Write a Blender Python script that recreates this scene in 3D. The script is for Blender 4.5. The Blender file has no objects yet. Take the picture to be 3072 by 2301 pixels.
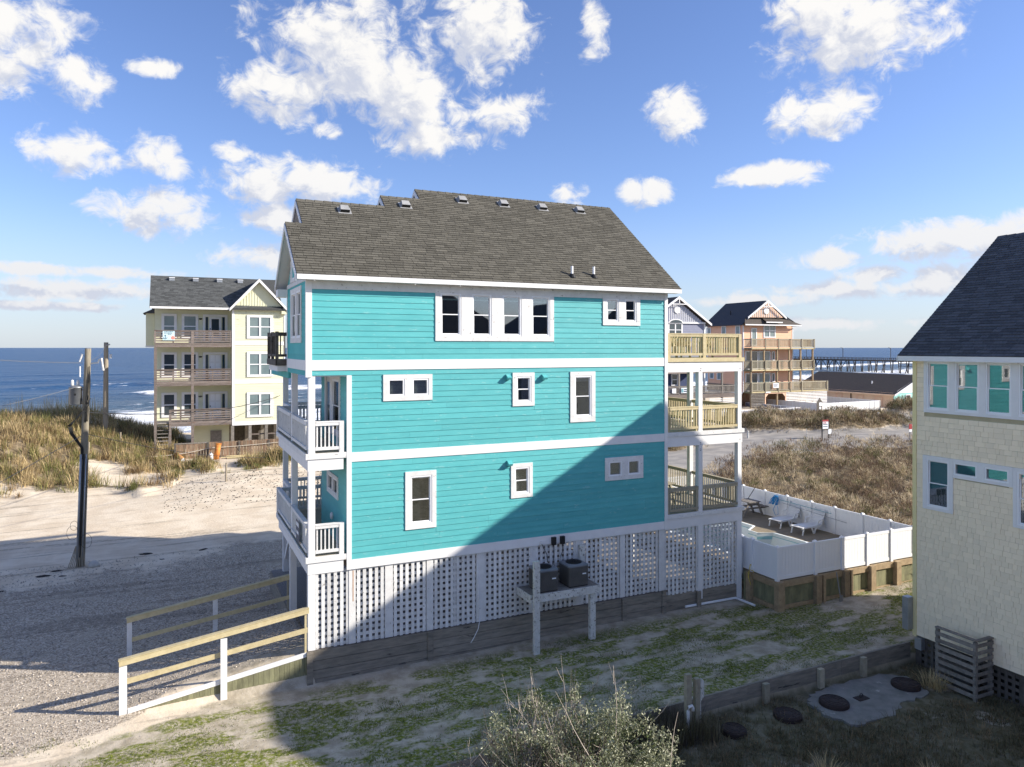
import bpy, bmesh, math, random
import numpy as np
from mathutils import Vector, Matrix, Euler
random.seed(7); RNG = np.random.default_rng(11)
scene = bpy.context.scene
COL = scene.collection
# ------------------------------------------------------------------ camera
YAW = math.radians(25)
cam = bpy.data.cameras.new('camera'); camo = bpy.data.objects.new('camera', cam); COL.objects.link(camo)
camo.location = (-3.59, -21.77, 9.75); camo.rotation_euler = (math.radians(90), 0, -YAW)
cam.sensor_width = 36; cam.lens = 36*2200/3072; cam.shift_y = -107.5/3072
cam.clip_start = 0.1; cam.clip_end = 120000
scene.camera = camo
scene.render.engine = 'CYCLES'
cy_ = scene.cycles; cy_.max_bounces = 5; cy_.diffuse_bounces = 3; cy_.glossy_bounces = 3; cy_.transmission_bounces = 3; cy_.transparent_max_bounces = 8; cy_.caustics_reflective = False; cy_.caustics_refractive = False
scene.render.resolution_x, scene.render.resolution_y = 1024, 767
scene.view_settings.view_transform = 'Standard'; scene.view_settings.look = 'None'
scene.view_settings.exposure = 0.74; scene.view_settings.gamma = 1
# ------------------------------------------------------------------ sun (direction towards it)
SUNH = Vector((0.879, -0.476)).normalized(); SUN_EL = math.radians(26.6)
sd = Vector((SUNH.x*math.cos(SUN_EL), SUNH.y*math.cos(SUN_EL), math.sin(SUN_EL)))
sl = bpy.data.lights.new('sun', 'SUN'); sl.energy = 5.0; sl.angle = math.radians(0.53); sl.color = (1.0, 0.93, 0.82)
so = bpy.data.objects.new('sun', sl); COL.objects.link(so)
so.rotation_euler = sd.to_track_quat('Z', 'Y').to_euler(); so.location = (40, -30, 60)
# ------------------------------------------------------------------ world: Nishita sky + fair-weather clouds by direction
world = bpy.data.worlds.new('World'); scene.world = world; world.use_nodes = True
world.cycles.sampling_method = 'MANUAL'; world.cycles.sample_map_resolution = 512
wt = world.node_tree; wn = wt.nodes; wl = wt.links; wn.clear()
def azel(X, Y):                      # a cloud's bearing and elevation
    a = (X*1.38879-1536)/2200; b = -(Y*1.38879-1043)/2200
    dx = math.sin(YAW)+a*math.cos(YAW); dy = math.cos(YAW)-a*math.sin(YAW)
    return math.atan2(dx, dy), math.atan2(b, math.hypot(dx, dy))
CLOUDS = [(760,110,175,95),(620,190,110,60),(1045,70,95,95),(1085,235,90,36),(870,215,120,70),(915,303,112,32),
 (705,392,105,45),(560,398,90,42),(610,470,75,30),(350,460,105,42),(158,327,66,36),(338,342,50,34),(498,326,32,20),
 (45,70,100,75),(15,155,45,35),(165,160,48,45),(330,148,42,16),(1288,70,30,48),(1460,245,54,50),(1765,235,80,45),
 (1870,75,150,70),(1770,20,90,50),(1665,380,105,20),(1222,424,42,24),(1395,415,46,26),(2080,512,155,32),(2190,485,60,28),
 (1790,560,60,17),(1885,595,48,16),(1850,628,170,18),(2060,605,62,26),(1640,650,150,14),(1720,700,260,12),
 (120,583,190,11),(150,625,200,18),(90,660,150,8),(560,560,95,32),(710,285,30,18)]
grp = bpy.data.node_groups.new('cloud_field', 'ShaderNodeTree')
grp.interface.new_socket('P', in_out='INPUT', socket_type='NodeSocketVector')
grp.interface.new_socket('D', in_out='OUTPUT', socket_type='NodeSocketFloat')
gn, gl = grp.nodes, grp.links
gi = gn.new('NodeGroupInput'); go = gn.new('NodeGroupOutput')
def gmath(op, a, b=None, c=None, N=None, L=None, clamp=False):
    N = N or gn; L = L or gl
    m = N.new('ShaderNodeMath'); m.operation = op; m.use_clamp = clamp
    for i, s in enumerate((a, b, c)):
        if s is None: continue
        if isinstance(s, (int, float)): m.inputs[i].default_value = s
        else: L.new(s, m.inputs[i])
    return m.outputs[0]
acc = None
for (X, Y, rx, ry) in CLOUDS:
    a0, e0 = azel(X, Y); k = 1.38879/2200*1.08
    ra, re = rx*k*.95, ry*k
    vm = gn.new('ShaderNodeVectorMath'); vm.operation = 'MULTIPLY_ADD'
    gl.new(gi.outputs[0], vm.inputs[0]); vm.inputs[1].default_value = (1/ra, 1/re, 0); vm.inputs[2].default_value = (-a0/ra, -e0/re, 0)
    dt = gn.new('ShaderNodeVectorMath'); dt.operation = 'LENGTH'; gl.new(vm.outputs[0], dt.inputs[0])
    acc = dt.outputs['Value'] if acc is None else gmath('SMOOTH_MIN', acc, dt.outputs['Value'], .25)
# clouds of the same kind outside the frame
nz0 = gn.new('ShaderNodeTexNoise'); nz0.inputs['Scale'].default_value = 4.2; nz0.inputs['Detail'].default_value = 2
mp0 = gn.new('ShaderNodeVectorMath'); mp0.operation = 'MULTIPLY'; mp0.inputs[1].default_value = (1, 2.0, 0); gl.new(gi.outputs[0], mp0.inputs[0]); gl.new(mp0.outputs[0], nz0.inputs['Vector'])
sx = gn.new('ShaderNodeSeparateXYZ'); gl.new(gi.outputs[0], sx.inputs[0])
off = gmath('ABSOLUTE', gmath('SUBTRACT', sx.outputs[0], YAW))
out1 = gmath('MULTIPLY', gmath('SUBTRACT', off, .63), 12, clamp=True)
out2 = gmath('MULTIPLY', gmath('SUBTRACT', sx.outputs[1], .45), 10, clamp=True)
outm = gmath('MAXIMUM', out1, out2)
gen = gmath('MULTIPLY', gmath('SUBTRACT', .83, nz0.outputs[0]), 4.2)
gen = gmath('ADD', gen, gmath('MULTIPLY', gmath('SUBTRACT', 1.0, outm), 4.0))
acc = gmath('MINIMUM', acc, gen)
nz = gn.new('ShaderNodeTexNoise'); nz.inputs['Scale'].default_value = 11; nz.inputs['Detail'].default_value = 3; nz.inputs['Roughness'].default_value = .66; nz.inputs['Distortion'].default_value = .3
mp = gn.new('ShaderNodeVectorMath'); mp.operation = 'MULTIPLY'; mp.inputs[1].default_value = (1, 1.25, 0); gl.new(gi.outputs[0], mp.inputs[0]); gl.new(mp.outputs[0], nz.inputs['Vector'])
nf = gmath('MULTIPLY', gmath('SUBTRACT', nz.outputs[0], .455), 3.0)
nzb = gn.new('ShaderNodeTexNoise'); nzb.inputs['Scale'].default_value = 30; nzb.inputs['Detail'].default_value = 5; nzb.inputs['Roughness'].default_value = .66; nzb.inputs['Distortion'].default_value = .5; gl.new(mp.outputs[0], nzb.inputs['Vector'])
nf2 = gmath('MULTIPLY', gmath('SUBTRACT', nzb.outputs[0], .5), 3.4)
d0 = gmath('ADD', gmath('ADD', gmath('SUBTRACT', 1.0, gmath('POWER', acc, 1.5)), nf), nf2)
gl.new(gmath('MAXIMUM', d0, -1.0), go.inputs[0])
sky = wn.new('ShaderNodeTexSky'); sky.sky_type = 'NISHITA'; sky.sun_disc = False
sky.sun_elevation = SUN_EL; sky.sun_rotation = math.atan2(SUNH.x, SUNH.y)
sky.air_density = 1.0; sky.dust_density = 0.4; sky.ozone_density = 2.2; sky.altitude = 0
tcw = wn.new('ShaderNodeTexCoord'); sw = wn.new('ShaderNodeSeparateXYZ'); wl.new(tcw.outputs['Generated'], sw.inputs[0])
W = dict(N=wn, L=wl)
az = gmath('ARCTAN2', sw.outputs[0], sw.outputs[1], **W)
el = gmath('ARCSINE', sw.outputs[2], **W)
cb = wn.new('ShaderNodeCombineXYZ'); wl.new(az, cb.inputs[0]); wl.new(el, cb.inputs[1])
g1 = wn.new('ShaderNodeGroup'); g1.node_tree = grp; wl.new(cb.outputs[0], g1.inputs[0])
sh = wn.new('ShaderNodeVectorMath'); sh.operation = 'ADD'; sh.inputs[1].default_value = (.020, .026, 0); wl.new(cb.outputs[0], sh.inputs[0])
g2 = wn.new('ShaderNodeGroup'); g2.node_tree = grp; wl.new(sh.outputs[0], g2.inputs[0])
def mrange(v, a, b, c, d, N, L, smooth=True):
    m = N.new('ShaderNodeMapRange'); m.interpolation_type = 'SMOOTHSTEP' if smooth else 'LINEAR'
    L.new(v, m.inputs[0])
    for i, x in enumerate((a, b, c, d)): m.inputs[1+i].default_value = x
    return m.outputs[0]
dens = mrange(g1.outputs[0], -.25, .95, 0, 1, wn, wl)
up = mrange(el, -.01, .03, 0, 1, wn, wl)
dens = gmath('MULTIPLY', dens, up, **W)
veil = mrange(el, .0, .19, .62, 0, wn, wl)                      # thin bright haze low over the sea
shade = mrange(gmath('SUBTRACT', g2.outputs[0], gmath('MULTIPLY', g1.outputs[0], .45, **W), **W), -.25, 1.05, 0, 1, wn, wl)
low = mrange(el, .02, .3, .45, 0, wn, wl)
shade = gmath('ADD', shade, low, clamp=True, **W)
cc = wn.new('ShaderNodeMix'); cc.data_type = 'RGBA'; wl.new(shade, cc.inputs[0])
cc.inputs[6].default_value = (7.1, 6.95, 6.7, 1); cc.inputs[7].default_value = (4.5, 4.75, 5.5, 1)
tint = wn.new('ShaderNodeMix'); tint.data_type = 'RGBA'; tint.blend_type = 'MULTIPLY'; tint.inputs[0].default_value = 1
wl.new(sky.outputs[0], tint.inputs[6]); tint.inputs[7].default_value = (1.0, 1.06, 1.38, 1)
mx0 = wn.new('ShaderNodeMix'); mx0.data_type = 'RGBA'; wl.new(veil, mx0.inputs[0]); wl.new(tint.outputs[2], mx0.inputs[6]); mx0.inputs[7].default_value = (4.3, 5.0, 5.8, 1)
mx = wn.new('ShaderNodeMix'); mx.data_type = 'RGBA'; wl.new(gmath('MULTIPLY', dens, .96, **W), mx.inputs[0]); wl.new(mx0.outputs[2], mx.inputs[6]); wl.new(cc.outputs[2], mx.inputs[7])
bg = wn.new('ShaderNodeBackground'); bg.inputs[1].default_value = 0.086; wl.new(mx.outputs[2], bg.inputs[0])
wo = wn.new('ShaderNodeOutputWorld'); wl.new(bg.outputs[0], wo.inputs[0])

# ------------------------------------------------------------------ helpers
def wm(o):
    b = Matrix.LocRotScale(o.location, o.rotation_euler, o.scale)
    return b if o.parent is None else wm(o.parent) @ o.matrix_parent_inverse @ b
def link(o, parent=None):
    COL.objects.link(o)
    if parent is not None:
        o.parent = parent; o.matrix_parent_inverse = wm(parent).inverted()
    return o
def tag(o, label=None, cat=None, group=None, kind=None):
    if label: o['label'] = label
    if cat: o['category'] = cat
    if group: o['group'] = group
    if kind: o['kind'] = kind
    return o
def thing(name, loc, label, cat, group=None):
    o = bpy.data.objects.new(name, None); o.empty_display_size = .2; o.location = loc; COL.objects.link(o)
    return tag(o, label, cat, group)
def copy_tree(o, parent=None):
    c = o.copy(); COL.objects.link(c); c.parent = parent
    for ch in list(o.children): copy_tree(ch, c)
    return c
class MB:
    def __init__(s): s.v = []; s.f = []
    def add(s, vs, fs):
        n = len(s.v); s.v += [tuple(p) for p in vs]; s.f += [tuple(i+n for i in q) for q in fs]; return s
    def box(s, x0, x1, y0, y1, z0, z1):
        return s.add([(x0,y0,z0),(x1,y0,z0),(x1,y1,z0),(x0,y1,z0),(x0,y0,z1),(x1,y0,z1),(x1,y1,z1),(x0,y1,z1)],
            [(0,3,2,1),(4,5,6,7),(0,1,5,4),(1,2,6,5),(2,3,7,6),(3,0,4,7)])
    def hexa(s, p):
        return s.add(p, [(0,3,2,1),(4,5,6,7),(0,1,5,4),(1,2,6,5),(2,3,7,6),(3,0,4,7)])
    def beam(s, a, b, w, h=None):          # square bar between two points
        a, b = Vector(a), Vector(b); h = h or w; d = (b-a).normalized()
        u = d.cross(Vector((0,0,1)))
        if u.length < .05: u = Vector((1,0,0))
        u.normalize(); n = u.cross(d).normalized()
        q = [(-1,-1),(1,-1),(1,1),(-1,1)]
        return s.hexa([a+u*w/2*i+n*h/2*j for i, j in q]+[b+u*w/2*i+n*h/2*j for i, j in q])
    def prism(s, poly, axis, a0, a1):      # poly: 2d points in the other two axes (order kept)
        def P(p, a):
            return (a, p[0], p[1]) if axis == 'x' else (p[0], a, p[1]) if axis == 'y' else (p[0], p[1], a)
        n = len(poly)
        return s.add([P(p, a0) for p in poly]+[P(p, a1) for p in poly],
            [tuple(range(n))[::-1], tuple(range(n, 2*n))]+[(i, (i+1) % n, n+(i+1) % n, n+i) for i in range(n)])
    def tube(s, pts, r, n=8, cap=True):
        pts = [Vector(p) for p in pts]; m = len(pts)
        rr = r if isinstance(r, (list, tuple)) else [r]*m
        vs = []; ref = Vector((0,0,1))
        for i, p in enumerate(pts):
            d = (pts[min(i+1, m-1)]-pts[max(i-1, 0)])
            d = d.normalized() if d.length > 1e-9 else Vector((0,0,1))
            u = d.cross(ref)
            if u.length < .1: u = d.cross(Vector((1,0,0)))
            u.normalize(); w = d.cross(u)
            vs += [p+(u*math.cos(2*math.pi*k/n)+w*math.sin(2*math.pi*k/n))*rr[i] for k in range(n)]
        fs = [(i*n+k, i*n+(k+1) % n, (i+1)*n+(k+1) % n, (i+1)*n+k) for i in range(m-1) for k in range(n)]
        if cap: fs += [tuple(range(n))[::-1], tuple(range((m-1)*n, m*n))]
        return s.add(vs, fs)
    def lathe(s, c, prof, n=20):            # prof: (radius, z)
        vs = [(c[0]+r*math.cos(2*math.pi*k/n), c[1]+r*math.sin(2*math.pi*k/n), c[2]+z) for r, z in prof for k in range(n)]
        m = len(prof)
        fs = [(i*n+k, i*n+(k+1) % n, (i+1)*n+(k+1) % n, (i+1)*n+k) for i in range(m-1) for k in range(n)]
        fs += [tuple(range(n))[::-1], tuple(range((m-1)*n, m*n))]
        return s.add(vs, fs)
    def quad(s, a, b, c, d): return s.add([a, b, c, d], [(0,1,2,3)])
    def tri(s, a, b, c): return s.add([a, b, c], [(0,1,2)])
def obj(name, mb, mat, parent=None, smooth=False, **kw):
    me = bpy.data.meshes.new(name); me.from_pydata(mb.v, [], mb.f); me.update()
    me.materials.append(MAT[mat])
    if smooth: me.polygons.foreach_set('use_smooth', [True]*len(me.polygons))
    o = bpy.data.objects.new(name, me); link(o, parent); tag(o, **kw)
    return o
UNIT = {}
def P(name, parent, mat, x0, x1, y0, y1, z0, z1):   # one box-shaped piece (shared unit mesh)
    if mat not in UNIT:
        m = MB().box(0,1,0,1,0,1); me = bpy.data.meshes.new('unit_'+mat); me.from_pydata(m.v, [], m.f); me.materials.append(MAT[mat]); UNIT[mat] = me
    o = bpy.data.objects.new(name, UNIT[mat]); o.location = (x0, y0, z0); o.scale = (x1-x0, y1-y0, z1-z0)
    return link(o, parent)
def inst(name, me, parent, loc, rot=(0,0,0), sc=(1,1,1)):
    o = bpy.data.objects.new(name, me); o.location = loc; o.rotation_euler = rot; o.scale = sc
    return link(o, parent)
def fb(face, c, u0, u1, z0, z1, d0, d1):            # box on a facade: u along it, d outwards
    if face == 'S': return (u0, u1, c-d1, c-d0, z0, z1)
    if face == 'W': return (c-d1, c-d0, u0, u1, z0, z1)
    if face == 'E': return (c+d0, c+d1, u0, u1, z0, z1)
    return (u0, u1, c+d0, c+d1, z0, z1)
def FP(name, parent, mat, face, c, u0, u1, z0, z1, d0, d1): return P(name, parent, mat, *fb(face, c, u0, u1, z0, z1, d0, d1))
# ------------------------------------------------------------------ materials
MAT = {}
def lin(r, g, b):
    f = lambda v: ((v/255+.055)/1.055)**2.4 if v > 10 else v/255/12.92
    return (f(r), f(g), f(b))
def M(name, c, c2=None, rough=.75, ns=3., nd=6, lo=.35, hi=.65, rv=0., bump=0., bs=30., st=(1,1,1), spec=.25, metal=0., wear=None, ws=6., wt=.62, transl=0.):
    m = bpy.data.materials.new(name); m.use_nodes = True; MAT[name] = m
    n, l = m.node_tree.nodes, m.node_tree.links; b = n['Principled BSDF']
    b.inputs['Roughness'].default_value = rough; b.inputs['Specular IOR Level'].default_value = spec; b.inputs['Metallic'].default_value = metal
    ge = n.new('ShaderNodeNewGeometry'); mp = n.new('ShaderNodeVectorMath'); mp.operation = 'MULTIPLY'; mp.inputs[1].default_value = st
    l.new(ge.outputs['Position'], mp.inputs[0])
    c2 = c2 or tuple(x*.86 for x in c)
    nz = n.new('ShaderNodeTexNoise'); nz.inputs['Scale'].default_value = ns; nz.inputs['Detail'].default_value = nd; nz.inputs['Roughness'].default_value = .62; l.new(mp.outputs[0], nz.inputs['Vector'])
    f = mrange(nz.outputs[0], lo, hi, 0, 1, n, l, False)
    mix = n.new('ShaderNodeMix'); mix.data_type = 'RGBA'; l.new(f, mix.inputs[0]); mix.inputs[6].default_value = (*c, 1); mix.inputs[7].default_value = (*c2, 1)
    out = mix.outputs[2]
    if wear:
        n2 = n.new('ShaderNodeTexNoise'); n2.inputs['Scale'].default_value = ws; n2.inputs['Detail'].default_value = 9; n2.inputs['Roughness'].default_value = .7; l.new(mp.outputs[0], n2.inputs['Vector'])
        f2 = mrange(n2.outputs[0], wt, wt+.06, 0, 1, n, l)
        x2 = n.new('ShaderNodeMix'); x2.data_type = 'RGBA'; l.new(f2, x2.inputs[0]); l.new(out, x2.inputs[6]); x2.inputs[7].default_value = (*wear, 1); out = x2.outputs[2]
    if rv:
        oi = n.new('ShaderNodeObjectInfo'); s = gmath('FRACT', gmath('ADD', oi.outputs['Random'], ge.outputs['Random Per Island'], N=n, L=l), N=n, L=l)
        v = gmath('ADD', gmath('MULTIPLY', s, 2*rv, N=n, L=l), 1-rv, N=n, L=l)
        x3 = n.new('ShaderNodeVectorMath'); x3.operation = 'SCALE'; l.new(out, x3.inputs[0]); l.new(v, x3.inputs['Scale']); out = x3.outputs[0]
    l.new(out, b.inputs['Base Color'])
    if bump:
        n3 = n.new('ShaderNodeTexNoise'); n3.inputs['Scale'].default_value = bs; n3.inputs['Detail'].default_value = 4; l.new(mp.outputs[0], n3.inputs['Vector'])
        bp = n.new('ShaderNodeBump'); bp.inputs['Strength'].default_value = bump; bp.inputs['Distance'].default_value = .02; l.new(n3.outputs[0], bp.inputs['Height']); l.new(bp.outputs[0], b.inputs['Normal'])
    if transl:
        tr = n.new('ShaderNodeBsdfTranslucent'); l.new(out, tr.inputs[0]); ms = n.new('ShaderNodeMixShader'); ms.inputs[0].default_value = transl
        l.new(b.outputs[0], ms.inputs[1]); l.new(tr.outputs[0], ms.inputs[2]); l.new(ms.outputs[0], n['Material Output'].inputs[0])
    return m
M('teal', (.084,.40,.415), (.105,.445,.452), rough=.55, ns=1.4, rv=.05, bump=.12, bs=60, st=(1,1,4), wear=(.175,.475,.475), ws=2.6, wt=.58, spec=.35)
M('teal_aged', (.070,.42,.42), (.09,.46,.45), rough=.6, ns=2, rv=.07, wear=(.05,.10,.13), ws=7, wt=.63)
M('white', (.82,.81,.80), (.77,.76,.75), rough=.6, ns=2.5, bump=.08, wear=(.62,.60,.57), ws=5, wt=.66, spec=.3)
M('white_old', (.78,.77,.75), (.68,.67,.65), rough=.75, ns=4, bump=.2, wear=(.36,.34,.31), ws=9, wt=.61, rv=.05)
M('lattice', (.78,.77,.75), (.64,.63,.61), rough=.75, ns=4, bump=.2, wear=(.34,.32,.29), ws=9, wt=.60, rv=.13)
M('white_peel', (.68,.67,.63), (.56,.55,.50), rough=.8, ns=6, bump=.3, wear=(.22,.20,.17), ws=11, wt=.55, rv=.05)
M('vinyl', (.87,.87,.87), (.85,.85,.855), rough=.35, ns=1, spec=.45)
M('plastic', (.80,.80,.79), (.74,.74,.73), rough=.4, spec=.45)
M('soffit', (.66,.66,.66), (.60,.60,.61), rough=.8)
M('shingle', (.138,.128,.103), (.100,.094,.079), rough=.95, ns=22, rv=.20, bump=.4, bs=180, spec=.1)
M('shingle_dark', (.115,.120,.135), (.080,.085,.097), rough=.95, ns=18, rv=.22, bump=.4, bs=180, spec=.1)
M('shingle_grey', (.115,.118,.115), (.078,.082,.082), rough=.95, ns=10, rv=.3, spec=.1, bump=.3, bs=90)
M('shingle_brown', (.125,.108,.095), (.085,.074,.066), rough=.95, ns=9, rv=.2, spec=.1, bump=.3, bs=60)
M('roof_edge', (.05,.048,.045), (.035,.034,.033), rough=.9)
M('pine', (.60,.51,.31), (.50,.415,.235), rough=.7, ns=7, st=(1,1,1), rv=.10, bump=.1, wear=(.40,.30,.13), ws=14, wt=.66)
M('pine_grey', (.43,.385,.285), (.33,.295,.215), rough=.8, ns=8, rv=.15, bump=.2, wear=(.20,.18,.14), ws=12, wt=.63)
M('wood_grey', (.27,.245,.215), (.18,.16,.14), rough=.85, ns=6, rv=.18, bump=.3, wear=(.33,.30,.27), ws=9, wt=.6)
M('wood_dark', (.135,.12,.105), (.085,.075,.066), rough=.85, ns=5, rv=.15, bump=.35, bs=25, wear=(.05,.045,.04), ws=4, wt=.6)
M('wood_bulk', (.30,.265,.215), (.19,.168,.138), rough=.85, ns=5, rv=.15, bump=.35, bs=25, st=(.35,1,2), wear=(.075,.068,.06), ws=3.2, wt=.6)
M('wood_brown', (.38,.285,.175), (.28,.205,.125), rough=.75, ns=6, rv=.15, bump=.2, wear=(.22,.14,.08), ws=8, wt=.62)
M('wood_olive', (.25,.245,.14), (.17,.165,.10), rough=.8, ns=5, rv=.15, bump=.2, st=(1,1,.4))
M('fence_wood', (.20,.115,.072), (.26,.20,.14), rough=.85, ns=3, rv=.28, bump=.3, st=(1,1,.5))
M('board_grey', (.245,.205,.18), (.165,.135,.12), rough=.85, ns=4, rv=.2, bump=.3, st=(.4,1,2), wear=(.20,.13,.10), ws=4, wt=.58)
M('pole', (.30,.265,.20), (.19,.165,.125), rough=.9, ns=5, bump=.4, bs=30, st=(3,3,.35))
M('pole_pale', (.36,.31,.235), (.26,.22,.165), rough=.9, ns=5, bump=.4, bs=30, st=(3,3,.35))
M('cedar_yellow', (.95,.815,.60), (.92,.785,.57), rough=.8, ns=2.2, lo=.2, hi=.8, rv=.045, bump=.06, bs=60, st=(1,3,.6), spec=.2)
M('cedar_gap', (.50,.44,.29), rough=.9)
M('yellow_trim', (.88,.76,.40), (.82,.71,.37), rough=.6)
M('lime', (.745,.735,.53), (.71,.70,.49), rough=.7, ns=2, wear=(.68,.69,.42), ws=3, wt=.62, st=(.5,1,2))
M('lime_peel', (.74,.73,.53), (.69,.69,.48), rough=.75, ns=3, wear=(.24,.22,.16), ws=9, wt=.56, st=(.35,1,3.2))
M('peach', (.88,.52,.34), (.84,.49,.31), rough=.7, ns=2)
M('peach_pale', (.80,.52,.36), (.75,.48,.33), rough=.7, ns=2)
M('slate_blue', (.27,.28,.36), (.24,.25,.33), rough=.7, ns=2)
M('navy', (.05,.07,.15), (.045,.06,.13), rough=.7)
M('mint', (.36,.72,.66), (.33,.68,.62), rough=.7)
M('tan', (.80,.58,.40), (.72,.52,.36), rough=.75, ns=1.2)
M('blind', (.50,.50,.48), (.46,.46,.44), rough=.7)
M('curtain', (.62,.63,.62), (.55,.56,.56), rough=.85)
M('screen', (.10,.105,.11), (.085,.09,.095), rough=.8)
M('interior', (.30,.27,.23), rough=.9)
M('dim', (.085,.08,.075), rough=.9)
M('vent_metal', (.36,.36,.355), (.27,.27,.265), rough=.5, spec=.4)
M('far_glass', (.030,.045,.055), (.05,.07,.08), rough=.08, ns=.8, spec=.9)
M('far_blind', (.23,.29,.29), (.15,.20,.21), rough=.12, ns=.6, spec=.8)
M('metal_grey', (.30,.31,.32), (.25,.26,.27), rough=.45, metal=.6, spec=.5)
M('galv', (.45,.46,.47), (.36,.37,.38), rough=.5, metal=.7)
M('ac_case', (.105,.10,.093), (.08,.077,.072), rough=.55, spec=.4, wear=(.15,.13,.10), ws=8, wt=.66)
M('ac_top', (.20,.21,.23), (.16,.17,.19), rough=.45, spec=.4)
M('black', (.012,.012,.013), (.02,.02,.02), rough=.5, spec=.3)
M('cable', (.02,.02,.021), (.03,.03,.03), rough=.6)
M('wire', (.22,.22,.22), (.15,.15,.15), rough=.5, metal=.4)
M('iron', (.045,.028,.024), (.030,.021,.019), rough=.7, ns=15, bump=.3, bs=80, spec=.35)
M('concrete', (.27,.26,.24), (.185,.18,.165), rough=.9, ns=2.5, bump=.2, bs=40, wear=(.42,.40,.36), ws=3, wt=.6)
M('pool_deck', (.30,.245,.17), (.24,.20,.14), rough=.9, ns=2.5, bump=.2, bs=50, spec=.15)
M('pool_white', (.80,.84,.83), (.77,.82,.81), rough=.5)
M('pool_tile', (.30,.56,.60), (.26,.50,.55), rough=.3, spec=.5)
M('rust_barrel', (.66,.27,.055), (.46,.15,.04), rough=.7, ns=5, bump=.2, wear=(.70,.45,.20), ws=6, wt=.6)
M('pipe_orange', (.50,.26,.09), (.36,.17,.06), rough=.7, ns=5)
M('blue_net', (.03,.30,.62), (.02,.24,.55), rough=.6)
M('teal_pole', (.20,.42,.46), rough=.3, spec=.5)
M('hose', (.72,.55,.10), (.62,.46,.08), rough=.5)
M('sign_white', (.80,.82,.84), (.77,.80,.82), rough=.5)
M('sign_aqua', (.50,.72,.78), (.66,.78,.78), rough=.5, ns=3)
M('sign_red', (.35,.05,.05), (.30,.045,.045), rough=.5)
M('ink', (.02,.05,.10), (.02,.05,.10), rough=.6)
M('ink_red', (.75,.25,.20), (.72,.30,.24), rough=.6)
M('ink_grey', (.12,.13,.16), (.10,.11,.14), rough=.6)
M('gravel_dark', (.15,.145,.14), (.30,.285,.27), rough=.95, ns=28, nd=3, bump=.6, bs=30, spec=.1)
M('gravel_pale', (.30,.28,.26), (.50,.47,.43), rough=.95, ns=26, nd=3, bump=.6, bs=30, spec=.1)
M('stone', (.50,.48,.44), (.38,.36,.33), rough=.9)
M('soil_lump', (.035,.032,.03), (.05,.045,.04), rough=.95)
M('rope', (.62,.58,.50), rough=.8)
def glass_mat(name, tint, spec=1.0):
    m = bpy.data.materials.new(name); m.use_nodes = True; MAT[name] = m
    n, l = m.node_tree.nodes, m.node_tree.links; n.clear()
    tr = n.new('ShaderNodeBsdfTransparent'); tr.inputs[0].default_value = (*tint, 1)
    gg = n.new('ShaderNodeBsdfGlossy'); gg.inputs['Roughness'].default_value = .015
    fr = n.new('ShaderNodeFresnel'); fr.inputs[0].default_value = 1.6
    ms = n.new('ShaderNodeMixShader'); gb = n.new('ShaderNodeNewGeometry')
    l.new(gmath('MULTIPLY', gmath('ADD', gmath('MULTIPLY', fr.outputs[0], .95, N=n, L=l), .0, N=n, L=l, clamp=True), gmath('SUBTRACT', 1.0, gb.outputs['Backfacing'], N=n, L=l), N=n, L=l), ms.inputs[0]); l.new(tr.outputs[0], ms.inputs[1]); l.new(gg.outputs[0], ms.inputs[2])
    o = n.new('ShaderNodeOutputMaterial'); l.new(ms.outputs[0], o.inputs[0])
glass_mat('glass', (.72,.76,.77))
# ------------------------------------------------------------------ terrain
CTRL = np.array([(0,-.3,-.05),(2,0,.03),(4,0,.04),(8,0,.12),(12,-.2,.17),(16,0,.15),(12,-3,.15),(6,-3,.05),(0,-3,-.05),(-5,0,.10),(-5,4,.22),(-8,0,.10),(0,-5.6,.0),(6,-5.6,.08),
 (10,-5.6,.16),(14,-5.6,.2),(18,-5.6,.26),(22,-2,.24),(20,-3.5,.22),(24,-1.5,.3),(30,-4,.3),(-5,-6,.0),(-15,-2,.1),(-15,10,.3),(-10,6,.25),(-7,14.5,.42),(-15,20,.6),(0,16,.5),(6,16,.55),
 (12,14,.55),(18,12,.5),(-3,20,.62),(1,21,.75),(-5,20.6,.68),(-10,24,.75),(-12.3,29.5,.85),(-10,27.5,.9),(-5.3,29,.95),(-20,30,.9),(-35,32,1.2),(-3.2,34.4,1.5),(0,27,1.55),(3,28,1.5),(6,27,1.4),(-2.5,31,1.6),
 (-3,35,1.75),(4,35,1.65),(0,40,1.8),(6,45,1.8),(10,36,1.6),(14,28,1.2),(20,30,1.2),
 (-15.9,52,5.7),(-13.1,48.5,5.9),(-10.7,47.5,5.3),(-7.8,44.2,3.7),(-5.4,40.9,2.35),(-22,52,5.0),(-35,50,5.0),(-60,50,5.0),(-14,39,3.9),(-10,38,3.5),(-20,40,4.0),(-7.5,36,2.2),(-9,33,1.9),(-15,34,2.4),(-25,36,2.7),(-8,52,3.0),(-3,48,2.0),
 (24,9,.45),(25,14,.55),(30,14.6,.9),(31,4,.8),(32,22,.85),(38.5,24,1.0),(38.6,31.7,1.05),(48.5,34,1.35),(53,20.7,1.35),(53,39.7,1.6),(64,29.6,1.5),(45,10,1.0),(60,5,1.3),(50,46,1.9),(60,46,2.3),(66,47,2.35),(72,44,2.0),(80,42,1.7),(88,46,1.7),(60,38,1.7),(67,41,1.85),(77,42.3,1.8),(100,30,1.8),(110,55,1.8),
 (-40,0,.3),(-60,20,.8),(-30,-30,.0),(10,-40,.0),(50,-40,.5),(90,-20,1.0),(150,40,1.8),(200,80,1.8)], float)
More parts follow.
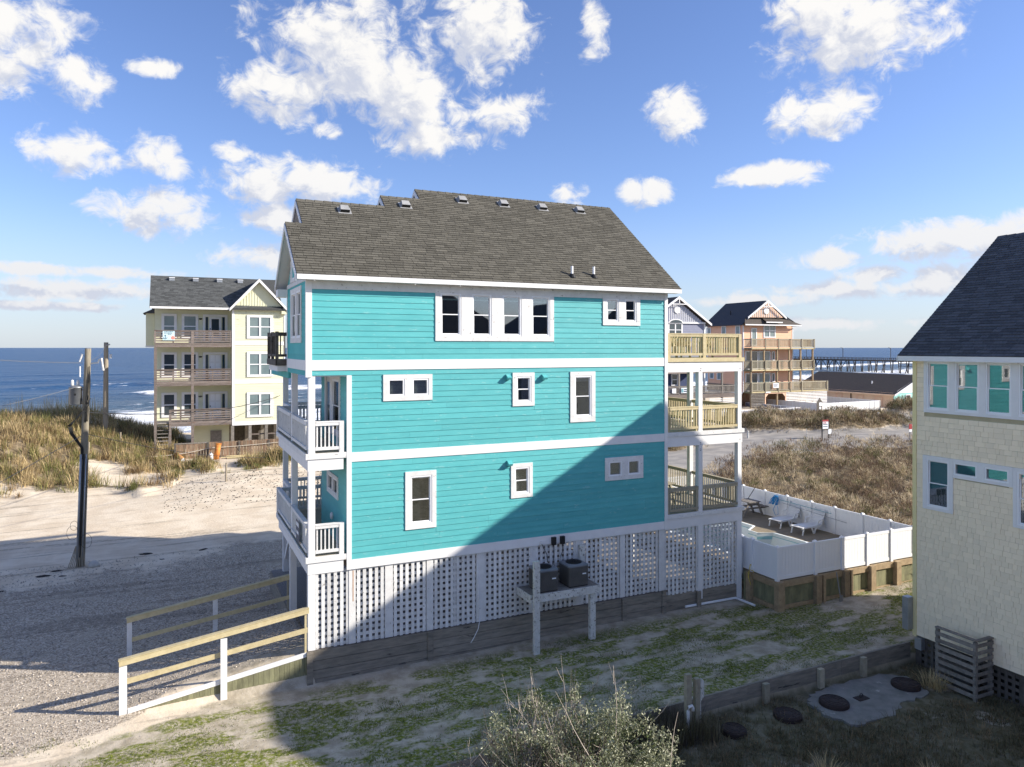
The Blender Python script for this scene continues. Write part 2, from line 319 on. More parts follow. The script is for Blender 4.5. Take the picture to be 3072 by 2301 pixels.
def rbf_fit(C):
    d = np.hypot(C[:,None,0]-C[None,:,0], C[:,None,1]-C[None,:,1])
    n = len(C); A = np.zeros((n+1, n+1)); A[:n,:n] = d+np.eye(n)*(-.6); A[:n,n] = 1; A[n,:n] = 1
    return np.linalg.solve(A, np.r_[C[:,2], 0])
RW = rbf_fit(CTRL)
SHO0 = np.array((-7., 96.)); SHD = np.array((.947, .322)); SHN = np.array((-.322, .947)); SEA = -3.5
def sstep(x, a, b):
    t = np.clip((x-a)/(b-a), 0, 1); return t*t*(3-2*t)
def vnoise(x, y, s, seed=0):               # smooth value noise in numpy
    x = np.asarray(x, float)/s; y = np.asarray(y, float)/s
    xi = np.floor(x).astype(int); yi = np.floor(y).astype(int); fx = x-xi; fy = y-yi
    fx = fx*fx*(3-2*fx); fy = fy*fy*(3-2*fy)
    def h(a, b):
        v = np.sin(a*127.1+b*311.7+seed*74.7)*43758.5453; return v-np.floor(v)
    return (h(xi,yi)*(1-fx)+h(xi+1,yi)*fx)*(1-fy)+(h(xi,yi+1)*(1-fx)+h(xi+1,yi+1)*fx)*fy
def fbm(x, y, s, seed=0): return .5*vnoise(x,y,s,seed)+.3*vnoise(x,y,s/2.1,seed+1)+.2*vnoise(x,y,s/4.3,seed+2)
def brush_mask(x, y):                      # scrub field behind the pool and islands of scrub beyond the gravel road
    n = fbm(x, y, 7, 3)-.5
    # far edge of the field: gravel track from (32,22) to (64,29)
    far = np.interp(x, [18,26,32.5,38.5,46,53.4,64,80], [13,16,20.5,23,23,20.5,24,26])
    a = sstep(x, 24.4, 26)*(1-sstep(y-far+n*3, -1.6, .4))*sstep(y, -8, -4)
    a0 = sstep(y, 12.2, 14.5)*(1-sstep(y-far+n*3, -1.6, .4))*sstep(x, 17, 21)
    # island with the sale sign
    cx, cy = x-56, y-34.3; u = cx*.934-cy*.357; v = cx*.357+cy*.934; b = 1-sstep((u/10.5)**2+(v/3.9)**2+n*1.4, .75, 1.2)
    c = 1-sstep(((x-84)/9)**2+((y-38)/4.2)**2+n*1.4, .7, 1.15)
    d = 1-sstep(((x-35.5)/4.0)**2+((y-32)/3.2)**2+n*1.4, .7, 1.15)
    return np.clip(np.maximum.reduce([a, a0, b, c, d]), 0, 1)
def dune_mask(x, y):
    n = fbm(x, y, 5, 9)-.5
    edge = np.interp(x, [-60,-20,-12.3,-10,-7.5,-5.3,-3.6,-2.8,0,4,7], [32,30.5,29.6,29.0,29.0,26.2,27.5,31.4,29.6,30.0,31.5])
    a = sstep(y-edge+n*4, .2, 2.2)*(1-sstep(x-4.5, 0, 3))*(1-sstep(y, 58, 66))
    bare = sstep(x, -3.6, -2.4)*sstep(y, 33.2, 34.4)         # yard of the lime house is sand
    return a*(1-bare)*sstep(fbm(x, y, 3.1, 21)+.22*sstep(y-edge, 2, 8), .40, .56)
def mounds(x, y): return brush_mask(x, y)*(1.3*np.maximum(0, fbm(x, y, 3.2, 5)-.36)+.5*np.maximum(0, vnoise(x, y, 1.5, 8)-.40)+.45*sstep(x, 40, 46)*sstep(y, 27, 30))
def height(x, y, step=True):
    x = np.asarray(x, float); y = np.asarray(y, float); sh = x.shape
    xf = x.ravel(); yf = y.ravel(); z = np.full(xf.shape, RW[-1])
    for (cx, cy, _), w in zip(CTRL, RW[:-1]): z += w*np.sqrt((xf-cx)**2+(yf-cy)**2+.3)
    s = (xf-SHO0[0])*SHN[0]+(yf-SHO0[1])*SHN[1]
    beach = np.interp(s, [-60,-44,-30,0,40,200], [2.0,1.5,-1.4,SEA+.05,SEA-2.2,SEA-6])
    t = sstep(s, -50, -34); z = z*(1-t)+beach*t
    z += (fbm(xf, yf, 9, 1)-.5)*.10+(fbm(xf, yf, 1.7, 2)-.5)*.05
    z += (fbm(xf, yf, 4.5, 4)-.45)*1.8*dune_mask(xf, yf)
    if step:
        low = (yf < -5.82)*sstep(xf, -4, 0)
        z = np.where(low > 0, z*(1-low)+low*(-.36+(fbm(xf, yf, 2.5, 6)-.5)*.16), z)
    z += mounds(xf, yf)
    rmp = sstep(yf, .0, .12)*(1-sstep(yf, 3.95, 5.2))*sstep(xf, -5.6, -4.6)*(xf < .3)
    z = z*(1-rmp)+rmp*np.maximum(z, .16+np.clip(xf+4.9, 0, 5)/4.9*.76)
    inh = (xf > .25)*(xf < 16.0)*(yf > .25)*(yf < 8.6)         # below the house pad
    z = np.where(inh, np.minimum(z, .0), z)
    inp = (xf > 16.7)*(xf < 23.85)*(yf > -1.45)*(yf < 11.9)
    z = np.where(inp, np.minimum(z, .25), z)
    return z.reshape(sh)
def hz(x, y): return float(height(np.array([x]), np.array([y]))[0])
def axis(segs):
    a = [segs[0][0]]
    for lo, hi, st in segs:
        n = max(1, int(round((hi-lo)/st))); a += list(lo+(hi-lo)*(np.arange(n)+1)/n)
    return np.array(a)
gx = axis([(-160,-60,10),(-60,-24,2),(-24,-12,.5),(-12,20,.2),(20,40,.4),(40,95,.7),(95,160,4),(160,460,15)])
gy = axis([(-70,-24,4),(-24,-12,.6),(-12,-5.85,.2),(-5.85,-5.70,.15),(-5.70,14,.2),(14,36,.4),(36,60,.6),(60,110,3),(110,330,10)])
GX, GY = np.meshgrid(gx, gy); GZ = height(GX, GY)
nx, ny = len(gx), len(gy)
# ground cover masks, one value per vertex
n1 = fbm(GX, GY, 3.0, 31)-.5
# gravel drive left of the house
drv_near = np.interp(GX, [-20,-9,-5,-3,0], [-3.6,-1.8,-.6,.3,.4])
gravel = sstep(GY-drv_near+n1*1.6, -.3, .6)*(1-sstep(GY+n1*5-(15.4+GX*.18), -4.5, 2.5))*(1-sstep(GX-.1, 0, .5)*(1-sstep(GY, 8.4, 9.0)))*(GX < 17)
road_r = np.clip(sstep(GX, 24, 33)*sstep(GY, 14, 17)*(1-brush_mask(GX, GY))*(1-sstep(GY, 38, 42)), 0, 1)
bm_ = brush_mask(GX, GY); dm_ = dune_mask(GX, GY)
yard = (GY < 1.2)*(GY > -5.8)*sstep(GX+(GY*.25)+n1*2, -4.4, -2.0)+((GY <= drv_near+.2)*(GY > -14)*(GX < -2))*sstep(-GY+drv_near+n1*1.2, -.1, 1.4)
yard = np.clip(yard*(1-gravel), 0, 1)*(GX < 40)
lower = ((GY <= -5.8)*sstep(GX, -1.5, 1)).astype(float)
verts = np.c_[GX.ravel(), GY.ravel(), GZ.ravel()]
idx = (np.arange(ny-1)[:,None]*nx+np.arange(nx-1)[None,:]).ravel()
quads = np.c_[idx, idx+1, idx+nx+1, idx+nx]
cxm = .25*(verts[quads[:,0]]+verts[quads[:,1]]+verts[quads[:,2]]+verts[quads[:,3]])
fg = gravel.ravel()[quads].mean(1) > .5; fr = (road_r.ravel()[quads].mean(1) > .5) & ~fg
sand_road = (cxm[:,1]-(15.0+cxm[:,0]*.18) > 0) & (cxm[:,1] < np.interp(cxm[:,0], [-60,-12,-5,0,8], [29,27.5,26.5,25.5,25])) & (cxm[:,0] < 8) & (cxm[:,0] > -60) & ~fg
ZONES = [('driveway', fg), ('gravel_road', fr), ('sand_road', sand_road & ~fr), ('ground', ~(fg | fr | sand_road))]
def np_mesh(name, v, f, mat, attrs=None, smooth=True):
    me = bpy.data.meshes.new(name); nv, nf, k = len(v), len(f), f.shape[1]
    me.vertices.add(nv); me.vertices.foreach_set('co', np.ascontiguousarray(v, np.float32).ravel())
    me.loops.add(nf*k); me.loops.foreach_set('vertex_index', np.ascontiguousarray(f, np.int32).ravel())
    me.polygons.add(nf); me.polygons.foreach_set('loop_start', np.arange(nf, dtype=np.int32)*k)
    if smooth: me.polygons.foreach_set('use_smooth', np.ones(nf, bool))
    me.update(calc_edges=True); me.materials.append(MAT[mat])
    for a, d in (attrs or {}).items():
        at = me.attributes.new(a, 'FLOAT', 'POINT'); at.data.foreach_set('value', np.ascontiguousarray(d, np.float32))
    return me
def ground_material():
    m = bpy.data.materials.new('ground_cover'); m.use_nodes = True; MAT['ground'] = m
    n, l = m.node_tree.nodes, m.node_tree.links; b = n['Principled BSDF']; b.inputs['Roughness'].default_value = .95; b.inputs['Specular IOR Level'].default_value = .08
    K = dict(N=n, L=l)
    ge = n.new('ShaderNodeNewGeometry'); pos = ge.outputs['Position']
    def noise(s, d=6, st=(1,1,1), r=.6, off=0):
        v = n.new('ShaderNodeVectorMath'); v.operation = 'MULTIPLY_ADD'; v.inputs[1].default_value = st; v.inputs[2].default_value = (off, off*.7, 0); l.new(pos, v.inputs[0])
        z = n.new('ShaderNodeTexNoise'); z.inputs['Scale'].default_value = s; z.inputs['Detail'].default_value = d; z.inputs['Roughness'].default_value = r; l.new(v.outputs[0], z.inputs['Vector']); return z.outputs[0]
    def mixc(f, a, c):
        x = n.new('ShaderNodeMix'); x.data_type = 'RGBA'
        if isinstance(f, float): x.inputs[0].default_value = f
        else: l.new(f, x.inputs[0])
        for i, s in ((6, a), (7, c)):
            if isinstance(s, tuple): x.inputs[i].default_value = (*s, 1)
            else: l.new(s, x.inputs[i])
        return x.outputs[2]
    def attr(a):
        x = n.new('ShaderNodeAttribute'); x.attribute_name = a; return x.outputs['Fac']
    R = lambda v, a, c: mrange(v, a, c, 0, 1, n, l)
    # sand with tyre-drag streaks and shell specks
    sand = mixc(R(noise(.9, 7), .35, .68), (.60,.50,.375), (.71,.615,.48))
    sand = mixc(gmath('MULTIPLY', R(noise(1.6, 5, (.18,1.5,1), off=3), .50, .70), .35, **K), sand, (.50,.41,.30))
    speck = n.new('ShaderNodeTexVoronoi'); speck.inputs['Scale'].default_value = 9; l.new(pos, speck.inputs['Vector'])
    sand = mixc(gmath('MULTIPLY', mrange(speck.outputs['Distance'], .10, .20, 1, 0, n, l), gmath('MULTIPLY', R(noise(.5, 3, off=9), .50, .62), .6, **K), **K), sand, (.20,.175,.14))
    # gravel
    vg = n.new('ShaderNodeTexVoronoi'); vg.inputs['Scale'].default_value = 24; l.new(pos, vg.inputs['Vector'])
    sp = n.new('ShaderNodeSeparateColor'); l.new(vg.outputs['Color'], sp.inputs[0])
    grav = mixc(sp.outputs[0], (.225,.185,.14), (.60,.52,.42))
    grav = mixc(gmath('MULTIPLY', R(noise(.7, 6, off=5), .48, .7), .6, **K), grav, (.46,.395,.305))
    f = gmath('MULTIPLY', attr('gravel'), 1.0, **K)
    col = mixc(R(gmath('ADD', f, gmath('MULTIPLY', gmath('SUBTRACT', noise(2.2, 6, off=11), .5, **K), .9, **K), **K), .35, .62), sand, grav)
    rut = gmath('MULTIPLY', R(noise(1.0, 4, (.10,1.9,1), off=27), .54, .66), gmath('MULTIPLY', R(noise(5, 5, off=28), .30, .55), .5, **K), **K)
    col = mixc(rut, col, (.16,.135,.105))
    # grey gravel road on the right: streaky
    rd = mixc(R(noise(.8, 7, (.7,1.2,1), off=17), .30, .80), (.25,.238,.225), (.42,.385,.34))
    col = mixc(R(gmath('ADD', attr('road'), gmath('MULTIPLY', gmath('SUBTRACT', noise(.35, 5, off=2), .5, **K), 1.3, **K), **K), .42, .75), col, rd)
    # yard: pale shelly sand with mossy streaks
    yd = mixc(R(noise(2.3, 8, off=21), .36, .66), (.48,.42,.33), (.32,.275,.205))
    yd = mixc(gmath('MULTIPLY', R(noise(30, 3, off=4), .60, .72), .55, **K), yd, (.62,.60,.55))
    mossf = R(noise(.85, 6, (.62,1.5,1), r=.62, off=31), .435, .525)
    mossc = mixc(R(noise(7, 5, off=3), .35, .7), (.175,.195,.032), (.068,.088,.018))
    moss_on = gmath('MULTIPLY', mossf, attr('moss'), **K)
    yd = mixc(gmath('MULTIPLY', moss_on, R(noise(11, 7, r=.75, off=8), .36, .56), **K), yd, mossc)
    col = mixc(R(gmath('ADD', attr('yard'), gmath('MULTIPLY', gmath('SUBTRACT', noise(1.6, 6, off=14), .5, **K), .8, **K), **K), .36, .62), col, yd)
    # lower lot: rough dormant turf with bare sandy places
    lt = mixc(R(noise(3.2, 7, off=41), .35, .65), (.115,.105,.060), (.20,.18,.125))
    lt = mixc(R(noise(.75, 5, off=44), .60, .70), lt, (.42,.38,.31))
    col = mixc(attr('lower'), col, lt)
    # under the scrub and dune grass: litter
    lit = mixc(R(noise(2.5, 6, off=51), .35, .65), (.16,.12,.075), (.29,.23,.15))
    col = mixc(R(gmath('ADD', attr('brush'), gmath('MULTIPLY', gmath('SUBTRACT', noise(1.9, 6, off=61), .5, **K), .7, **K), **K), .35, .65), col, lit)
    l.new(col, b.inputs['Base Color'])
    h = gmath('ADD', gmath('MULTIPLY', noise(9, 6), .6, **K), gmath('MULTIPLY', gmath('MULTIPLY', vg.outputs['Distance'], attr('gravel'), **K), -.5, **K), **K)
    bp = n.new('ShaderNodeBump'); bp.inputs['Strength'].default_value = .55; bp.inputs['Distance'].default_value = .06; l.new(h, bp.inputs['Height']); l.new(bp.outputs[0], b.inputs['Normal'])
ground_material()
moss = np.clip(sstep(GX, -7, -3)*1.0, 0, 1)*np.ones_like(GX)
moss = np.where(GY < -1.5, 1, moss); moss = moss*sstep(-GY+.25*vnoise(GX, GY, 1.1, 77), .25, 1.1)
A_ALL = dict(gravel=gravel.ravel(), road=road_r.ravel(), yard=yard.ravel(), lower=lower.ravel(), brush=np.clip(bm_+dm_*.8, 0, 1).ravel(), moss=moss.ravel())
for nm, msk in ZONES:
    q = quads[msk]; u, inv = np.unique(q, return_inverse=True)
    o = bpy.data.objects.new(nm, np_mesh(nm, verts[u], inv.reshape(q.shape), 'ground', {k: v[u] for k, v in A_ALL.items()})); COL.objects.link(o); tag(o, kind='structure')
# ------------------------------------------------------------------ ocean
def ocean_material():
    m = bpy.data.materials.new('sea_water'); m.use_nodes = True; MAT['sea'] = m
    n, l = m.node_tree.nodes, m.node_tree.links; b = n['Principled BSDF']; K = dict(N=n, L=l)
    b.inputs['Roughness'].default_value = .16; b.inputs['IOR'].default_value = 1.33; b.inputs['Specular IOR Level'].default_value = .28
    ge = n.new('ShaderNodeNewGeometry')
    def rot(sx, sy):
        v = n.new('ShaderNodeMapping'); v.vector_type = 'TEXTURE'; v.inputs['Rotation'].default_value = (0, 0, math.atan2(.322, .947)); v.inputs['Scale'].default_value = (sx, sy, 1); l.new(ge.outputs['Position'], v.inputs[0]); return v.outputs[0]
    def noise(s, d, vec, r=.55):
        z = n.new('ShaderNodeTexNoise'); z.inputs['Scale'].default_value = s; z.inputs['Detail'].default_value = d; z.inputs['Roughness'].default_value = r; l.new(vec, z.inputs['Vector']); return z.outputs[0]
    fo = n.new('ShaderNodeAttribute'); fo.attribute_name = 'foam'
    sh_ = n.new('ShaderNodeAttribute'); sh_.attribute_name = 'shallow'
    lace = noise(.55, 8, rot(3.2, 1.0), .68)
    ff = mrange(gmath('ADD', fo.outputs['Fac'], gmath('MULTIPLY', gmath('SUBTRACT', lace, .5, **K), 2.0, **K), **K), .42, .70, 0, 1, n, l)
    deep = n.new('ShaderNodeMix'); deep.data_type = 'RGBA'; l.new(sh_.outputs['Fac'], deep.inputs[0]); deep.inputs[6].default_value = (.010,.060,.150,1); deep.inputs[7].default_value = (.060,.100,.135,1)
    cm = n.new('ShaderNodeMix'); cm.data_type = 'RGBA'; l.new(ff, cm.inputs[0]); l.new(deep.outputs[2], cm.inputs[6]); cm.inputs[7].default_value = (.78,.80,.82,1)
    l.new(cm.outputs[2], b.inputs['Base Color'])
    l.new(mrange(ff, 0, 1, .28, .8, n, l), b.inputs['Roughness'])
    h = gmath('ADD', gmath('MULTIPLY', noise(.16, 6, rot(2.4, 1), .6), 1.0, **K), gmath('MULTIPLY', noise(.03, 3, rot(3, 1)), 2.2, **K), **K)
    bp = n.new('ShaderNodeBump'); bp.inputs['Strength'].default_value = 1.0; bp.inputs['Distance'].default_value = 5.0; l.new(h, bp.inputs['Height']); l.new(bp.outputs[0], b.inputs['Normal'])
ocean_material()
ts = axis([(-60000,-3000,9500),(-3000,-400,260),(-400,-160,20),(-160,120,1.6),(120,460,4),(460,3000,254),(3000,60000,9500)])
ss = axis([(-14,60,1.0),(60,260,1.6),(260,420,6),(420,1500,90),(1500,6000,900),(6000,70000,10666)])
TT, SS = np.meshgrid(ts, ss)
WX = SHO0[0]+TT*SHD[0]+SS*SHN[0]; WY = SHO0[1]+TT*SHD[1]+SS*SHN[1]
wob = (fbm(TT, SS*0, 60, 3)-.5)*22+(fbm(TT, SS*0, 17, 5)-.5)*7
zz = np.full(TT.shape, SEA); foam = np.zeros(TT.shape)
for s0, amp, wdt, br, sd_ in ((16,.35,5,1.0,1),(38,.55,6,.75,2),(68,.7,7,.35,3),(108,1.05,8,.9,4),(160,.8,9,.3,6),(215,.7,11,.25,7),(280,.5,12,0,8)):
    u = SS+wob*.7-s0+(fbm(TT, SS*0, 45, 10+sd_)-.5)*14
    loc = sstep(fbm(TT, SS*0, 55, 20+sd_), .36, .60)
    prof = np.where(u < 0, np.exp(-(u/(wdt*.45))**2), np.exp(-(u/wdt)**2))
    zz += amp*prof*(.35+.65*loc)
    foam = np.maximum(foam, br*loc*1.15*np.where(u < 0, np.exp(-(u/(wdt*1.1))**2), np.exp(-(u/(wdt*.28))**2)))
foam = np.maximum(foam, 1.0*(1-sstep(SS+wob*.5, 18, 50))+.48*(1-sstep(SS+wob, 30, 100)))
zz = np.where(SS > 420, SEA, zz)
shal = 1-sstep(SS, 20, 170)
nt, nsx = len(ts), len(ss)
iq = (np.arange(nsx-1)[:,None]*nt+np.arange(nt-1)[None,:]).ravel()
sea = bpy.data.objects.new('sea', np_mesh('sea', np.c_[WX.ravel(), WY.ravel(), zz.ravel()], np.c_[iq, iq+1, iq+nt+1, iq+nt], 'sea', dict(foam=foam.ravel(), shallow=shal.ravel())))
COL.objects.link(sea); tag(sea, kind='structure')
# ------------------------------------------------------------------ facade builders
def cells(u0, u1, z0, z1, holes):
    us = sorted({u0, u1, *[h[i] for h in holes for i in (0, 1) if u0 < h[i] < u1]}); zs = sorted({z0, z1, *[h[i] for h in holes for i in (2, 3) if z0 < h[i] < z1]})
    for a, b in zip(zs, zs[1:]):
        run = None
        for c, d in zip(us, us[1:]):
            mu, mz = (c+d)/2, (a+b)/2
            inside = any(h[0] < mu < h[1] and h[2] < mz < h[3] for h in holes)
            if inside:
                if run: yield (run[0], run[1], a, b)
                run = None
            else: run = (run[0], d) if run else (c, d)
        if run: yield (run[0], run[1], a, b)
def wall_mesh(mb, face, c, u0, u1, z0, z1, holes, t=.14, out=0.):
    for a, b, z, w in cells(u0, u1, z0, z1, holes): mb.box(*fb(face, c, a, b, z, w, -t, out))
    return mb
def courses(mb_or_parent, face, c, u0, u1, z0, z1, e, holes, mat=None, name='siding_board', joints=True, th=.023):
    z = z0; k = 0
    wedge(mat) if mat else None
    while z < z1-.02:
        h = min(e, z1-z); iv = [(u0, u1)]
        for H in holes:
            if H[2] < z+h-.01 and H[3] > z+.01:
                nv = []
                for a, b in iv:
                    if H[1] <= a or H[0] >= b: nv.append((a, b)); continue
                    if H[0] > a+.02: nv.append((a, H[0]))
                    if H[1] < b-.02: nv.append((H[1], b))
                iv = nv
        fill = []
        for H in holes:
            if H[2] < z+h-.01 and H[3] > z+.01:
                a_, b_ = max(H[0], u0), min(H[1], u1)
                if H[2] > z+.012: fill.append((a_, b_, z, H[2]))
                if H[3] < z+h-.012: fill.append((a_, b_, H[3], z+h))
        for a_, b_, zl, zh in fill:
            if not mat: continue
            if face == 'S': inst(name, WEDGE[mat], mb_or_parent, (a_+.0015, c, zl), (0,0,0), (b_-a_-.003, th*.8, zh-zl))
            else: inst(name, WEDGE[mat], mb_or_parent, (c, b_-.0015, zl), (0,0,-math.pi/2), (b_-a_-.003, th*.8, zh-zl))
        for a, b in iv:
            cuts = [a]
            if joints and b-a > 4.2:
                p = a+random.uniform(1.6, 3.6)
                while p < b-.8: cuts.append(p); p += random.choice((2.44, 3.66, 3.05))
            cuts.append(b)
            for p, q in zip(cuts, cuts[1:]):
                hh = h+(.018 if z+h < z1-.03 else 0)
                if mat:
                    if face == 'S': inst(name, WEDGE[mat], mb_or_parent, (p+.0015, c, z), (0,0,0), (q-p-.003, th, hh))
                    else: inst(name, WEDGE[mat], mb_or_parent, (c, q-.0015, z), (0,0,-math.pi/2), (q-p-.003, th, hh))
                else:
                    m = mb_or_parent; t2 = th*.3
                    if face == 'S': m.hexa([(p,c-th,z),(q,c-th,z),(q,c,z),(p,c,z),(p,c-t2,z+hh),(q,c-t2,z+hh),(q,c,z+hh),(p,c,z+hh)])
                    elif face == 'W': m.hexa([(c-th,q,z),(c-th,p,z),(c,p,z),(c,q,z),(c-t2,q,z+hh),(c-t2,p,z+hh),(c,p,z+hh),(c,q,z+hh)])
        z += h; k += 1
WEDGE = {}
def wedge(mat):
    if mat not in WEDGE:
        m = MB().hexa([(0,-1,0),(1,-1,0),(1,0,0),(0,0,0),(0,-.3,1),(1,-.3,1),(1,0,1),(0,0,1)])
        me = bpy.data.meshes.new('board_'+mat); me.from_pydata(m.v, [], m.f); me.materials.append(MAT[mat]); WEDGE[mat] = me
    return WEDGE[mat]
SF = .05
def window(parent, face, c, u0, u1, z0, z1, units, hung=True, wm_='white_old', sm='vinyl', gm='glass', proud=.045, blinds=None, name='window', meet=.5, label=None):
    """casing (the part) with sashes, panes and blinds as sub-parts; returns wall holes"""
    holes = [(a-SF, b+SF, z-SF, w+SF) for a, b, z, w in units]
    m = MB(); wall_mesh(m, face, c, u0, u1, z0, z1, holes, 0, proud)
    win = obj(name, m, wm_, parent)
    if label: win['label'] = label
    for i, (a, b, z, w) in enumerate(units):
        fr = MB()
        for q in ((a-SF, a, z-SF, w+SF), (b, b+SF, z-SF, w+SF), (a, b, z-SF, z), (a, b, w, w+SF)): fr.box(*fb(face, c, *q, -.08, proud-.012))
        obj('frame', fr, sm, win)
        if hung:
            zm = z+(w-z)*meet
            for lo, hi, d in ((z, zm+.018, -.018), (zm-.018, w, -.045)):
                s = MB(); t = .032
                for q in ((a, a+t, lo, hi), (b-t, b, lo, hi), (a+t, b-t, lo, lo+t), (a+t, b-t, hi-t, hi)): s.box(*fb(face, c, *q, d, d+.024))
                obj('sash', s, sm, win)
                FP('pane', win, gm, face, c, a+t, b-t, lo+t, hi-t, d+.008, d+.014)
        else: FP('pane', win, gm, face, c, a, b, z, w, -.03, -.024)
        if blinds and blinds[i]:
            kind, fz = blinds[i]; zb = w-(w-z)*fz
            if kind == 'slat':
                s = MB(); zc = w
                while zc > zb: s.box(*fb(face, c, a, b, zc-.034, zc-.004, -.13, -.118)); zc -= .042
                obj('blind', s, 'blind', win)
            else: FP('blind', win, kind, face, c, a-.02, b+.02, zb, w+.02, -.14, -.128)
    return holes
def railing(parent, ax, c, a0, a1, z, h, mat, sp=.125, bw=.038, joined=False, cap=True, gap=.09, name='railing', rail=.09, th=.038):
    """rail along ax at c from a0 to a1; baluster objects unless joined"""
    m = MB()
    def bx(m, a, b, d0, d1, z0, z1):
        m.box(*((a, b, c+d0, c+d1, z0, z1) if ax == 'x' else (c+d0, c+d1, a, b, z0, z1)))
    if cap: bx(m, a0, a1, -.07, .07, z+h-.036, z+h)
    ht = z+h-.036 if cap else z+h
    bx(m, a0, a1, -.06, -.06+th, ht-rail, ht)
    if joined: bx(m, a0, a1, -.06, -.06+th, z+gap, z+gap+rail)
    n = max(1, int(round((a1-a0)/sp)))
    if joined:
        for i in range(n):
            p = a0+(i+.5)*(a1-a0)/n; bx(m, p-bw/2, p+bw/2, -.02, -.02+bw, z+gap+.01, ht-.01)
    r = obj(name, m, mat, parent)
    if not joined:
        P('bottom_rail', r, mat, *((a0, a1, c-.06, c-.06+th) if ax == 'x' else (c-.06, c-.06+th, a0, a1)), z+gap, z+gap+rail)
        for i in range(n):
            p = a0+(i+.5)*(a1-a0)/n
            e = (p-bw/2, p+bw/2, c-.02, c-.02+bw) if ax == 'x' else (c-.02, c-.02+bw, p-bw/2, p+bw/2)
            P('baluster', r, mat, *e, z+gap+.01, ht-.01)
    return r
def shingle_unit(mat, w, h, t):
    m = MB().hexa([(0,0,0),(w,0,0),(w,h,0),(0,h,0),(0,0,t),(w,0,t),(w,h,t*.15),(0,h,t*.15)])
    me = bpy.data.meshes.new('shingle_'+mat); me.from_pydata(m.v, [], m.f); me.materials.append(MAT[mat]); return me
def roof_shingles(parent, mat, frame, xmin, xmax, slen, e=.14, w=.33, keep=300, order=None, t=.014, jit=.05):
    """frame: matrix from (along, up-slope, normal) to world; xmin/xmax functions of up-slope distance"""
    me = shingle_unit(mat, 1, 1, 1); L = []
    rows = int(slen/e)+1
    for r in range(rows):
        s = r*e; hh = e*.925
        if s+hh > slen: hh = slen-s
        if hh < .03: continue
        a, b = xmin(s+e*.5), xmax(s+e*.5); p = a-random.uniform(0, w)
        while p < b:
            q = p+w*random.uniform(.72, 1.28); lo, hi = max(p, a), min(q, b)
            if hi-lo > .03: L.append((lo+.005, s-random.uniform(0, .006), hi-lo-.010, hh, t*random.uniform(.8, 1.5)))
            p = q
    if order: L.sort(key=order)
    fr = frame
    ro = fr.to_euler()
    for lo, s, ww, hh, tt in L[:keep]:
        o = inst('shingle', me, parent, fr @ Vector((lo, s, .002)), ro, (ww, hh, tt))
    m = MB()
    for lo, s, ww, hh, tt in L[keep:]:
        pts = [(lo,s,.002),(lo+ww,s,.002),(lo+ww,s+hh,.002),(lo,s+hh,.002),(lo,s,.002+tt),(lo+ww,s,.002+tt),(lo+ww,s+hh,.002+tt*.15),(lo,s+hh,.002+tt*.15)]
        m.hexa([fr @ Vector(p) for p in pts])
    if m.v: obj('shingles', m, mat, parent, kind='stuff')
def slope_frame(origin, along, up):
    a = Vector(along).normalized(); u = Vector(up).normalized(); n = a.cross(u)
    M4 = Matrix((a, u, n)).transposed().to_4x4(); M4.translation = Vector(origin); return M4
def bolts(parent, pts, face='S', r=.014):
    for x, y, z in pts:
        m = MB().lathe((0,0,0), [(r, 0), (r, .012), (r*.5, .018)], 8)
        o = obj('bolt', m, 'iron', parent); o.location = (x, y, z); o.rotation_euler = (math.pi/2, 0, 0)
        o.matrix_parent_inverse = wm(parent).inverted()

# ------------------------------------------------------------------ the turquoise house
TH = thing('beach_house', (0, 0, 0), 'three storey turquoise clapboard beach house on white pilings with lattice skirt', 'house')
XR = 12.78
ROOFP = .785
# windows first: they give the holes in the walls
def glass(u0, u1, z0, z1): return (u0, u1, z0, z1)
H3 = []; H2 = []; H1 = []
H3 += [(3.91, 8.10, 9.96, 11.46)]; H3 += [(10.03, 11.58, 10.53, 11.46)]
h3 = window(TH, 'S', 0, 3.91, 8.10, 9.96, 11.58, [(4.12,4.72,10.17,11.42),(5.19,5.77,10.17,11.42),(6.25,6.84,10.17,11.42),(7.31,7.90,10.17,11.42)], blinds=[None,None,None,None], label='row of four white framed sash windows')
h3 += window(TH, 'S', 0, 10.03, 11.58, 10.53, 11.58, [(10.22,10.63,10.70,11.42),(10.98,11.38,10.70,11.42)], blinds=[('curtain',.0),None])
h2 = window(TH, 'S', 0, 2.25, 3.81, 8.13, 8.93, [(2.45,2.87,8.33,8.75),(3.21,3.64,8.33,8.75)], hung=False, blinds=[('slat',1),('slat',1)])
h2 += window(TH, 'S', 0, 6.57, 7.37, 7.83, 8.93, [(6.75,7.20,8.00,8.76)], blinds=[('screen',1)])
h2 += window(TH, 'S', 0, 8.73, 9.72, 7.21, 8.93, [(8.95,9.53,7.43,8.74)], blinds=[('curtain',.12)])
h1 = window(TH, 'S', 0, 2.94, 3.94, 4.16, 5.94, [(3.14,3.75,4.36,5.75)], blinds=[('screen',1)])
h1 += window(TH, 'S', 0, 6.51, 7.30, 4.82, 5.95, [(6.68,7.13,4.99,5.77)], blinds=[('slat',1)])
h1 += window(TH, 'S', 0, 10.12, 11.71, 5.11, 5.91, [(10.33,10.76,5.31,5.72),(11.12,11.52,5.31,5.72)], hung=False, blinds=[('curtain',.0),None])
CAS2 = [(2.25,3.81,8.13,8.93),(6.57,7.37,7.83,8.93),(8.73,9.72,7.21,8.93)]
CAS1 = [(2.94,3.94,4.16,5.94),(6.51,7.30,4.82,5.95),(10.12,11.71,5.11,5.91)]
CAS3 = [(3.91,8.10,9.96,11.58),(10.03,11.58,10.53,11.58)]
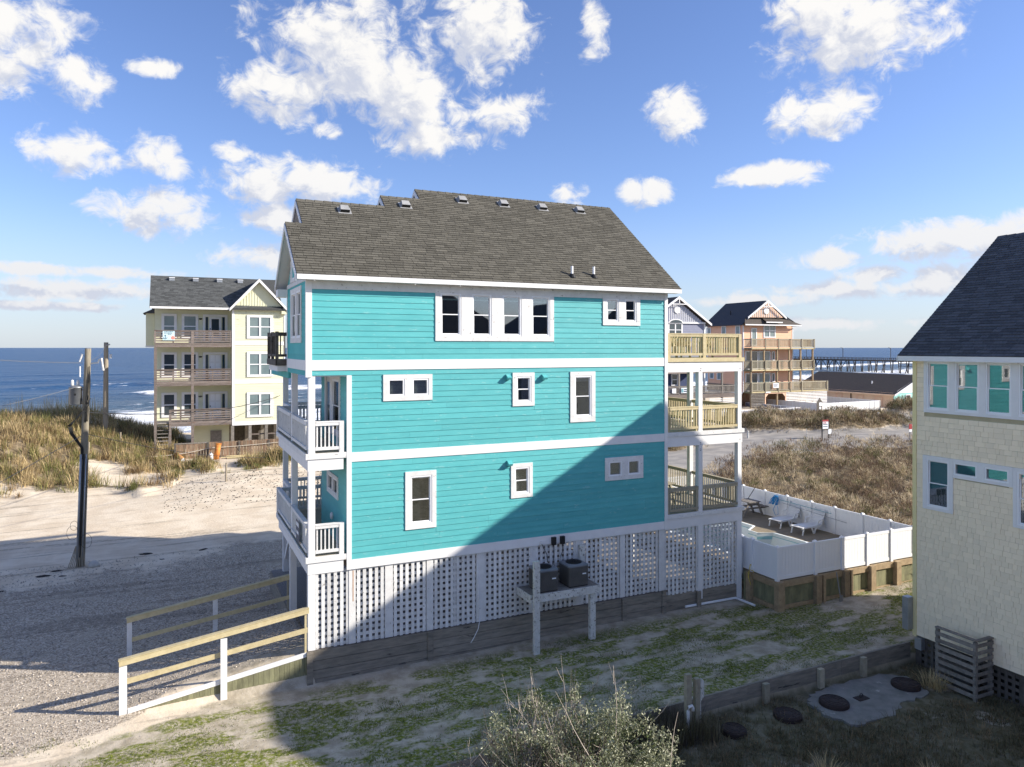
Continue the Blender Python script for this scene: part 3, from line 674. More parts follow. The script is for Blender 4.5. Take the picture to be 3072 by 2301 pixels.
# walls (front), with clapboards as sub-parts
w1 = obj('wall', wall_mesh(MB(), 'S', 0, 1.17, XR-.02, 3.2, 6.5, h1, .14, -.002), 'interior', TH)
courses(w1, 'S', 0, 1.29, 12.65, 3.46, 6.36, .181, CAS1, 'teal')
w2 = obj('wall', wall_mesh(MB(), 'S', 0, 1.17, XR-.02, 6.5, 8.93, h2, .14, -.002), 'interior', TH)
courses(w2, 'S', 0, 1.29, 12.65, 6.64, 8.93, .176, CAS2, 'teal')
w3 = obj('wall', wall_mesh(MB(), 'S', 0, .02, XR-.02, 8.935, 11.72, h3, .14, -.002), 'interior', TH)
courses(w3, 'S', 0, .14, 12.65, 8.935, 9.085, .16, [], 'teal')
courses(w3, 'S', 0, .14, 12.65, 9.385, 11.46, .1735, CAS3, 'teal')
# left (west) faces: upper bay overhangs the porch
hw = window(TH, 'W', 0, .80, 2.92, 9.90, 11.62, [(.98,1.72,10.10,11.44),(2.00,2.74,10.10,11.44)], blinds=[('blind',1),('blind',1)])
ww = obj('wall', wall_mesh(MB(), 'W', 0, .0, 3.76, 8.935, 11.72, hw, .14, -.002), 'interior', TH)
courses(ww, 'W', 0, .05, 3.70, 8.935, 9.085, .16, [], 'teal_aged', joints=False)
courses(ww, 'W', 0, .05, 3.70, 9.385, 11.70, .1735, [(.80,2.92,9.90,11.62)], 'teal_aged', joints=False)
for zz0, zz1 in ((3.2, 6.5), (6.5, 8.93)):
    hl = window(TH, 'W', 1.17, 1.17, 2.91, 5.00, 5.72, [(1.36,1.92,5.17,5.56),(2.16,2.72,5.17,5.56)], hung=False) if zz0 < 4 else window(TH, 'W', 1.17, .88, 2.30, 6.98, 8.86, [(1.08,2.10,7.12,8.70)], blinds=[('curtain',.0)])
    ho = [] if zz0 < 4 else [(2.42, 3.22, 6.9, 8.8)]
    wv = obj('wall', wall_mesh(MB(), 'W', 1.17, .0, 4.0, zz0, zz1, hl+ho, .14, -.002), 'interior', TH)
    courses(wv, 'W', 1.17, .02, 4.0, zz0+(.3 if zz0 < 4 else .18), zz1-.03, .178, [(1.17,2.91,5.0,5.72)] if zz0 < 4 else [(.88,2.30,6.98,8.86),(2.36,3.28,6.6,8.84)], 'teal', joints=False)
    if zz0 > 4:
        d = FP('door', TH, 'curtain', 'W', 1.17, 2.43, 3.21, 6.72, 8.79, -.06, -.01); FP('pane', d, 'far_glass', 'W', 1.17, 2.55, 3.09, 6.95, 8.62, -.009, -.004)
        P('door_frame', TH, 'white', 1.13, 1.17, 3.21, 3.30, 6.72, 8.88); P('door_frame', TH, 'white', 1.13, 1.17, 2.34, 2.43, 6.72, 8.88); P('door_frame', TH, 'white', 1.13, 1.17, 2.43, 3.21, 8.79, 8.88)
vd = obj('dryer_vent', MB().lathe((0,0,0), [(.11,0),(.12,.03),(.09,.07),(.02,.08)], 14), 'white', TH); vd.location = (1.15, 2.05, 4.35); vd.rotation_euler = (0, -math.pi/2, 0)
# back, right and inner walls, floors (plain: out of sight)
bk = MB()
bk.box(12.62,12.76,.14,8.6,3.2,11.7); bk.box(3.4,12.62,8.46,8.6,3.2,11.7); bk.box(3.4,3.54,4.0,8.46,3.2,11.7); bk.box(1.32,3.4,3.88,4.0,3.2,8.93); bk.box(.15,3.54,3.64,3.76,8.94,11.7)
obj('rear_wall', bk, 'teal', TH)
for z in (3.22, 6.42, 8.95):
    P('floor', TH, 'interior', 1.32, 12.62, .15, 3.87, z, z+.18); P('floor', TH, 'interior', 3.55, 12.61, 3.88, 8.45, z, z+.18)
P('ceiling', TH, 'interior', .16, 12.61, .15, 3.63, 11.55, 11.62)
P('partition', TH, 'dim', 3.55, 12.60, 3.70, 3.80, 3.45, 11.5)
# trim
for nm, z0, z1, x0 in (('band_board', 3.17, 3.46, 1.30), ('band_board', 6.36, 6.64, 1.30), ('band_board', 9.085, 9.385, .145)):
    P(nm, TH, 'white', x0, 12.645, -.034, -.0, z0, z1)
P('band_board', TH, 'white', -.034, -.0, .02, 3.75, 9.085, 9.385)
P('frieze_board', TH, 'white_old', .145, 12.645, -.036, 0, 11.46, 11.72)
P('frieze_board', TH, 'white_old', -.034, 0, .0, 3.76, 11.70, 11.83)
P('corner_board', TH, 'white', -.036, .14, -.040, 0, 8.89, 11.72); P('corner_board', TH, 'white', -.038, 0, .001, .05, 8.89, 11.70); P('corner_board', TH, 'white', -.036, 0, 3.70, 3.77, 8.935, 11.70)
P('corner_board', TH, 'white', 1.15, 1.295, -.04, 0, 3.17, 8.93); P('corner_board', TH, 'white', 12.648, XR, -.045, 0, 3.15, 11.72)
P('porch_ceiling', TH, 'soffit', .16, 1.16, .02, 3.74, 8.90, 8.932)
# ---- roof: nested gables that share the front slope
YE, ZE = -.35, 11.86
SEC = [(-.34, .18, 1.94), (.18, 3.18, 3.22), (3.18, 4.64, 3.84), (4.64, 13.16, 4.44)]
zr = lambda y: ZE+ROOFP*(y-YE)
roof = MB()
for i, (xa, xb, yr) in enumerate(SEC):
    yb = 2*yr-YE; t = .13
    roof.prism([(YE, ZE), (yr, zr(yr)), (yb, ZE), (yb, ZE-.05), (yr, zr(yr)-.06), (YE, ZE-.05)], 'x', xa, xb+(.35 if i < 3 else 0))
    obj('roof_soffit', MB().prism([(YE+.01, ZE-.052), (yr, zr(yr)-.065), (yb-.01, ZE-.052), (yb-.01, ZE-t), (yr, zr(yr)-t*1.25), (YE+.01, ZE-t)], 'x', xa+.01, xb+(.34 if i < 3 else -.01)), 'soffit', TH)
RF = obj('roof', roof, 'roof_edge', TH)
cs = math.sqrt(1+ROOFP**2)
fr = slope_frame((0, YE, ZE), (1,0,0), (0, 1, ROOFP))
def xmin(s):
    y = YE+s/cs
    for xa, xb, yr in SEC:
        if y < yr-.03: return xa
    return 4.64
roof_shingles(RF, 'shingle', fr, xmin, lambda s: 13.16, (4.44-YE)*cs, order=lambda q: (q[0]+q[1]*.9))
for xa, xb, yr in SEC:                                     # ridge caps
    x = xa
    while x < (13.1 if yr > 4.4 else xb):
        w = min(.30, (13.16 if yr > 4.4 else xb)-x); z = zr(yr)
        m = MB().hexa([(x,yr-.14,z-.10),(x+w*1.05,yr-.14,z-.115),(x+w*1.05,yr+.14,z-.115),(x,yr+.14,z-.10),(x,yr-.01,z+.025),(x+w*1.05,yr-.01,z+.010),(x+w*1.05,yr+.01,z+.010),(x,yr+.01,z+.025)])
        obj('ridge_cap', m, 'shingle', RF); x += .30
# gable ends, fascia, rakes
P('fascia', TH, 'white', -.33, 13.15, YE-.03, YE-.001, ZE-.155, ZE-.012)
P('soffit', TH, 'soffit', -.30, 13.12, YE+.0, -.04, ZE-.15, ZE-.135)
for i, (xa, xb, yr) in enumerate(SEC):
    z = zr(yr); yb = 2*yr-YE; x = xa
    for s in (-1, 1):
        p0 = (x+.0, yr+s*(yr-YE), ZE); p1 = (x, yr, z)
        m = MB().hexa([(x-.03,p0[1],ZE-.20),(x,p0[1],ZE-.20),(x,p0[1],ZE-.02),(x-.03,p0[1],ZE-.02),(x-.03,yr,z-.21),(x,yr,z-.21),(x,yr,z-.03),(x-.03,yr,z-.03)])
        if i == 0 or s == 1 or True: obj('rake_board', m, 'white', TH)
    g = MB(); xw = (0, .5, 3.42, 4.9)[i]
    y0 = YE+.35
    g.prism([(y0+.0, 11.72), (yr, z-.16), (yb-.35, 11.72)], 'x', xw, xw+.1)
    obj('gable_wall', g, 'teal_aged' if i == 0 else 'slate_blue', TH)
    if i == 0:
        gy_ = .3
        while gy_ < yb-.5:
            top = 11.72+ (gy_-y0)*ROOFP if gy_ < yr else 11.72+(yb-.35-gy_)*ROOFP
            if top-.25 > 11.9 and not 1.9 < gy_ < 2.9: P('batten', TH, 'white_old', xw-.02, xw, gy_, gy_+.035, 11.84, top-.12)
            gy_ += .22
window(TH, 'W', .0, 1.95, 2.88, 11.84, 12.55, [(2.12,2.70,11.98,12.36)], hung=False, gm='far_glass')
P('eave_return', TH, 'white', -.33, -.01, 3.72, 4.20, 11.45, 11.70)
# attic vents and plumbing stacks
vents = [(1.68,2.75),(3.95,3.32),(6.34,3.94),(8.04,3.94),(9.71,3.93),(11.42,3.96)]
q = math.atan(ROOFP)
for vx, vy in vents:
    R_ = slope_frame((vx, vy+.05, zr(vy+.05)), (1,0,0), (0,1,ROOFP))
    m = MB().box(-.22,.22,-.25,.18,.012,.022)
    b = obj('roof_vent', m, 'vent_metal', RF); b.matrix_parent_inverse = wm(RF).inverted(); b.location = R_.translation; b.rotation_euler = R_.to_euler()
    h = MB().hexa([(-.16,-.15,.02),(.16,-.15,.02),(.16,.15,.02),(-.16,.15,.02),(-.155,-.17,.13),(.155,-.17,.13),(.13,.10,.155),(-.13,.10,.155)])
    k = obj('vent_hood', h, 'vent_metal', b); k.location = R_.translation; k.rotation_euler = R_.to_euler(); k.matrix_parent_inverse = wm(b).inverted()
    s = MB().box(-.15,.15,-.182,-.165,.03,.12); k2 = obj('vent_screen', s, 'black', b); k2.location = R_.translation; k2.rotation_euler = R_.to_euler(); k2.matrix_parent_inverse = wm(b).inverted()
for vx, vy in ((8.86, .08), (9.74, .11)):
    z = zr(vy)
    st_ = obj('vent_stack', MB().tube([(vx,vy,z-.1),(vx,vy,z+.34)], .045, 12), 'vinyl', RF)
    obj('flashing', MB().lathe((vx,vy,z-.06), [(.15,0),(.12,.05),(.06,.14)], 12), 'black', st_)
# wall vents, meter boxes
for vx, vz in ((6.40, 8.80), (7.72, 8.78), (6.44, 5.99)):
    m = MB().prism([(-.17, -.02), (-.035, .075), (0, .075), (0, -.09), (-.13, -.09)], 'x', -.075, .075)
    o = obj('wall_vent', m, 'teal', TH); o.location = (vx, -.018, vz)
for vx in (8.07, 8.40): P('disconnect_box', TH, 'black', vx-.075, vx+.075, -.13, -.035, 3.14, 3.40)
P('faucet_plate', TH, 'white_old', 7.56, 7.70, -.06, -.035, 3.19, 3.30)
for pts in ([(8.07,-.08,3.14),(8.07,-.09,2.8),(8.02,-.10,2.5),(8.0,-.25,2.1)], [(8.40,-.08,3.14),(8.41,-.09,2.9),(8.33,-.1,2.75),(8.30,-.09,2.5),(8.45,-.2,2.25)], [(7.63,-.06,3.2),(7.72,-.1,3.0),(7.8,-.1,2.85),(7.82,-.1,2.6)]):
    obj('conduit', MB().tube(pts, .014, 6), 'ac_case', TH, True)
# ---- left porch decks (middle and lower storeys)
PW = 'white_old'
for zd in (6.66, 3.65):
    P('deck_boards', TH, 'pine_grey', .02, 3.38, .02, 6.45, zd-.04, zd); P('deck_boards', TH, 'pine_grey', .45, 3.38, 6.46, 8.3, zd-.04, zd)
    P('rim_board', TH, PW, .0, 1.15, -.035, .02, zd-.16, zd+.005); P('rim_board', TH, PW, -.035, .0, -.035, 6.5, zd-.16, zd+.005)
    P('porch_beam', TH, 'white', .03, 1.06, .0, .10, zd-.50, zd-.165); P('porch_beam', TH, 'white', .03, .12, .101, 6.3, zd-.50, zd-.165); P('porch_beam', TH, 'white', .12, 3.3, 6.2, 6.3, zd-.50, zd-.165)
    railing(TH, 'x', .07, .25, .94, zd, .93, PW, sp=.118)
    P('newel_post', TH, PW, .94, 1.08, .0, .13, zd+.006, zd+.93)
    r1 = railing(TH, 'y', .07, .20, 3.15, zd, .93, PW, sp=.10); railing(TH, 'y', .07, 3.40, 6.36, zd, .93, PW, sp=.10)
    railing(TH, 'x', 6.40, .10, 3.3, zd, .93, PW, sp=.13)
    railing(TH, 'y', .50, 6.5, 8.2, zd, .93, PW, sp=.13); railing(TH, 'x', 8.25, .55, 3.3, zd, .93, PW, sp=.13)
    P('newel_post', TH, PW, -.02, .10, 6.37, 6.49, zd+.006, zd+.95)
    for (x, y) in ((.05, .0), (.05, 3.18), (.45, 8.15)):
        P('porch_post', TH, 'white', x, x+.19, y+.002, y+.19, zd+.003, (8.93 if zd > 5 else 6.16))
P('porch_header', TH, 'teal_aged', .02, .16, 3.78, 8.4, 8.72, 8.93)
# top rear deck seen beyond the bay
P('deck_boards', TH, 'pine_grey', -.33, 3.3, 4.05, 6.4, 9.30, 9.34); P('rim_board', TH, 'wood_dark', -.36, 3.3, 4.0, 4.04, 9.15, 9.35); P('rim_board', TH, 'wood_dark', -.37, -.33, 4.0, 6.42, 9.15, 9.35); P('porch_beam', TH, 'white', -.30, 3.3, 4.06, 6.35, 8.95, 9.14)
railing(TH, 'x', 4.12, -.26, 3.2, 9.35, .92, 'wood_dark', sp=.14); railing(TH, 'y', -.28, 4.20, 6.3, 9.35, .92, 'wood_dark', sp=.14)
for x, y in ((-.36, 4.04), (-.36, 5.2), (-.36, 6.26)): P('newel_post', TH, 'wood_dark', x, x+.1, y, y+.1, 9.351, 10.30)
# pilings
for (x, y) in ((.04, 0), (.05, 3.55), (.45, 8.2)):
    P('piling', TH, 'white', x, x+.21, y+.004, y+.21, .3 if y > 0 else .93, 3.14)
for x in (3.75, 7.35, 10.9, 12.6):
    for y in (2.2, 4.6, 7.6): P('piling', TH, 'wood_grey', x-.13, x+.13, y-.13, y+.13, .3, 3.2)
for (x, y) in ((1.3, 4.0), (2.9, 7.6), (14.25, 4.3), (16.1, 7.2)): P('piling', TH, 'white', x-.1, x+.1, y-.1, y+.1, .3, 3.2)
# knee braces and stair on the far side of the lower porch
obj('brace', MB().beam((.55,8.1,2.6),(.55,7.0,3.1),.07,.12), 'white', TH); obj('brace', MB().beam((.52,8.1,1.5),(.52,6.6,3.0),.07,.14), 'white', TH)
# bench-like sign board on the lower porch rail
sg = P('notice_board', TH, 'ink_grey', -.052, -.040, 1.05, 1.65, 3.80, 4.45); P('lettering', sg, 'sign_white', -.056, -.053, 1.12, 1.58, 4.28, 4.40); P('lettering', sg, 'sign_white', -.056, -.053, 1.15, 1.55, 4.05, 4.14)
# ---- right porch (three decks)
NP = 'pine'
for zd, rm, rimm, h in ((9.37, NP, NP, .91), (6.65, NP, PW, .93), (3.66, 'pine_grey', PW, .94)):
    P('deck_boards', TH, 'pine_grey', 12.80, 16.36, .03, 8.4, zd-.04, zd)
    P('rim_board', TH, rimm, 12.79, 16.39, -.04, .02, zd-.145, zd+.005); P('rim_board', TH, rimm, 16.36, 16.40, .021, 8.4, zd-.145, zd+.004)
    P('porch_beam', TH, 'white', 12.79, 16.31, .0, .10, zd-.52, zd-.150); P('porch_beam', TH, 'white', 16.20, 16.29, .101, 8.3, zd-.52, zd-.150)
    for y in np.arange(1.0, 8.2, 1.4): P('joist', TH, 'white_old', 12.8, 16.19, y, y+.04, zd-.28, zd-.042)
    if zd > 9:
        for x in (12.80, 14.43, 16.15): P('newel_post', TH, rm, x, x+.13, .0, .12, zd+.006, zd+.90)
        spans = ((12.93, 14.43), (14.56, 16.15))
    else:
        P('newel_post', TH, rm, 12.80, 12.91, .03, .13, zd+.003, zd+h); P('newel_post', TH, rm, 14.12, 14.22, .03, .13, zd+.003, zd+h-.03)
        spans = ((12.91, 14.22), (14.41, 16.10))
    for a, b in spans: railing(TH, 'x', .07, a, b, zd, h, rm, sp=.122)
    railing(TH, 'y', 16.25, .22 if zd < 9 else .14, 2.85, zd, h, rm, sp=.122); railing(TH, 'y', 16.25, 3.08, 7.9, zd, h, rm, sp=.122)
    railing(TH, 'x', 7.95, 12.9, 16.15, zd, h, rm, sp=.122)
    if zd < 9:
        zt = {6.65: 8.85, 3.66: 6.13}[zd]
        for (x, y) in ((14.22, .0), (16.10, .0), (16.10, 2.87), (12.86, 7.9), (16.10, 7.9)):
            P('porch_post', TH, 'white', x, x+.18, y+.003, y+.19, zd+.003, zt)
bolts(TH, [(16.2,-.001,8.95),(14.32,-.001,8.98),(14.30,-.001,8.90),(16.2,-.001,6.25),(14.31,-.001,6.22),(14.31,-.001,6.16),(14.31,-.001,5.98),(14.30,-.001,5.93)])
P('porch_post', TH, 'white', 14.20, 14.40, .0, .2, .40, 3.14); P('porch_post', TH, 'white', 16.06, 16.28, .0, .2, .15, 3.14)
# ---- lattice skirt
PAN = [(.26,1.22),(1.43,2.32),(2.57,3.64),(3.86,5.31),(5.60,7.24),(7.46,8.95),(9.18,10.76),(10.98,12.43),(12.67,14.20),(14.41,16.05)]
LSP = .1815
for i, (a, b) in enumerate(PAN):
    zb = .94 if i < 8 else .73; zt = 3.16
    hm = MB().box(a-.01, b+.01, .083, .10, zt-.02, zt+.02)
    lp = obj('lattice_panel', hm, 'white_old', TH)
    n = int((b-a)/LSP); o0 = a+((b-a)-n*LSP)/2
    for k in range(n+1):
        x = o0+k*LSP
        x0, x1 = max(a, x-.048), min(b, x+.048)
        jx = random.uniform(-.006,.006)
        if x1-x0 > .02: P('slat', lp, 'lattice', x0+jx, x1+jx, .022+abs(jx), .038+abs(jx), zb+random.uniform(-.02,.02), zt)
    z = zb+.06
    while z < zt: P('slat', lp, 'lattice', a, b, .062, .080, z-.047+random.uniform(-.005,.005), z+.047); z += LSP*.985
for i in range(len(PAN)-1):
    a, b = PAN[i][1], PAN[i+1][0]
    if b-a > .12 and i != 8: P('skirt_post', TH, 'white_old', a+.004, b-.004, .012, .10, .95 if i < 7 else .42, 3.165)
P('skirt_post', TH, 'white_old', 4.565, 4.605, .028, .039, .95, 3.16)
# rust runs below the band
for x, z0, z1 in ((1.335, 2.2, 3.12),): P('rust_stain', TH, 'pipe_orange', x, x+.025, .0095, .0118, z0, z1)
lw = obj('loose_wire', MB().tube([(5.33,.03,3.1),(5.36,.0,2.3),(5.38,-.03,1.4),(5.40,-.06,1.05),(5.3,-.16,.8),(5.12,-.22,.55),(5.02,-.22,.42)], .012, 6), 'white', TH, True)
# ---- timber bulkhead round the raised fill
BH = thing('retaining_wall', (0, 0, 0), 'low weathered timber retaining wall of horizontal planks under the white lattice', 'retaining wall')
xs = [(0.0, 3.66), (3.66, 7.3), (7.3, 10.81), (10.81, 12.55)]
zs = [.93, .63, .36, .10, -.25]
for a, b in xs:
    for t, u in zip(zs, zs[1:]): P('plank', BH, 'wood_bulk', a+.004, b-.004, -.03+random.uniform(-.006,.006), .03, u+.014, t)
for t, u in ((.74, .46), (.46, .18), (.18, -.1)): P('plank', BH, 'wood_bulk', 12.62, 16.05, .03, .09, u+.006, t)
for x, z1 in ((.0,.93),(3.66,.92),(10.81,.92),(12.52,.97),(14.1,.72)): P('post', BH, 'wood_bulk', x-.005, x+.17, -.085, -.032, -.3, z1)
P('cap_plank', BH, 'wood_dark', .0, 12.6, -.03, .09, .931, .945)
P('side_planks', BH, 'wood_bulk', -.0, .05, 4.2, 8.6, -.2, .9); P('rear_planks', BH, 'wood_bulk', .05, 16.0, 8.6, 8.65, -.2, .85); P('side_planks', BH, 'wood_bulk', 15.99, 16.04, .10, 8.6, -.2, .72)
pd = obj('gravel_pad', MB().box(.05, 12.6, .03, 8.6, -.1, .925).box(12.601, 15.99, .09, 8.6, -.1, .70), 'gravel_dark' if 'gravel_dark' in MAT else 'stone', kind='structure')
# ------------------------------------------------------------------ air-conditioning stand and units
PL = thing('equipment_platform', (6.9, -.9, hz(6.9, -.9)), 'peeling white timber stand carrying two air conditioners beside lattice', 'platform')
P('deck', PL, 'wood_grey', 6.76, 9.28, -1.0, -.03, 1.86, 1.90)
P('rim_board', PL, 'white_peel', 6.74, 9.30, -1.04, -1.001, 1.66, 1.905); P('rim_board', PL, 'white_peel', 6.72, 6.759, -1.04, -.03, 1.66, 1.904); P('rim_board', PL, 'white_peel', 9.281, 9.32, -1.0, -.03, 1.66, 1.904)
for x, zt, zb in ((6.80, 3.0, -.1), (8.95, 1.655, 0.)): P('leg', PL, 'white_peel', x, x+.2, -1.16 if x < 7 else -.99, -1.041 if x < 7 else -.85, zb, zt)
P('post', PL, 'white_peel', 9.04, 9.24, -.16, -.04, 1.905, 3.02)
def ac_unit(x, y, z, s, label):
    t = thing('air_conditioner', (x, y, z), label, 'air conditioner', 'air conditioners on the stand')
    r = .1; m = MB(); n = 6
    def rr(hw, rad, zz): return [(x+sx*(hw-rad)+rad*math.cos(a0+k*math.pi/2/n), y+sy*(hw-rad)+rad*math.sin(a0+k*math.pi/2/n), zz) for sx, sy, a0 in ((1,1,0),(-1,1,math.pi/2),(-1,-1,math.pi),(1,-1,1.5*math.pi)) for k in range(n+1)]
    def loft(m, rings):
        N_ = len(rings[0]); vs = [p for r_ in rings for p in r_]
        fs = [(i*N_+k, i*N_+(k+1) % N_, (i+1)*N_+(k+1) % N_, (i+1)*N_+k) for i in range(len(rings)-1) for k in range(N_)]
        fs += [tuple(range(N_))[::-1], tuple(range((len(rings)-1)*N_, len(rings)*N_))]; m.add(vs, fs)
    hw = s/2; loft(m, [rr(hw, .09, z+.04), rr(hw, .09, z+.66)])
    cs_ = obj('casing', m, 'ac_case', t)
    lv = MB(); zc = z+.10
    while zc < z+.62: loft(lv, [rr(hw+.006, .09, zc), rr(hw+.006, .09, zc+.018)]); zc += .034
    obj('louvres', lv, 'ac_case', t)
    tp = MB(); loft(tp, [rr(hw+.012, .10, z+.655), rr(hw+.012, .10, z+.70), rr(hw-.05, .12, z+.725)]); obj('top_cover', tp, 'ac_top', t)
    fn = MB().lathe((x, y, z+.724), [(.27,0),(.27,.006),(.02,.008)], 24); obj('fan_opening', fn, 'black', t)
    gr = MB()
    for k in range(5):
        R_ = .06+.05*k; gr.tube([(x+R_*math.cos(a), y+R_*math.sin(a), z+.745) for a in np.linspace(0, 2*math.pi, 25)], .004, 4, False)
    for a in np.linspace(0, math.pi, 6, False): gr.tube([(x-.27*math.cos(a), y-.27*math.sin(a), z+.742), (x+.27*math.cos(a), y+.27*math.sin(a), z+.742)], .004, 4)
    obj('fan_guard', gr, 'cable', t)
    P('name_plate', t, 'sign_white', x+.12, x+.26, y-hw-.012, y-hw-.006, z+.40, z+.44)
    P('base_pan', t, 'black', x-hw+.03, x+hw-.03, y-hw+.03, y+hw-.03, z, z+.04)
ac_unit(7.43, -.56, 1.90, .74, 'grey air conditioner beside the tall peeling post of the stand')
ac_unit(8.58, -.52, 1.90, .74, 'brown grey air conditioner at the open end of the stand')
pv = obj('drain_pipe', MB().tube([(13.61,.0,hz(13.61,-.1)+.06),(16.0,.02,hz(16,-.1)+.06),(16.04,-.95,hz(16,-1)+.06)], .045, 10), 'vinyl'); tag(pv, 'bent white plastic pipe lying on the grass by lattice corner', 'pipe')
# ------------------------------------------------------------------ driveway ramp and its two handrails
NR = thing('handrail', (-4.7, .0, .1), 'fresh pine handrail with white posts and white kerb board, long shadow on gravel', 'handrail')
FRL = thing('handrail', (-4.7, 3.8, .25), 'greyish pine handrail on white posts across the gravel ramp, in house shade', 'handrail')
def sloped(parent, name, mat, x0, z0, x1, z1, y0, y1, h):
    return obj(name, MB().hexa([(x0,y0,z0),(x1,y0,z1),(x1,y1,z1),(x0,y1,z0),(x0,y0,z0+h),(x1,y0,z1+h),(x1,y1,z1+h),(x0,y1,z0+h)]), mat, parent)
sloped(NR, 'top_rail', 'pine', -4.80, 1.40, .06, 2.06, -.06, -.02, .13); sloped(NR, 'rail_cap', 'pine', -4.82, 1.535, .06, 2.195, -.07, .08, .03)
sloped(NR, 'middle_rail', 'pine', -4.62, .90, .02, 1.50, -.02, .02, .14)
sloped(NR, 'kerb_board', 'white', -4.60, .12, -.01, .80, -.03, .01, .13)
P('post', NR, 'white', -4.80, -4.62, -.02, .07, -.1, 1.40); P('post', NR, 'white', -2.33, -2.16, -.10, -.061, -.3, 1.72); P('post', NR, 'pine', -.06, -.005, -.015, .05, .80, 2.06)
x = -4.4
while x < -.03: 
    w = .14; obj('board', MB().hexa([(x,-.012,-.35),(x+w-.006,-.012,-.35),(x+w-.006,.02,-.35),(x,.02,-.35),(x,-.012,.11+(x+4.6)*.147),(x+w-.006,-.012,.11+(x+w+4.6)*.147),(x+w-.006,.02,.11+(x+w+4.6)*.147),(x,.02,.11+(x+4.6)*.147)]), 'wood_olive', NR); x += w
sloped(FRL, 'top_rail', 'pine', -4.80, 1.24, .06, 1.94, 3.76, 3.80, .13); sloped(FRL, 'rail_cap', 'pine', -4.82, 1.375, .06, 2.075, 3.74, 3.90, .03)
sloped(FRL, 'middle_rail', 'pine', -4.66, .64, .06, 1.28, 3.78, 3.82, .13)
P('post', FRL, 'white_old', -4.80, -4.66, 3.801, 3.88, .0, 1.30); P('post', FRL, 'white_old', -2.33, -2.19, 3.822, 3.90, .2, 1.58); P('post', FRL, 'pine_grey', -.02, .04, 3.822, 3.88, .85, 2.0)
# ------------------------------------------------------------------ pool court: timber base, paved deck, pool, vinyl fence
PB = thing('pool_terrace', (16.55, -1.55, .1), 'raised pool terrace faced with posts and upright boards below white fence', 'terrace')
FX0, FX1, FY0, FY1 = 16.55, 23.95, -1.55, 12.0; ZD = 1.24
dk = MB(); PX0, PX1, PY0, PY1 = 17.3, 21.7, .7, 10.4
for a, b, z, w in cells(FX0+.02, FX1-.02, FY0+.02, FY1-.02, [(PX0, PX1, PY0, PY1)]): dk.box(a, b, z, w, 1.02, ZD)
obj('paving', dk, 'pool_deck', PB)
for x in (18.43, 19.9, 21.35, 22.8): P('post', PB, 'wood_brown', x-.13, x+.13, FY0-.22, FY0-.03, -.1, 1.21)
for x in (18.75, 20.2): P('post', PB, 'wood_brown', x-.06, x+.06, FY0-.18, FY0-.03, -.1, 1.19)
P('post', PB, 'wood_brown', FX0-.16, FX0+.14, FY0-.24, FY0-.01, -.1, 1.21); P('post', PB, 'wood_brown', FX0-.20, FX0-.02, -.36, -.14, -.1, 1.21)
P('rail', PB, 'wood_brown', FX0+.15, FX1, FY0-.10, FY0-.02, .98, 1.20); P('rail', PB, 'wood_brown', FX0-.10, FX0-.02, FY0+.01, -.38, .98, 1.20)
P('rail', PB, 'wood_brown', FX0+.15, FX1, FY0-.09, FY0-.021, .14, .30); P('rail', PB, 'wood_brown', FX0-.09, FX0-.021, FY0+.01, -.38, .14, .30)
x = FX0
while x < FX1-.05: P('board', PB, 'wood_olive', x, x+.185, FY0-.018+random.uniform(0,.006), FY0+.012, -.1, .99); x += .19
y = FY0+.02
while y < -.2: P('board', PB, 'wood_olive', FX0-.018, FX0+.012, y, y+.185, -.1, .99); y += .19
P('board', PB, 'wood_olive', 16.31, FX0-.02, -.12, -.08, -.1, 1.2); P('rear_skirt', PB, 'wood_olive', FX1-.03, FX1-.0, FY0, FY1, -.1, 1.0)
def pool_ring(off):
    o = [(PX1,PY0+.9),(PX1,5.2),(20.9,5.0),(20.7,5.4),(PX1,6.2),(PX1,PY1-.9),(PX1-.9,PY1),(PX0+.9,PY1),(PX0,PY1-.9),(PX0,PY0+.9),(PX0+.9,PY0),(PX1-.9,PY0)]
    o = [(PX1,PY0+1.0),(PX1-.1,3.6),(20.9,3.9),(20.9,4.5),(PX1,5.0),(PX1,PY1-.9),(PX1-.9,PY1),(PX0+.9,PY1),(PX0,PY1-.9),(PX0,PY0+.9),(PX0+.9,PY0),(PX1-1.0,PY0)]
    cx, cy = (PX0+PX1)/2, (PY0+PY1)/2
    return [(cx+(x-cx)*(1+off/2.0), cy+(y-cy)*(1+off/4.1)) for x, y in o]
pool = thing('swimming_pool', ((PX0+PX1)/2, (PY0+PY1)/2, ZD-.9), 'white shelled swimming pool with pale coping inside white fence', 'pool')
out_, in_ = pool_ring(.0), pool_ring(-.13)
m = MB(); n = len(out_)
# coping + infill to the square opening is paving; shell walls and floor
vs = [(x, y, ZD+.012) for x, y in out_]+[(x, y, ZD+.03) for x, y in in_]+[(x, y, ZD-.12) for x, y in in_]
fs = [(i, (i+1) % n, n+(i+1) % n, n+i) for i in range(n)]+[(n+i, n+(i+1) % n, 2*n+(i+1) % n, 2*n+i) for i in range(n)]
m.add(vs, fs); obj('coping', m, 'pool_white', pool)
m = MB(); lo_ = pool_ring(-.3)
m.add([(x, y, ZD-.12) for x, y in in_]+[(x, y, .2) for x, y in lo_], [(i, (i+1) % n, n+(i+1) % n, n+i) for i in range(n)]+[tuple(range(n, 2*n))]); obj('shell', m, 'pool_white', pool)
m = MB(); m.add([(x, y, ZD-.12) for x, y in pool_ring(-.135)]+[(x, y, ZD-.28) for x, y in pool_ring(-.14)], [(i, (i+1) % n, n+(i+1) % n, n+i) for i in range(n)]); obj('tile_band', m, 'pool_tile', pool)
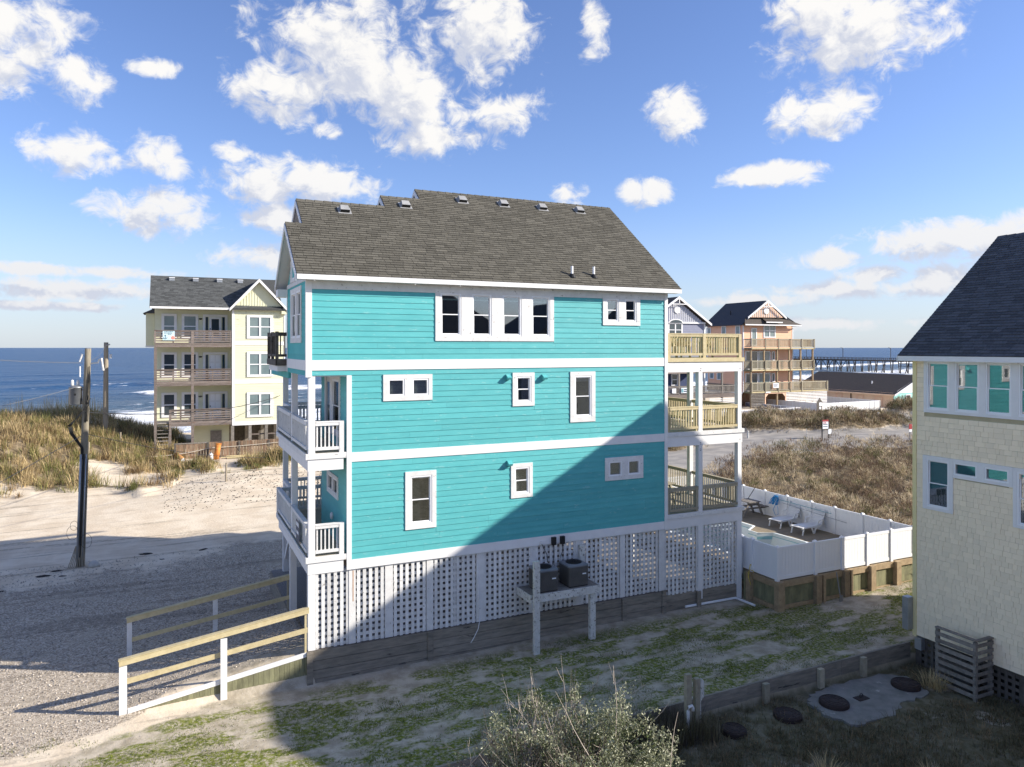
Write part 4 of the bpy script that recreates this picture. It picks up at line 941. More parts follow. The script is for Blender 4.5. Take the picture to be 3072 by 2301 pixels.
m = MB(); sq = [(PX1+.0,PY0),(PX1,PY1),(PX0,PY1),(PX0,PY0)]
for a, b, c in (((PX1,PY0),out_[0],out_[-1]),((PX1,PY1),out_[6],out_[5]),((PX0,PY1),out_[8],out_[7]),((PX0,PY0),out_[10],out_[9])): obj('infill', MB().add([(*a,ZD-.002),(*b,ZD-.002),(*c,ZD-.002)], [(0,1,2)]), 'pool_deck', pool)
m.add([(*out_[0],ZD-.002),(PX1,5.0,ZD-.002),(*out_[3],ZD-.002),(*out_[2],ZD-.002),(*out_[1],ZD-.002)], [(0,1,2,3,4)]); obj('infill', m, 'pool_deck', pool)
def water_mat():
    mm = bpy.data.materials.new('pool_water'); mm.use_nodes = True; MAT['pool_water'] = mm; n_, l_ = mm.node_tree.nodes, mm.node_tree.links; n_.clear()
    tr = n_.new('ShaderNodeBsdfTransparent'); tr.inputs[0].default_value = (.62,.90,.92,1); gg = n_.new('ShaderNodeBsdfGlossy'); gg.inputs['Roughness'].default_value = .04
    fr = n_.new('ShaderNodeFresnel'); fr.inputs[0].default_value = 1.33; ms = n_.new('ShaderNodeMixShader'); o = n_.new('ShaderNodeOutputMaterial')
    nz = n_.new('ShaderNodeTexNoise'); nz.inputs['Scale'].default_value = 1.5; bp = n_.new('ShaderNodeBump'); bp.inputs['Strength'].default_value = .15; l_.new(nz.outputs[0], bp.inputs['Height']); l_.new(bp.outputs[0], gg.inputs['Normal'])
    l_.new(fr.outputs[0], ms.inputs[0]); l_.new(tr.outputs[0], ms.inputs[1]); l_.new(gg.outputs[0], ms.inputs[2]); l_.new(ms.outputs[0], o.inputs[0])
water_mat()
m = MB(); wv_ = pool_ring(-.20); m.add([(x, y, ZD-.62) for x, y in wv_], [tuple(range(n))]); obj('water', m, 'pool_water', pool)
# fence: posts with caps, panels of tongued boards
VF = thing('privacy_fence', (FX0, FY0, 1.22), 'white vinyl privacy fence with capped posts enclosing the swimming pool', 'fence')
def vpanel(ax, c, a, b, zb, zt):
    m = MB()
    def bx(a0, a1, d0, d1, z0, z1): m.box(*((a0, a1, c+d0, c+d1, z0, z1) if ax == 'x' else (c+d0, c+d1, a0, a1, z0, z1)))
    bx(a, b, -.03, .03, zt-.10, zt); bx(a, b, -.03, .03, zb, zb+.12)
    p = a; w = (b-a)/max(1, round((b-a)/.155))
    while p < b-.01: bx(p+.004, p+w-.004, -.014, .014, zb+.12, zt-.10); p += w
    bx(a, b, -.006, .006, zb+.11, zt-.09)
    return obj('panel', m, 'vinyl', VF)
def vpost(x, y, zb, zt):
    p = P('post', VF, 'vinyl', x-.065, x+.065, y-.065, y+.065, zb, zt)
    obj('post_cap', MB().hexa([(x-.08,y-.08,zt),(x+.08,y-.08,zt),(x+.08,y+.08,zt),(x-.08,y+.08,zt),(x-.025,y-.025,zt+.06),(x+.025,y-.025,zt+.06),(x+.025,y+.025,zt+.06),(x-.025,y+.025,zt+.06)]), 'vinyl', p)
ZF0, ZF1 = 1.245, 2.44
pxs = [16.55, 18.43, 19.85, 21.22, 22.58, 23.95]
for x in pxs: vpost(x, FY0, 1.0, ZF1+.01)
for a, b in zip(pxs, pxs[1:]): vpanel('x', FY0, a+.07, b-.07, ZF0, ZF1)
pys = [-1.55, -.45, .9, 2.38, 3.73, 5.25, 6.73, 8.28, 9.8, 11.95]
for y in pys[1:]: vpost(FX1, y, 1.0, ZF1+.01)
for a, b in zip(pys, pys[1:]): vpanel('y', FX1, a+.07, b-.07, ZF0, ZF1)
vpost(FX0, -.27, 1.0, ZF1+.01); vpanel('y', FX0, FY0+.07, -.34, ZF0, ZF1); vpanel('x', .30, 16.0, FX0-.07, ZF0, ZF1); vpost(FX0, .30, 1.0, ZF1); vpanel('y', FX0, -.20, .23, ZF0, ZF1)
for y in (8.6, 10.2, 11.95): vpost(FX0, y, 1.0, ZF1)
vpanel('y', FX0, 8.67, 10.13, ZF0, ZF1); vpanel('y', FX0, 10.27, 11.88, ZF0, ZF1); vpanel('x', 11.95, FX0+.07, 20.2, ZF0, ZF1); vpanel('x', 11.95, 20.34, FX1-.07, ZF0, ZF1); vpost(20.27, 11.95, 1.0, ZF1)
# loungers: moulded plastic, legs, arms, raised back
def lounger():
    t = thing('chaise_lounge', (0,0,0), 'x', 'lounge chair', 'white plastic loungers by the pool')
    st = MB(); w = .31
    for k in range(9): st.box(k*.142, k*.142+.122, -w, w, .33+.012*math.sin(k), .355+.012*math.sin(k))
    st.box(0,1.26,-w-.03,-w,.30,.36).box(0,1.26,w,w+.03,.30,.36); obj('seat', st, 'plastic', t)
    bk_ = MB(); d = Vector((math.cos(math.radians(62)), 0, math.sin(math.radians(62))))
    for k in range(7):
        a = Vector((1.27,0,.34))+d*(.03+k*.115); b2 = a+d*.095
        wk = w if k < 5 else w-.03*(k-4)
        bk_.hexa([(a.x,-wk,a.z),(a.x+.03,-wk,a.z-.012),(a.x+.03,wk,a.z-.012),(a.x,wk,a.z),(b2.x,-wk,b2.z),(b2.x+.03,-wk,b2.z-.012),(b2.x+.03,wk,b2.z-.012),(b2.x,wk,b2.z)])
    for s in (-1, 1): bk_.beam((1.27,s*(w+.005),.33),(1.27+d.x*.80,s*(w-.02),.33+d.z*.80),.03,.05)
    obj('backrest', bk_, 'plastic', t)
    for s in (-1, 1):
        obj('leg', MB().beam((.12,s*w,.32),(.02,s*w,0),.04,.06), 'plastic', t)
        obj('leg', MB().beam((.62,s*w,.32),(.78,s*w,0),.05,.06).beam((.94,s*w,.32),(.80,s*w,0),.05,.06), 'plastic', t)
        obj('leg', MB().beam((1.45,s*w,.55),(1.72,s*w,0),.045,.06), 'plastic', t)
        obj('armrest', MB().beam((.98,s*(w+.03),.36),(1.06,s*(w+.05),.58),.04,.05).beam((1.04,s*(w+.05),.58),(1.50,s*(w+.03),.62),.06,.03), 'plastic', t)
    return t
L1 = lounger(); L1.location = (22.35, 4.45, ZD); L1.rotation_euler.z = math.radians(8); L1['label'] = 'white plastic lounger between the picnic table and the other lounger'
L2 = copy_tree(L1); L2.location = (22.3, 3.05, ZD); L2.rotation_euler.z = math.radians(4); L2['label'] = 'white plastic lounger under the end of the leaning skimmer pole'
def picnic_table(loc, rz, label, mat='wood_grey', s=1.0):
    t = thing('picnic_table', (0,0,0), label, 'picnic table', 'timber picnic tables')
    for k in range(5): P('table_board', t, mat, -.75*s, .75*s, -.37+k*.15, -.37+k*.15+.14, .72, .76)
    for sgn in (-1, 1):
        for k in range(2): P('bench_board', t, mat, -.75*s, .75*s, sgn*.74-.145+k*.15, sgn*.74-.145+k*.15+.14, .44, .48)
    for sx_ in (-.5*s, .5*s):
        for sgn in (-1, 1): obj('leg', MB().beam((sx_, sgn*.28, .72), (sx_, sgn*.62, 0), .05, .10), mat, t)
        P('crossbeam', t, mat, sx_+.03, sx_+.07, -.86, .86, .36, .44); P('crossbeam', t, mat, sx_+.03, sx_+.07, -.34, .34, .64, .72)
    t.location = loc; t.rotation_euler.z = rz
    return t
picnic_table((23.05, 6.9, ZD), math.radians(90), 'small weathered picnic table on the pool deck in fence corner', 'wood_grey', .62)
picnic_table((13.75, 2.0, 3.66), math.radians(5), 'green grey picnic table on the lower porch deck', 'pine_grey', .9)
# skimmer net and pole lying on the fence hooks, dark stick
sk = thing('pool_skimmer', (23.80, 5.75, 2.2), 'blue pool net on long pole hung along the white fence', 'pool net')
obj('pole', MB().tube([(23.78,5.55,2.22),(23.80,2.45,2.16)], .016, 8), 'teal_pole', sk)
obj('pole', MB().tube([(23.76,5.3,2.10),(23.80,1.6,1.92)], .014, 8), 'galv', sk)
nb = MB()
for k in range(26):
    a = random.uniform(-1,1)*.2; nb.tube([(23.72+random.uniform(-.05,.06),5.72+a*.5,2.40),(23.70+random.uniform(-.08,.08),5.78+a,2.2),(23.68+random.uniform(-.08,.08),5.86+a*1.3,1.94)], .012, 5)
nb.tube([(23.70,5.75,1.95),(23.6,5.8,1.7),(23.6,5.65,1.45),(23.68,5.55,1.5),(23.7,5.6,1.9)], .012, 6)
obj('net', nb, 'blue_net', sk)
brm = obj('broom_stick', MB().tube([(23.3,7.3,1.9),(23.75,7.2,2.55)], .018, 6), 'black'); tag(brm, 'dark broom stick leaning on white fence above picnic table', 'stick')
hs = obj('garden_hose', MB().tube([(16.42+.12*math.cos(t)*random.uniform(.8,1.1), -.33+.05*math.sin(t*1.7), 1.30+.22*math.sin(t)*random.uniform(.8,1.2)-.03*t) for t in np.linspace(0,14,46)], .014, 6), 'hose', None, True); tag(hs, 'yellow hose coiled at the corner post of the pool terrace', 'hose')
sp_ = thing('shovel', (19.3,-1.95,.2), 'grey long handled tool leaning on timber pool terrace', 'tool')
obj('handle', MB().tube([(19.32,-1.98,.15),(19.28,-1.80,1.25)], .022, 8), 'metal_grey', sp_); obj('blade', MB().box(19.24,19.40,-2.0,-1.97,.1,.42), 'metal_grey', sp_)
# ------------------------------------------------------------------ yellow shingled house
YH = thing('shingled_house', (18, -6, -.35), 'pale yellow shingled house with dark steep roof and white window bands', 'house')
YX = 18.0; Y0, Y1 = -5.93, -15.6
ya, yb_ = Y1, Y0
U = lambda *a: a
h_top = window(YH, 'W', YX, -13.9, -6.29, 7.72, 9.42, [(-7.06-.92*k-(.0), -6.43-.92*k, 7.86, 9.27) for k in range(7)], wm_='white', blinds=[('curtain',1),('curtain',1),None,('curtain',.6),None,('blind',.3),None], label='long band of white framed sash windows')
lowu = [(-7.06,-6.43,4.82,6.22),(-7.92,-7.31,5.94,6.22),(-8.83,-8.24,5.94,6.22),(-9.75,-9.15,4.82,6.22),(-10.6,-9.99,5.94,6.22)]
h_lo = window(YH, 'W', YX, -7.24, -6.26, 4.69, 6.37, [lowu[0]], wm_='white', blinds=[('blind',1)])
h_lo += window(YH, 'W', YX, -8.99, -7.245, 5.80, 6.37, lowu[1:3], wm_='white', hung=False, blinds=[None, None])
h_lo += window(YH, 'W', YX, -9.93, -8.995, 4.69, 6.37, [lowu[3]], wm_='white', blinds=[('blind',1)])
wy = obj('wall', wall_mesh(MB(), 'W', YX, ya, yb_, .60, 9.45, h_top+h_lo, .14, -.003), 'cedar_gap', YH)
holesY = [(-13.9,-6.29,7.72,9.42),(-7.24,-6.26,4.69,6.37),(-8.99,-7.24,5.80,6.37),(-9.93,-8.99,4.69,6.37)]
# cedar shingles on the visible part
SHN_ = []
z = .60; e = .152
while z < 9.40:
    y = -6.03; row = []
    while y > -15.4:
        w = random.choice((.12,.15,.18,.22,.26,.30)); y2 = y-w; zb = z-random.uniform(0,.004)
        cy, cz = (y+y2)/2, z+e/2
        if not any(H[0]-.0 < y and H[1] > y2 and H[2] < z+e-.02 and H[3] > z+.02 for H in holesY): SHN_.append((y2+.003, zb, w-.006))
        else:
            for H in holesY:
                if H[0] < y and H[1] > y2 and H[2] < z+e-.02 and H[3] > z+.02:
                    if y > H[1]+.03: SHN_.append((H[1]+.002, zb, y-H[1]-.004))
                    if y2 < H[0]-.03: SHN_.append((y2+.002, zb, H[0]-y2-.004))
        y = y2
    z += e
mSH = MB().hexa([(-1,0,0),(-1,1,0),(0,1,0),(0,0,0),(-.25,0,1),(-.25,1,1),(0,1,1),(0,0,1)][0:8]); meSH = bpy.data.meshes.new('wall_shingle'); meSH.from_pydata(mSH.v, [], mSH.f); meSH.materials.append(MAT['cedar_yellow'])
random.shuffle(SHN_); SHN_.sort(key=lambda q: q[0] < -9.6)
for y, z, w in SHN_[:300]: inst('wall_shingle', meSH, wy, (YX, y, z), (0,0,0), (random.uniform(.016,.026), w, e*.96))
m = MB()
for y, z, w in SHN_[300:]:
    d = random.uniform(.016,.026); m.hexa([(YX-d,y+w,z),(YX-d,y,z),(YX,y,z),(YX,y+w,z),(YX-d*.25,y+w,z+e*.96),(YX-d*.25,y,z+e*.96),(YX,y,z+e*.96),(YX,y+w,z+e*.96)])
obj('wall_shingles', m, 'cedar_yellow', wy, kind='stuff')
P('corner_board', YH, 'yellow_trim', YX-.035, YX+.10, -6.03, -5.90, .55, 9.42)
b_ = MB().box(18.14,28.0,-6.07,-5.93,.6,9.45).box(27.86,28.0,-15.6,-6.08,.6,9.45).box(18.14,27.85,-15.6,-15.46,.6,9.45); obj('wall', b_, 'cedar_yellow', YH)
for z in (.62, 3.4, 6.6): P('floor', YH, 'interior', 18.15, 27.8, -15.4, -6.1, z, z+.1)
P('ceiling', YH, 'interior', 18.15, 27.8, -15.4, -6.1, 9.36, 9.42); P('partition', YH, 'dim', 21.5, 21.6, -15.4, -6.1, .75, 9.3)
# roof
EX, EZ, RX, RZ = 17.66, 9.50, 22.83, 13.66
m = MB().prism([(EX,EZ),(RX,RZ),(2*RX-EX,EZ),(2*RX-EX,EZ-.16),(RX,RZ-.2),(EX,EZ-.16)], 'y', -15.95, -5.60)
YR = obj('roof', m, 'roof_edge', YH); pit = (RZ-EZ)/(RX-EX); sl_ = math.hypot(RX-EX, RZ-EZ)
frY = slope_frame((EX, -5.60, EZ), (0,-1,0), (1,0,pit))
roof_shingles(YR, 'shingle_dark', frY, lambda s: 0, lambda s: 10.35, sl_, e=.142, w=.34, order=lambda q: q[0]+.15*q[1])
y = -5.6
while y > -15.8:
    obj('ridge_cap', MB().hexa([(RX-.14,y-.31,RZ-.09),(RX+.14,y-.31,RZ-.09),(RX+.14,y,RZ-.10),(RX-.14,y,RZ-.10),(RX-.01,y-.31,RZ+.03),(RX+.01,y-.31,RZ+.03),(RX+.01,y,RZ+.015),(RX-.01,y,RZ+.015)]), 'shingle_dark', YR); y -= .3
P('fascia', YH, 'white', EX-.03, EX-.001, -15.9, -5.63, EZ-.17, EZ-.015); P('soffit', YH, 'soffit', EX, YX-.02, -15.9, -5.63, EZ-.165, EZ-.15)
P('frieze_board', YH, 'yellow_trim', YX-.03, YX, -15.5, -6.04, 9.425, 9.46)
for s in (1, -1):
    for yy in (-5.60, -15.98):
        obj('rake_board', MB().hexa([(RX-s*(RX-EX),yy,EZ-.2),(RX,yy,RZ-.22),(RX,yy+.03,RZ-.22),(RX-s*(RX-EX),yy+.03,EZ-.2),(RX-s*(RX-EX),yy,EZ-.02),(RX,yy,RZ-.03),(RX,yy+.03,RZ-.03),(RX-s*(RX-EX),yy+.03,EZ-.02)]), 'white', YH)
for yy in (-6.02, -15.59): obj('gable_wall', MB().prism([(18.02,9.44),(RX,RZ-.2),(27.98,9.44)], 'y', yy, yy+.08), 'cedar_yellow', YH)
# skirt: dark open lattice on posts
for (y0_, y1_) in ((-7.35,-6.0),(-9.2,-7.5),(-11.6,-9.35)):
    lp = obj('skirt_panel', MB().box(18.06,18.09,y0_,y1_,.52,.60).box(18.06,18.09,y0_,y1_,-.5,-.42), 'wood_dark', YH)
    y = y0_+.05
    while y < y1_: P('slat', lp, 'wood_dark', 18.055, 18.07, y-.045, y+.045, -.42, .52); y += .2
    for z in (-.32,-.12,.08,.28,.46): P('slat', lp, 'wood_dark', 18.071, 18.085, y0_, y1_, z-.05, z+.05)
for y in (-7.42,-9.27,-11.7,-15.4,-6.02): P('piling', YH, 'wood_dark', 18.05, 18.25, y-.07, y+.07, -.6, .6)
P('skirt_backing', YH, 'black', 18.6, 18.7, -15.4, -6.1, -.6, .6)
P('service_panel', YH, 'galv', 17.72, 17.99, -5.92, -5.72, .75, 1.78); P('meter_box', YH, 'galv', 17.86, 18.04, -6.28, -6.05, .20, .56)
# slatted screen round the yellow house's equipment
EN = thing('slatted_enclosure', (17.3, -7.6, -.36), 'weathered slatted timber screen standing against the yellow shingled house', 'enclosure')
ex, ey0, ey1 = 17.22, -8.42, -7.20
P('post', EN, 'wood_grey', ex, ex+.09, ey0, ey0+.09, -.5, 1.33); P('post', EN, 'wood_grey', ex, ex+.09, ey1-.09, ey1, -.5, 1.36); P('post', EN, 'wood_grey', 17.88, 17.97, ey0, ey0+.09, -.5, 1.34)
for k in range(8):
    z = -.28+k*.205; P('slat', EN, 'wood_grey', ex-.022, ex-.001, ey0-.0, ey1, z, z+.115); P('slat', EN, 'wood_grey', ex+.0, 17.99, ey0-.022, ey0-.001, z+.02, z+.12)
P('cap', EN, 'wood_grey', ex-.03, ex+.10, ey0-.02, ey1, 1.365, 1.40); P('cap', EN, 'wood_grey', ex+.101, 17.99, ey0-.03, ey0+.10, 1.345, 1.38)
P('equipment_box', EN, 'ac_case', 17.45, 17.90, -8.1, -7.6, -.36, .35)
# ------------------------------------------------------------------ bulkhead between the lots
B2 = thing('retaining_wall', (12, -5.75, -.36), 'low dark timber retaining wall with short posts running to the yellow house', 'retaining wall')
for a, b in ((-3.5,.2),(.2,3.86),(3.86,7.5),(7.5,11.2),(11.2,14.9),(14.9,18.0)):
    d = random.uniform(-.01,.01)
    zt = lambda x: .10+.0105*x
    for i, (t, u) in enumerate(((0, -.24), (-.245, -.47), (-.475, -.75))):
        obj('plank', MB().hexa([(a+.003,-5.80+d,zt(a)+u),(b-.003,-5.80+d,zt(b)+u),(b-.003,-5.74+d,zt(b)+u),(a+.003,-5.74+d,zt(a)+u),(a+.003,-5.80+d,zt(a)+t),(b-.003,-5.80+d,zt(b)+t),(b-.003,-5.74+d,zt(b)+t),(a+.003,-5.74+d,zt(a)+t)]), 'wood_bulk', B2)
for x in (1.6, 4.6, 11.8, 13.95, 15.75): P('post', B2, 'pine_grey', x-.09, x+.09, -5.95, -5.82, -.6, .06+.0105*x)
# ------------------------------------------------------------------ septic lids, pad, sign post
pad = MB(); pp0 = [(13.2,-6.15),(14.4,-6.0),(16.3,-6.05),(16.9,-6.6),(16.45,-7.55),(15.2,-7.62),(14.4,-8.0),(13.0,-7.9),(12.7,-7.2),(12.85,-6.5)]
pp = []
for (xa_, ya_), (xb_, yb2_) in zip(pp0, pp0[1:]+pp0[:1]):
    for t in np.linspace(0, 1, 6, False): pp.append((xa_+(xb_-xa_)*t+random.uniform(-.07,.07), ya_+(yb2_-ya_)*t+random.uniform(-.07,.07)))
pad.prism(pp, 'z', -.42, -.318); tag(obj('concrete_pad', pad, 'concrete'), 'worn grey concrete slab between manhole lids below the low timber wall', 'slab')
def lid(x, y, z, r, label, tilt=0):
    t = thing('manhole_cover', (x, y, z), label, 'manhole cover', 'septic tank lids')
    obj('ring', MB().lathe((x,y,z), [(r*1.02,-.1),(r*1.0,.06),(r*.97,.075),(r*.93,.075)], 28), 'iron', t)
    m = MB().lathe((x,y,z+.06), [(r*.92,0),(r*.92,.022),(r*.55,.028)], 28); c = obj('cover', m, 'iron', t)
    rb = MB()
    for R_ in (.35,.6,.85): rb.tube([(x+r*R_*math.cos(a), y+r*R_*math.sin(a), z+.088) for a in np.linspace(0,2*math.pi,25)], .011, 5, False)
    for a in np.linspace(0, 2*math.pi, 8, False): rb.tube([(x+r*.4*math.cos(a),y+r*.4*math.sin(a),z+.088),(x+r*.85*math.cos(a),y+r*.85*math.sin(a),z+.086)], .009, 4)
    obj('ribs', rb, 'iron', c)
    return t
lid(16.25,-6.95,-.29,.40,'round rusty manhole cover on the slab corner beside slatted screen'); lid(13.4,-6.85,-.29,.40,'round rusty manhole cover near the middle of concrete slab edge')
lid(11.75,-6.75,-.34,.38,'dark manhole cover sunk in the turf just off the slab'); lid(9.85,-6.75,-.34,.33,'small dark manhole cover in grass by the sign post')
hd = thing('lifting_plate', (14.4,-6.9,-.28), 'small steel plate with lifting ring on concrete slab', 'plate'); obj('plate', MB().box(14.2,14.6,-7.05,-6.8,-.317,-.300), 'iron', hd); obj('ring', MB().tube([(14.4+.06*math.cos(a),-6.92,-.24+.06*math.sin(a)) for a in np.linspace(0,math.pi*2,14)], .01, 5), 'iron', hd)
SP = thing('sign_post', (8.85,-6.35,-.4), 'two grey green timber posts with small white board and pipe', 'post')
P('post', SP, 'pine_grey', 8.60, 8.76, -6.40, -6.28, -.7, 1.22); P('post', SP, 'pine_grey', 8.86, 9.00, -6.44, -6.32, -.7, 1.08)
obj('board', MB().hexa([(9.02,-6.46,.50),(9.24,-6.30,.50),(9.23,-6.27,.50),(9.01,-6.43,.50),(9.02,-6.46,1.10),(9.24,-6.30,.92),(9.23,-6.27,.92),(9.01,-6.43,1.10)]), 'white_peel', SP)
P('trim', SP, 'white_peel', 9.001, 9.02, -6.45, -6.40, -.5, .5)
obj('pipe', MB().tube([(8.56,-6.5,-.2),(8.56,-6.5,.35),(8.58,-6.5,.45),(8.68,-6.5,.46),(8.72,-6.5,.38),(8.72,-6.5,.32)], .04, 10), 'white_old', SP, True)
# ------------------------------------------------------------------ utility poles
ZP = hz(-7.1, 14.55)
UP = thing('utility_pole', (-7.1, 14.55, ZP), 'weathered leaning utility pole carrying a grey transformer and black cables', 'utility pole')
pb, ptp = Vector((-7.1,14.55,ZP-.3)), Vector((-6.77,14.36,9.72)); dv = ptp-pb
PPt = lambda z: pb+dv*((z-pb.z)/dv.z)
obj('pole', MB().tube([PPt(z) for z in np.linspace(ZP-.3, 9.72, 14)], [.165-.045*i/13 for i in range(14)], 18), 'pole', UP, True)
tx, ty = PPt(7.7).x-.40, PPt(7.7).y+.10
tr_ = obj('transformer', MB().lathe((tx,ty,7.32), [(.22,0),(.25,.03),(.25,.70),(.27,.71),(.27,.75),(.20,.80),(.05,.83)], 24), 'metal_grey', UP, True)
for dx in (-.13, .08): obj('bushing', MB().lathe((tx+dx,ty,8.08), [(.05,0),(.05,.08),(.07,.10),(.045,.13),(.07,.17),(.045,.2),(.06,.25),(.03,.3)], 12), 'white_old', tr_, True)
P('bracket', tr_, 'galv', tx+.2, tx+.36, ty-.05, ty+.05, 7.45, 7.53); P('bracket', tr_, 'galv', tx+.2, tx+.36, ty-.05, ty+.05, 7.9, 7.98); P('label_plate', tr_, 'black', tx-.04, tx+.03, ty-.258, ty-.25, 7.72, 7.80)
a = PPt(9.05); obj('crossarm', MB().beam(a, a+Vector((.42,-.12,.06)), .05, .06).beam(a+Vector((.40,-.12,.06)), a+Vector((.46,-.13,.22)), .05, .05), 'galv', UP)
obj('cutout', MB().tube([a+Vector((.52,-.12,.25)), a+Vector((.56,-.12,.02)), a+Vector((.60,-.12,-.28))], [.05,.035,.045], 8), 'white_old', UP); obj('cutout', MB().tube([a+Vector((-.18,.0,.42)), a+Vector((-.30,.0,.10))], [.05,.03], 8), 'white_old', UP); obj('arrester', MB().tube([a+Vector((-.28,.0,-.1)), a+Vector((-.28,.0,-.55))], .028, 8), 'vinyl', UP)
for k in range(9):
    z0 = 7.9-random.uniform(0,.5); o_ = Vector((random.uniform(-.05,.22), -.18, 0))
    pts = [PPt(z0)+o_, PPt(7.3)+Vector((.0+.03*k,-.20,0)), PPt(6.9)+Vector((-.15-.02*k,-.22,0)), PPt(6.45)+Vector((-.62+.03*k,-.2,0)), PPt(6.1)+Vector((-.52+.03*k,-.2,0)), PPt(5.5)+Vector((-.12+.02*k,-.17,0)), PPt(5.0)+Vector((-.06+.015*k,-.17,0))]
    if k > 4: pts = [PPt(9.0-random.uniform(0,.3))+Vector((.1,-.15,0)), PPt(8.3)+Vector((.05+.03*(k-5),-.15,0)), PPt(7.6)+Vector((.02+.04*(k-5),-.16,0)), PPt(6.6)+Vector((-.02+.04*(k-5),-.17,0))]
    # smooth
    q = []
    for i in range(len(pts)-1):
        for t in np.linspace(0,1,5,False): q.append(pts[i].lerp(pts[i+1], t))
    q.append(pts[-1]); obj('cable', MB().tube(q, .016, 6), 'cable', UP, True)
for dx, r, mt in ((-.10,.045,'galv'),(.0,.03,'cable'),(.09,.025,'galv')): obj('conduit', MB().tube([PPt(ZP-.1)+Vector((dx,-.19,0)), PPt(5.2)+Vector((dx,-.165,0))], r, 8), mt, UP, True)
obj('guard_strip', MB().tube([PPt(ZP)+Vector((.16,-.1,0)), PPt(5.0)+Vector((.14,-.08,0))], .04, 6), 'pole', UP)
for k in range(10): obj('root_wire', MB().tube([PPt(ZP+.9)+Vector((-.16+.03*k,-.18,0)), PPt(ZP+.4)+Vector((-.3+.05*k,-.2,0)), Vector((-7.5+.07*k,14.2,ZP+.02))], .018, 5), 'pole_pale', UP)
for k, (cx, cz, r) in enumerate(((-.30,1.9,.30),(.22,1.5,.3),(-.25,2.2,.2))): obj('wire_loop', MB().tube([PPt(cz)+Vector((cx+r*.7*math.cos(t),-.25,r*math.sin(t))) for t in np.linspace(0,6.3,20)], .007, 5, False), 'cable', UP)


U2x, U2y = -8.02, 41.3; Z2 = hz(U2x, U2y)
UP2 = thing('utility_pole', (U2x, U2y, Z2), 'slim pale utility pole standing in the dune grass behind the transformer pole', 'utility pole')
obj('pole', MB().tube([(U2x+.006*z, U2y, z) for z in np.linspace(Z2-.4, 10.15, 10)], [.20-.05*i/9 for i in range(10)], 16), 'pole_pale', UP2, True)
obj('insulator', MB().tube([(U2x+.05,U2y-.1,9.9),(U2x+.32,U2y-.2,10.0)], .05, 8), 'galv', UP2); obj('fuse_can', MB().tube([(U2x+.36,U2y-.1,8.95),(U2x+.36,U2y-.1,9.25)], .09, 10), 'white_old', UP2)
def sag(a, b, s, n=24): return [Vector(a).lerp(Vector(b), t)+Vector((0,0,-s*4*t*(1-t))) for t in np.linspace(0,1,n)]
WIRES = [((-17.5,3.5,10.9),(-7.0,14.4,9.1),.35,.011,'pale overhead wire running to the transformer pole top','wire'), ((-17.0,4.5,7.3),(-7.1,14.35,8.1),.55,.011,'thin sagging wire joining the transformer','wire'),
 ((-6.85,14.2,7.0),(4.2,37.9,6.0),.55,.022,'black service cable from pole to lime green house wall','cable'), ((-6.95,14.3,6.1),(2.2,30,2.35),.3,.014,'low dark cable strung from pole toward the sandy slope','cable'),
 ((-16.5,4.0,.8),(-7.0,14.4,6.0),.05,.012,'taut guy wire slanting from the pole to the ground','wire'), ((-6.7,14.3,9.2),(-8.0,41.2,9.9),.2,.010,'light span wire between the two utility poles','wire')]
for a, b, s, r, lb, mt in WIRES: tag(obj('overhead_wire', MB().tube(sag(a, b, s), r, 5), mt), lb, 'wire', 'overhead wires')
tag(obj('boulder', MB().lathe((-6.55,14.2,hz(-6.55,14.2)-.05), [(.16,0),(.24,.08),(.2,.2),(.08,.28)], 9), 'stone', None, True), 'pale rounded stone at the foot of the transformer pole', 'rock')
for i, (x, y, s, lb) in enumerate(((-8.3,13.6,.17,'black asphalt lump nearest the foot of the transformer pole'),(-7.9,14.1,.13,'small black asphalt lump against the transformer pole foot'),(-4.6,15.2,.17,'flat dark asphalt piece alone on the shaded sand'),(-2.2,14.9,.14,'dark asphalt piece close to the house shadow end'),(-9.5,12.2,.10,'small dark lump far out on the shaded drive'),(-7.6,13.3,.11,'dark crumb of asphalt before the transformer pole'),(-3.9,14.1,.08,'tiny dark crumb at the gravel edge'))):
    z = hz(x, y); m = MB().lathe((0,0,0), [(s*1.2,-.03),(s*1.0,s*.2),(s*.6,s*.36),(s*.1,s*.4)], 9); m.v = [(a*random.uniform(.6,1.25), b*random.uniform(.6,1.25), c*random.uniform(.6,1.3)) for a, b, c in m.v]
    o = obj('asphalt_chunk', m, 'soil_lump'); o.location = (x,y,z-.01); o.scale = (1.6,.8,.8); o.rotation_euler.z = random.uniform(-.4,.4); tag(o, lb, 'rubble', 'asphalt lumps near the pole')
# ------------------------------------------------------------------ lime green house on the left
LH = thing('balcony_house', (0, 38, 1.75), 'pale lime green three storey house with grey balconies and dark shingle roof', 'house')
LY, RY = 38.0, 39.6; LB = 46.0
def simple_window(parent, face, c, u0, u1, z0, z1, n=1, cw=.14, gm='far_glass', wmat='white', hung=True, name='window'):
    ww_ = (u1-u0-2*cw-(n-1)*.10)/n
    units = [(u0+cw+k*(ww_+.10)+.02, u0+cw+k*(ww_+.10)+ww_-.02, z0+cw, z1-cw) for k in range(n)]
    holes = units
    m = MB(); wall_mesh(m, face, c, u0, u1, z0, z1, units, 0, .06); w = obj(name, m, wmat, parent)
    for a, b, z, t in units:
        FP('pane', w, gm, face, c, a, b, z, t, .004, .016)
        if hung: FP('sash_bar', w, 'vinyl', face, c, a, b, (z+t)/2-.035, (z+t)/2+.035, .017, .05)
    return w
m = MB(); m.box(.72, 4.56, LY, LB, 3.85, 12.78); LBAY = obj('wall', m, 'lime', LH)
cl = MB()
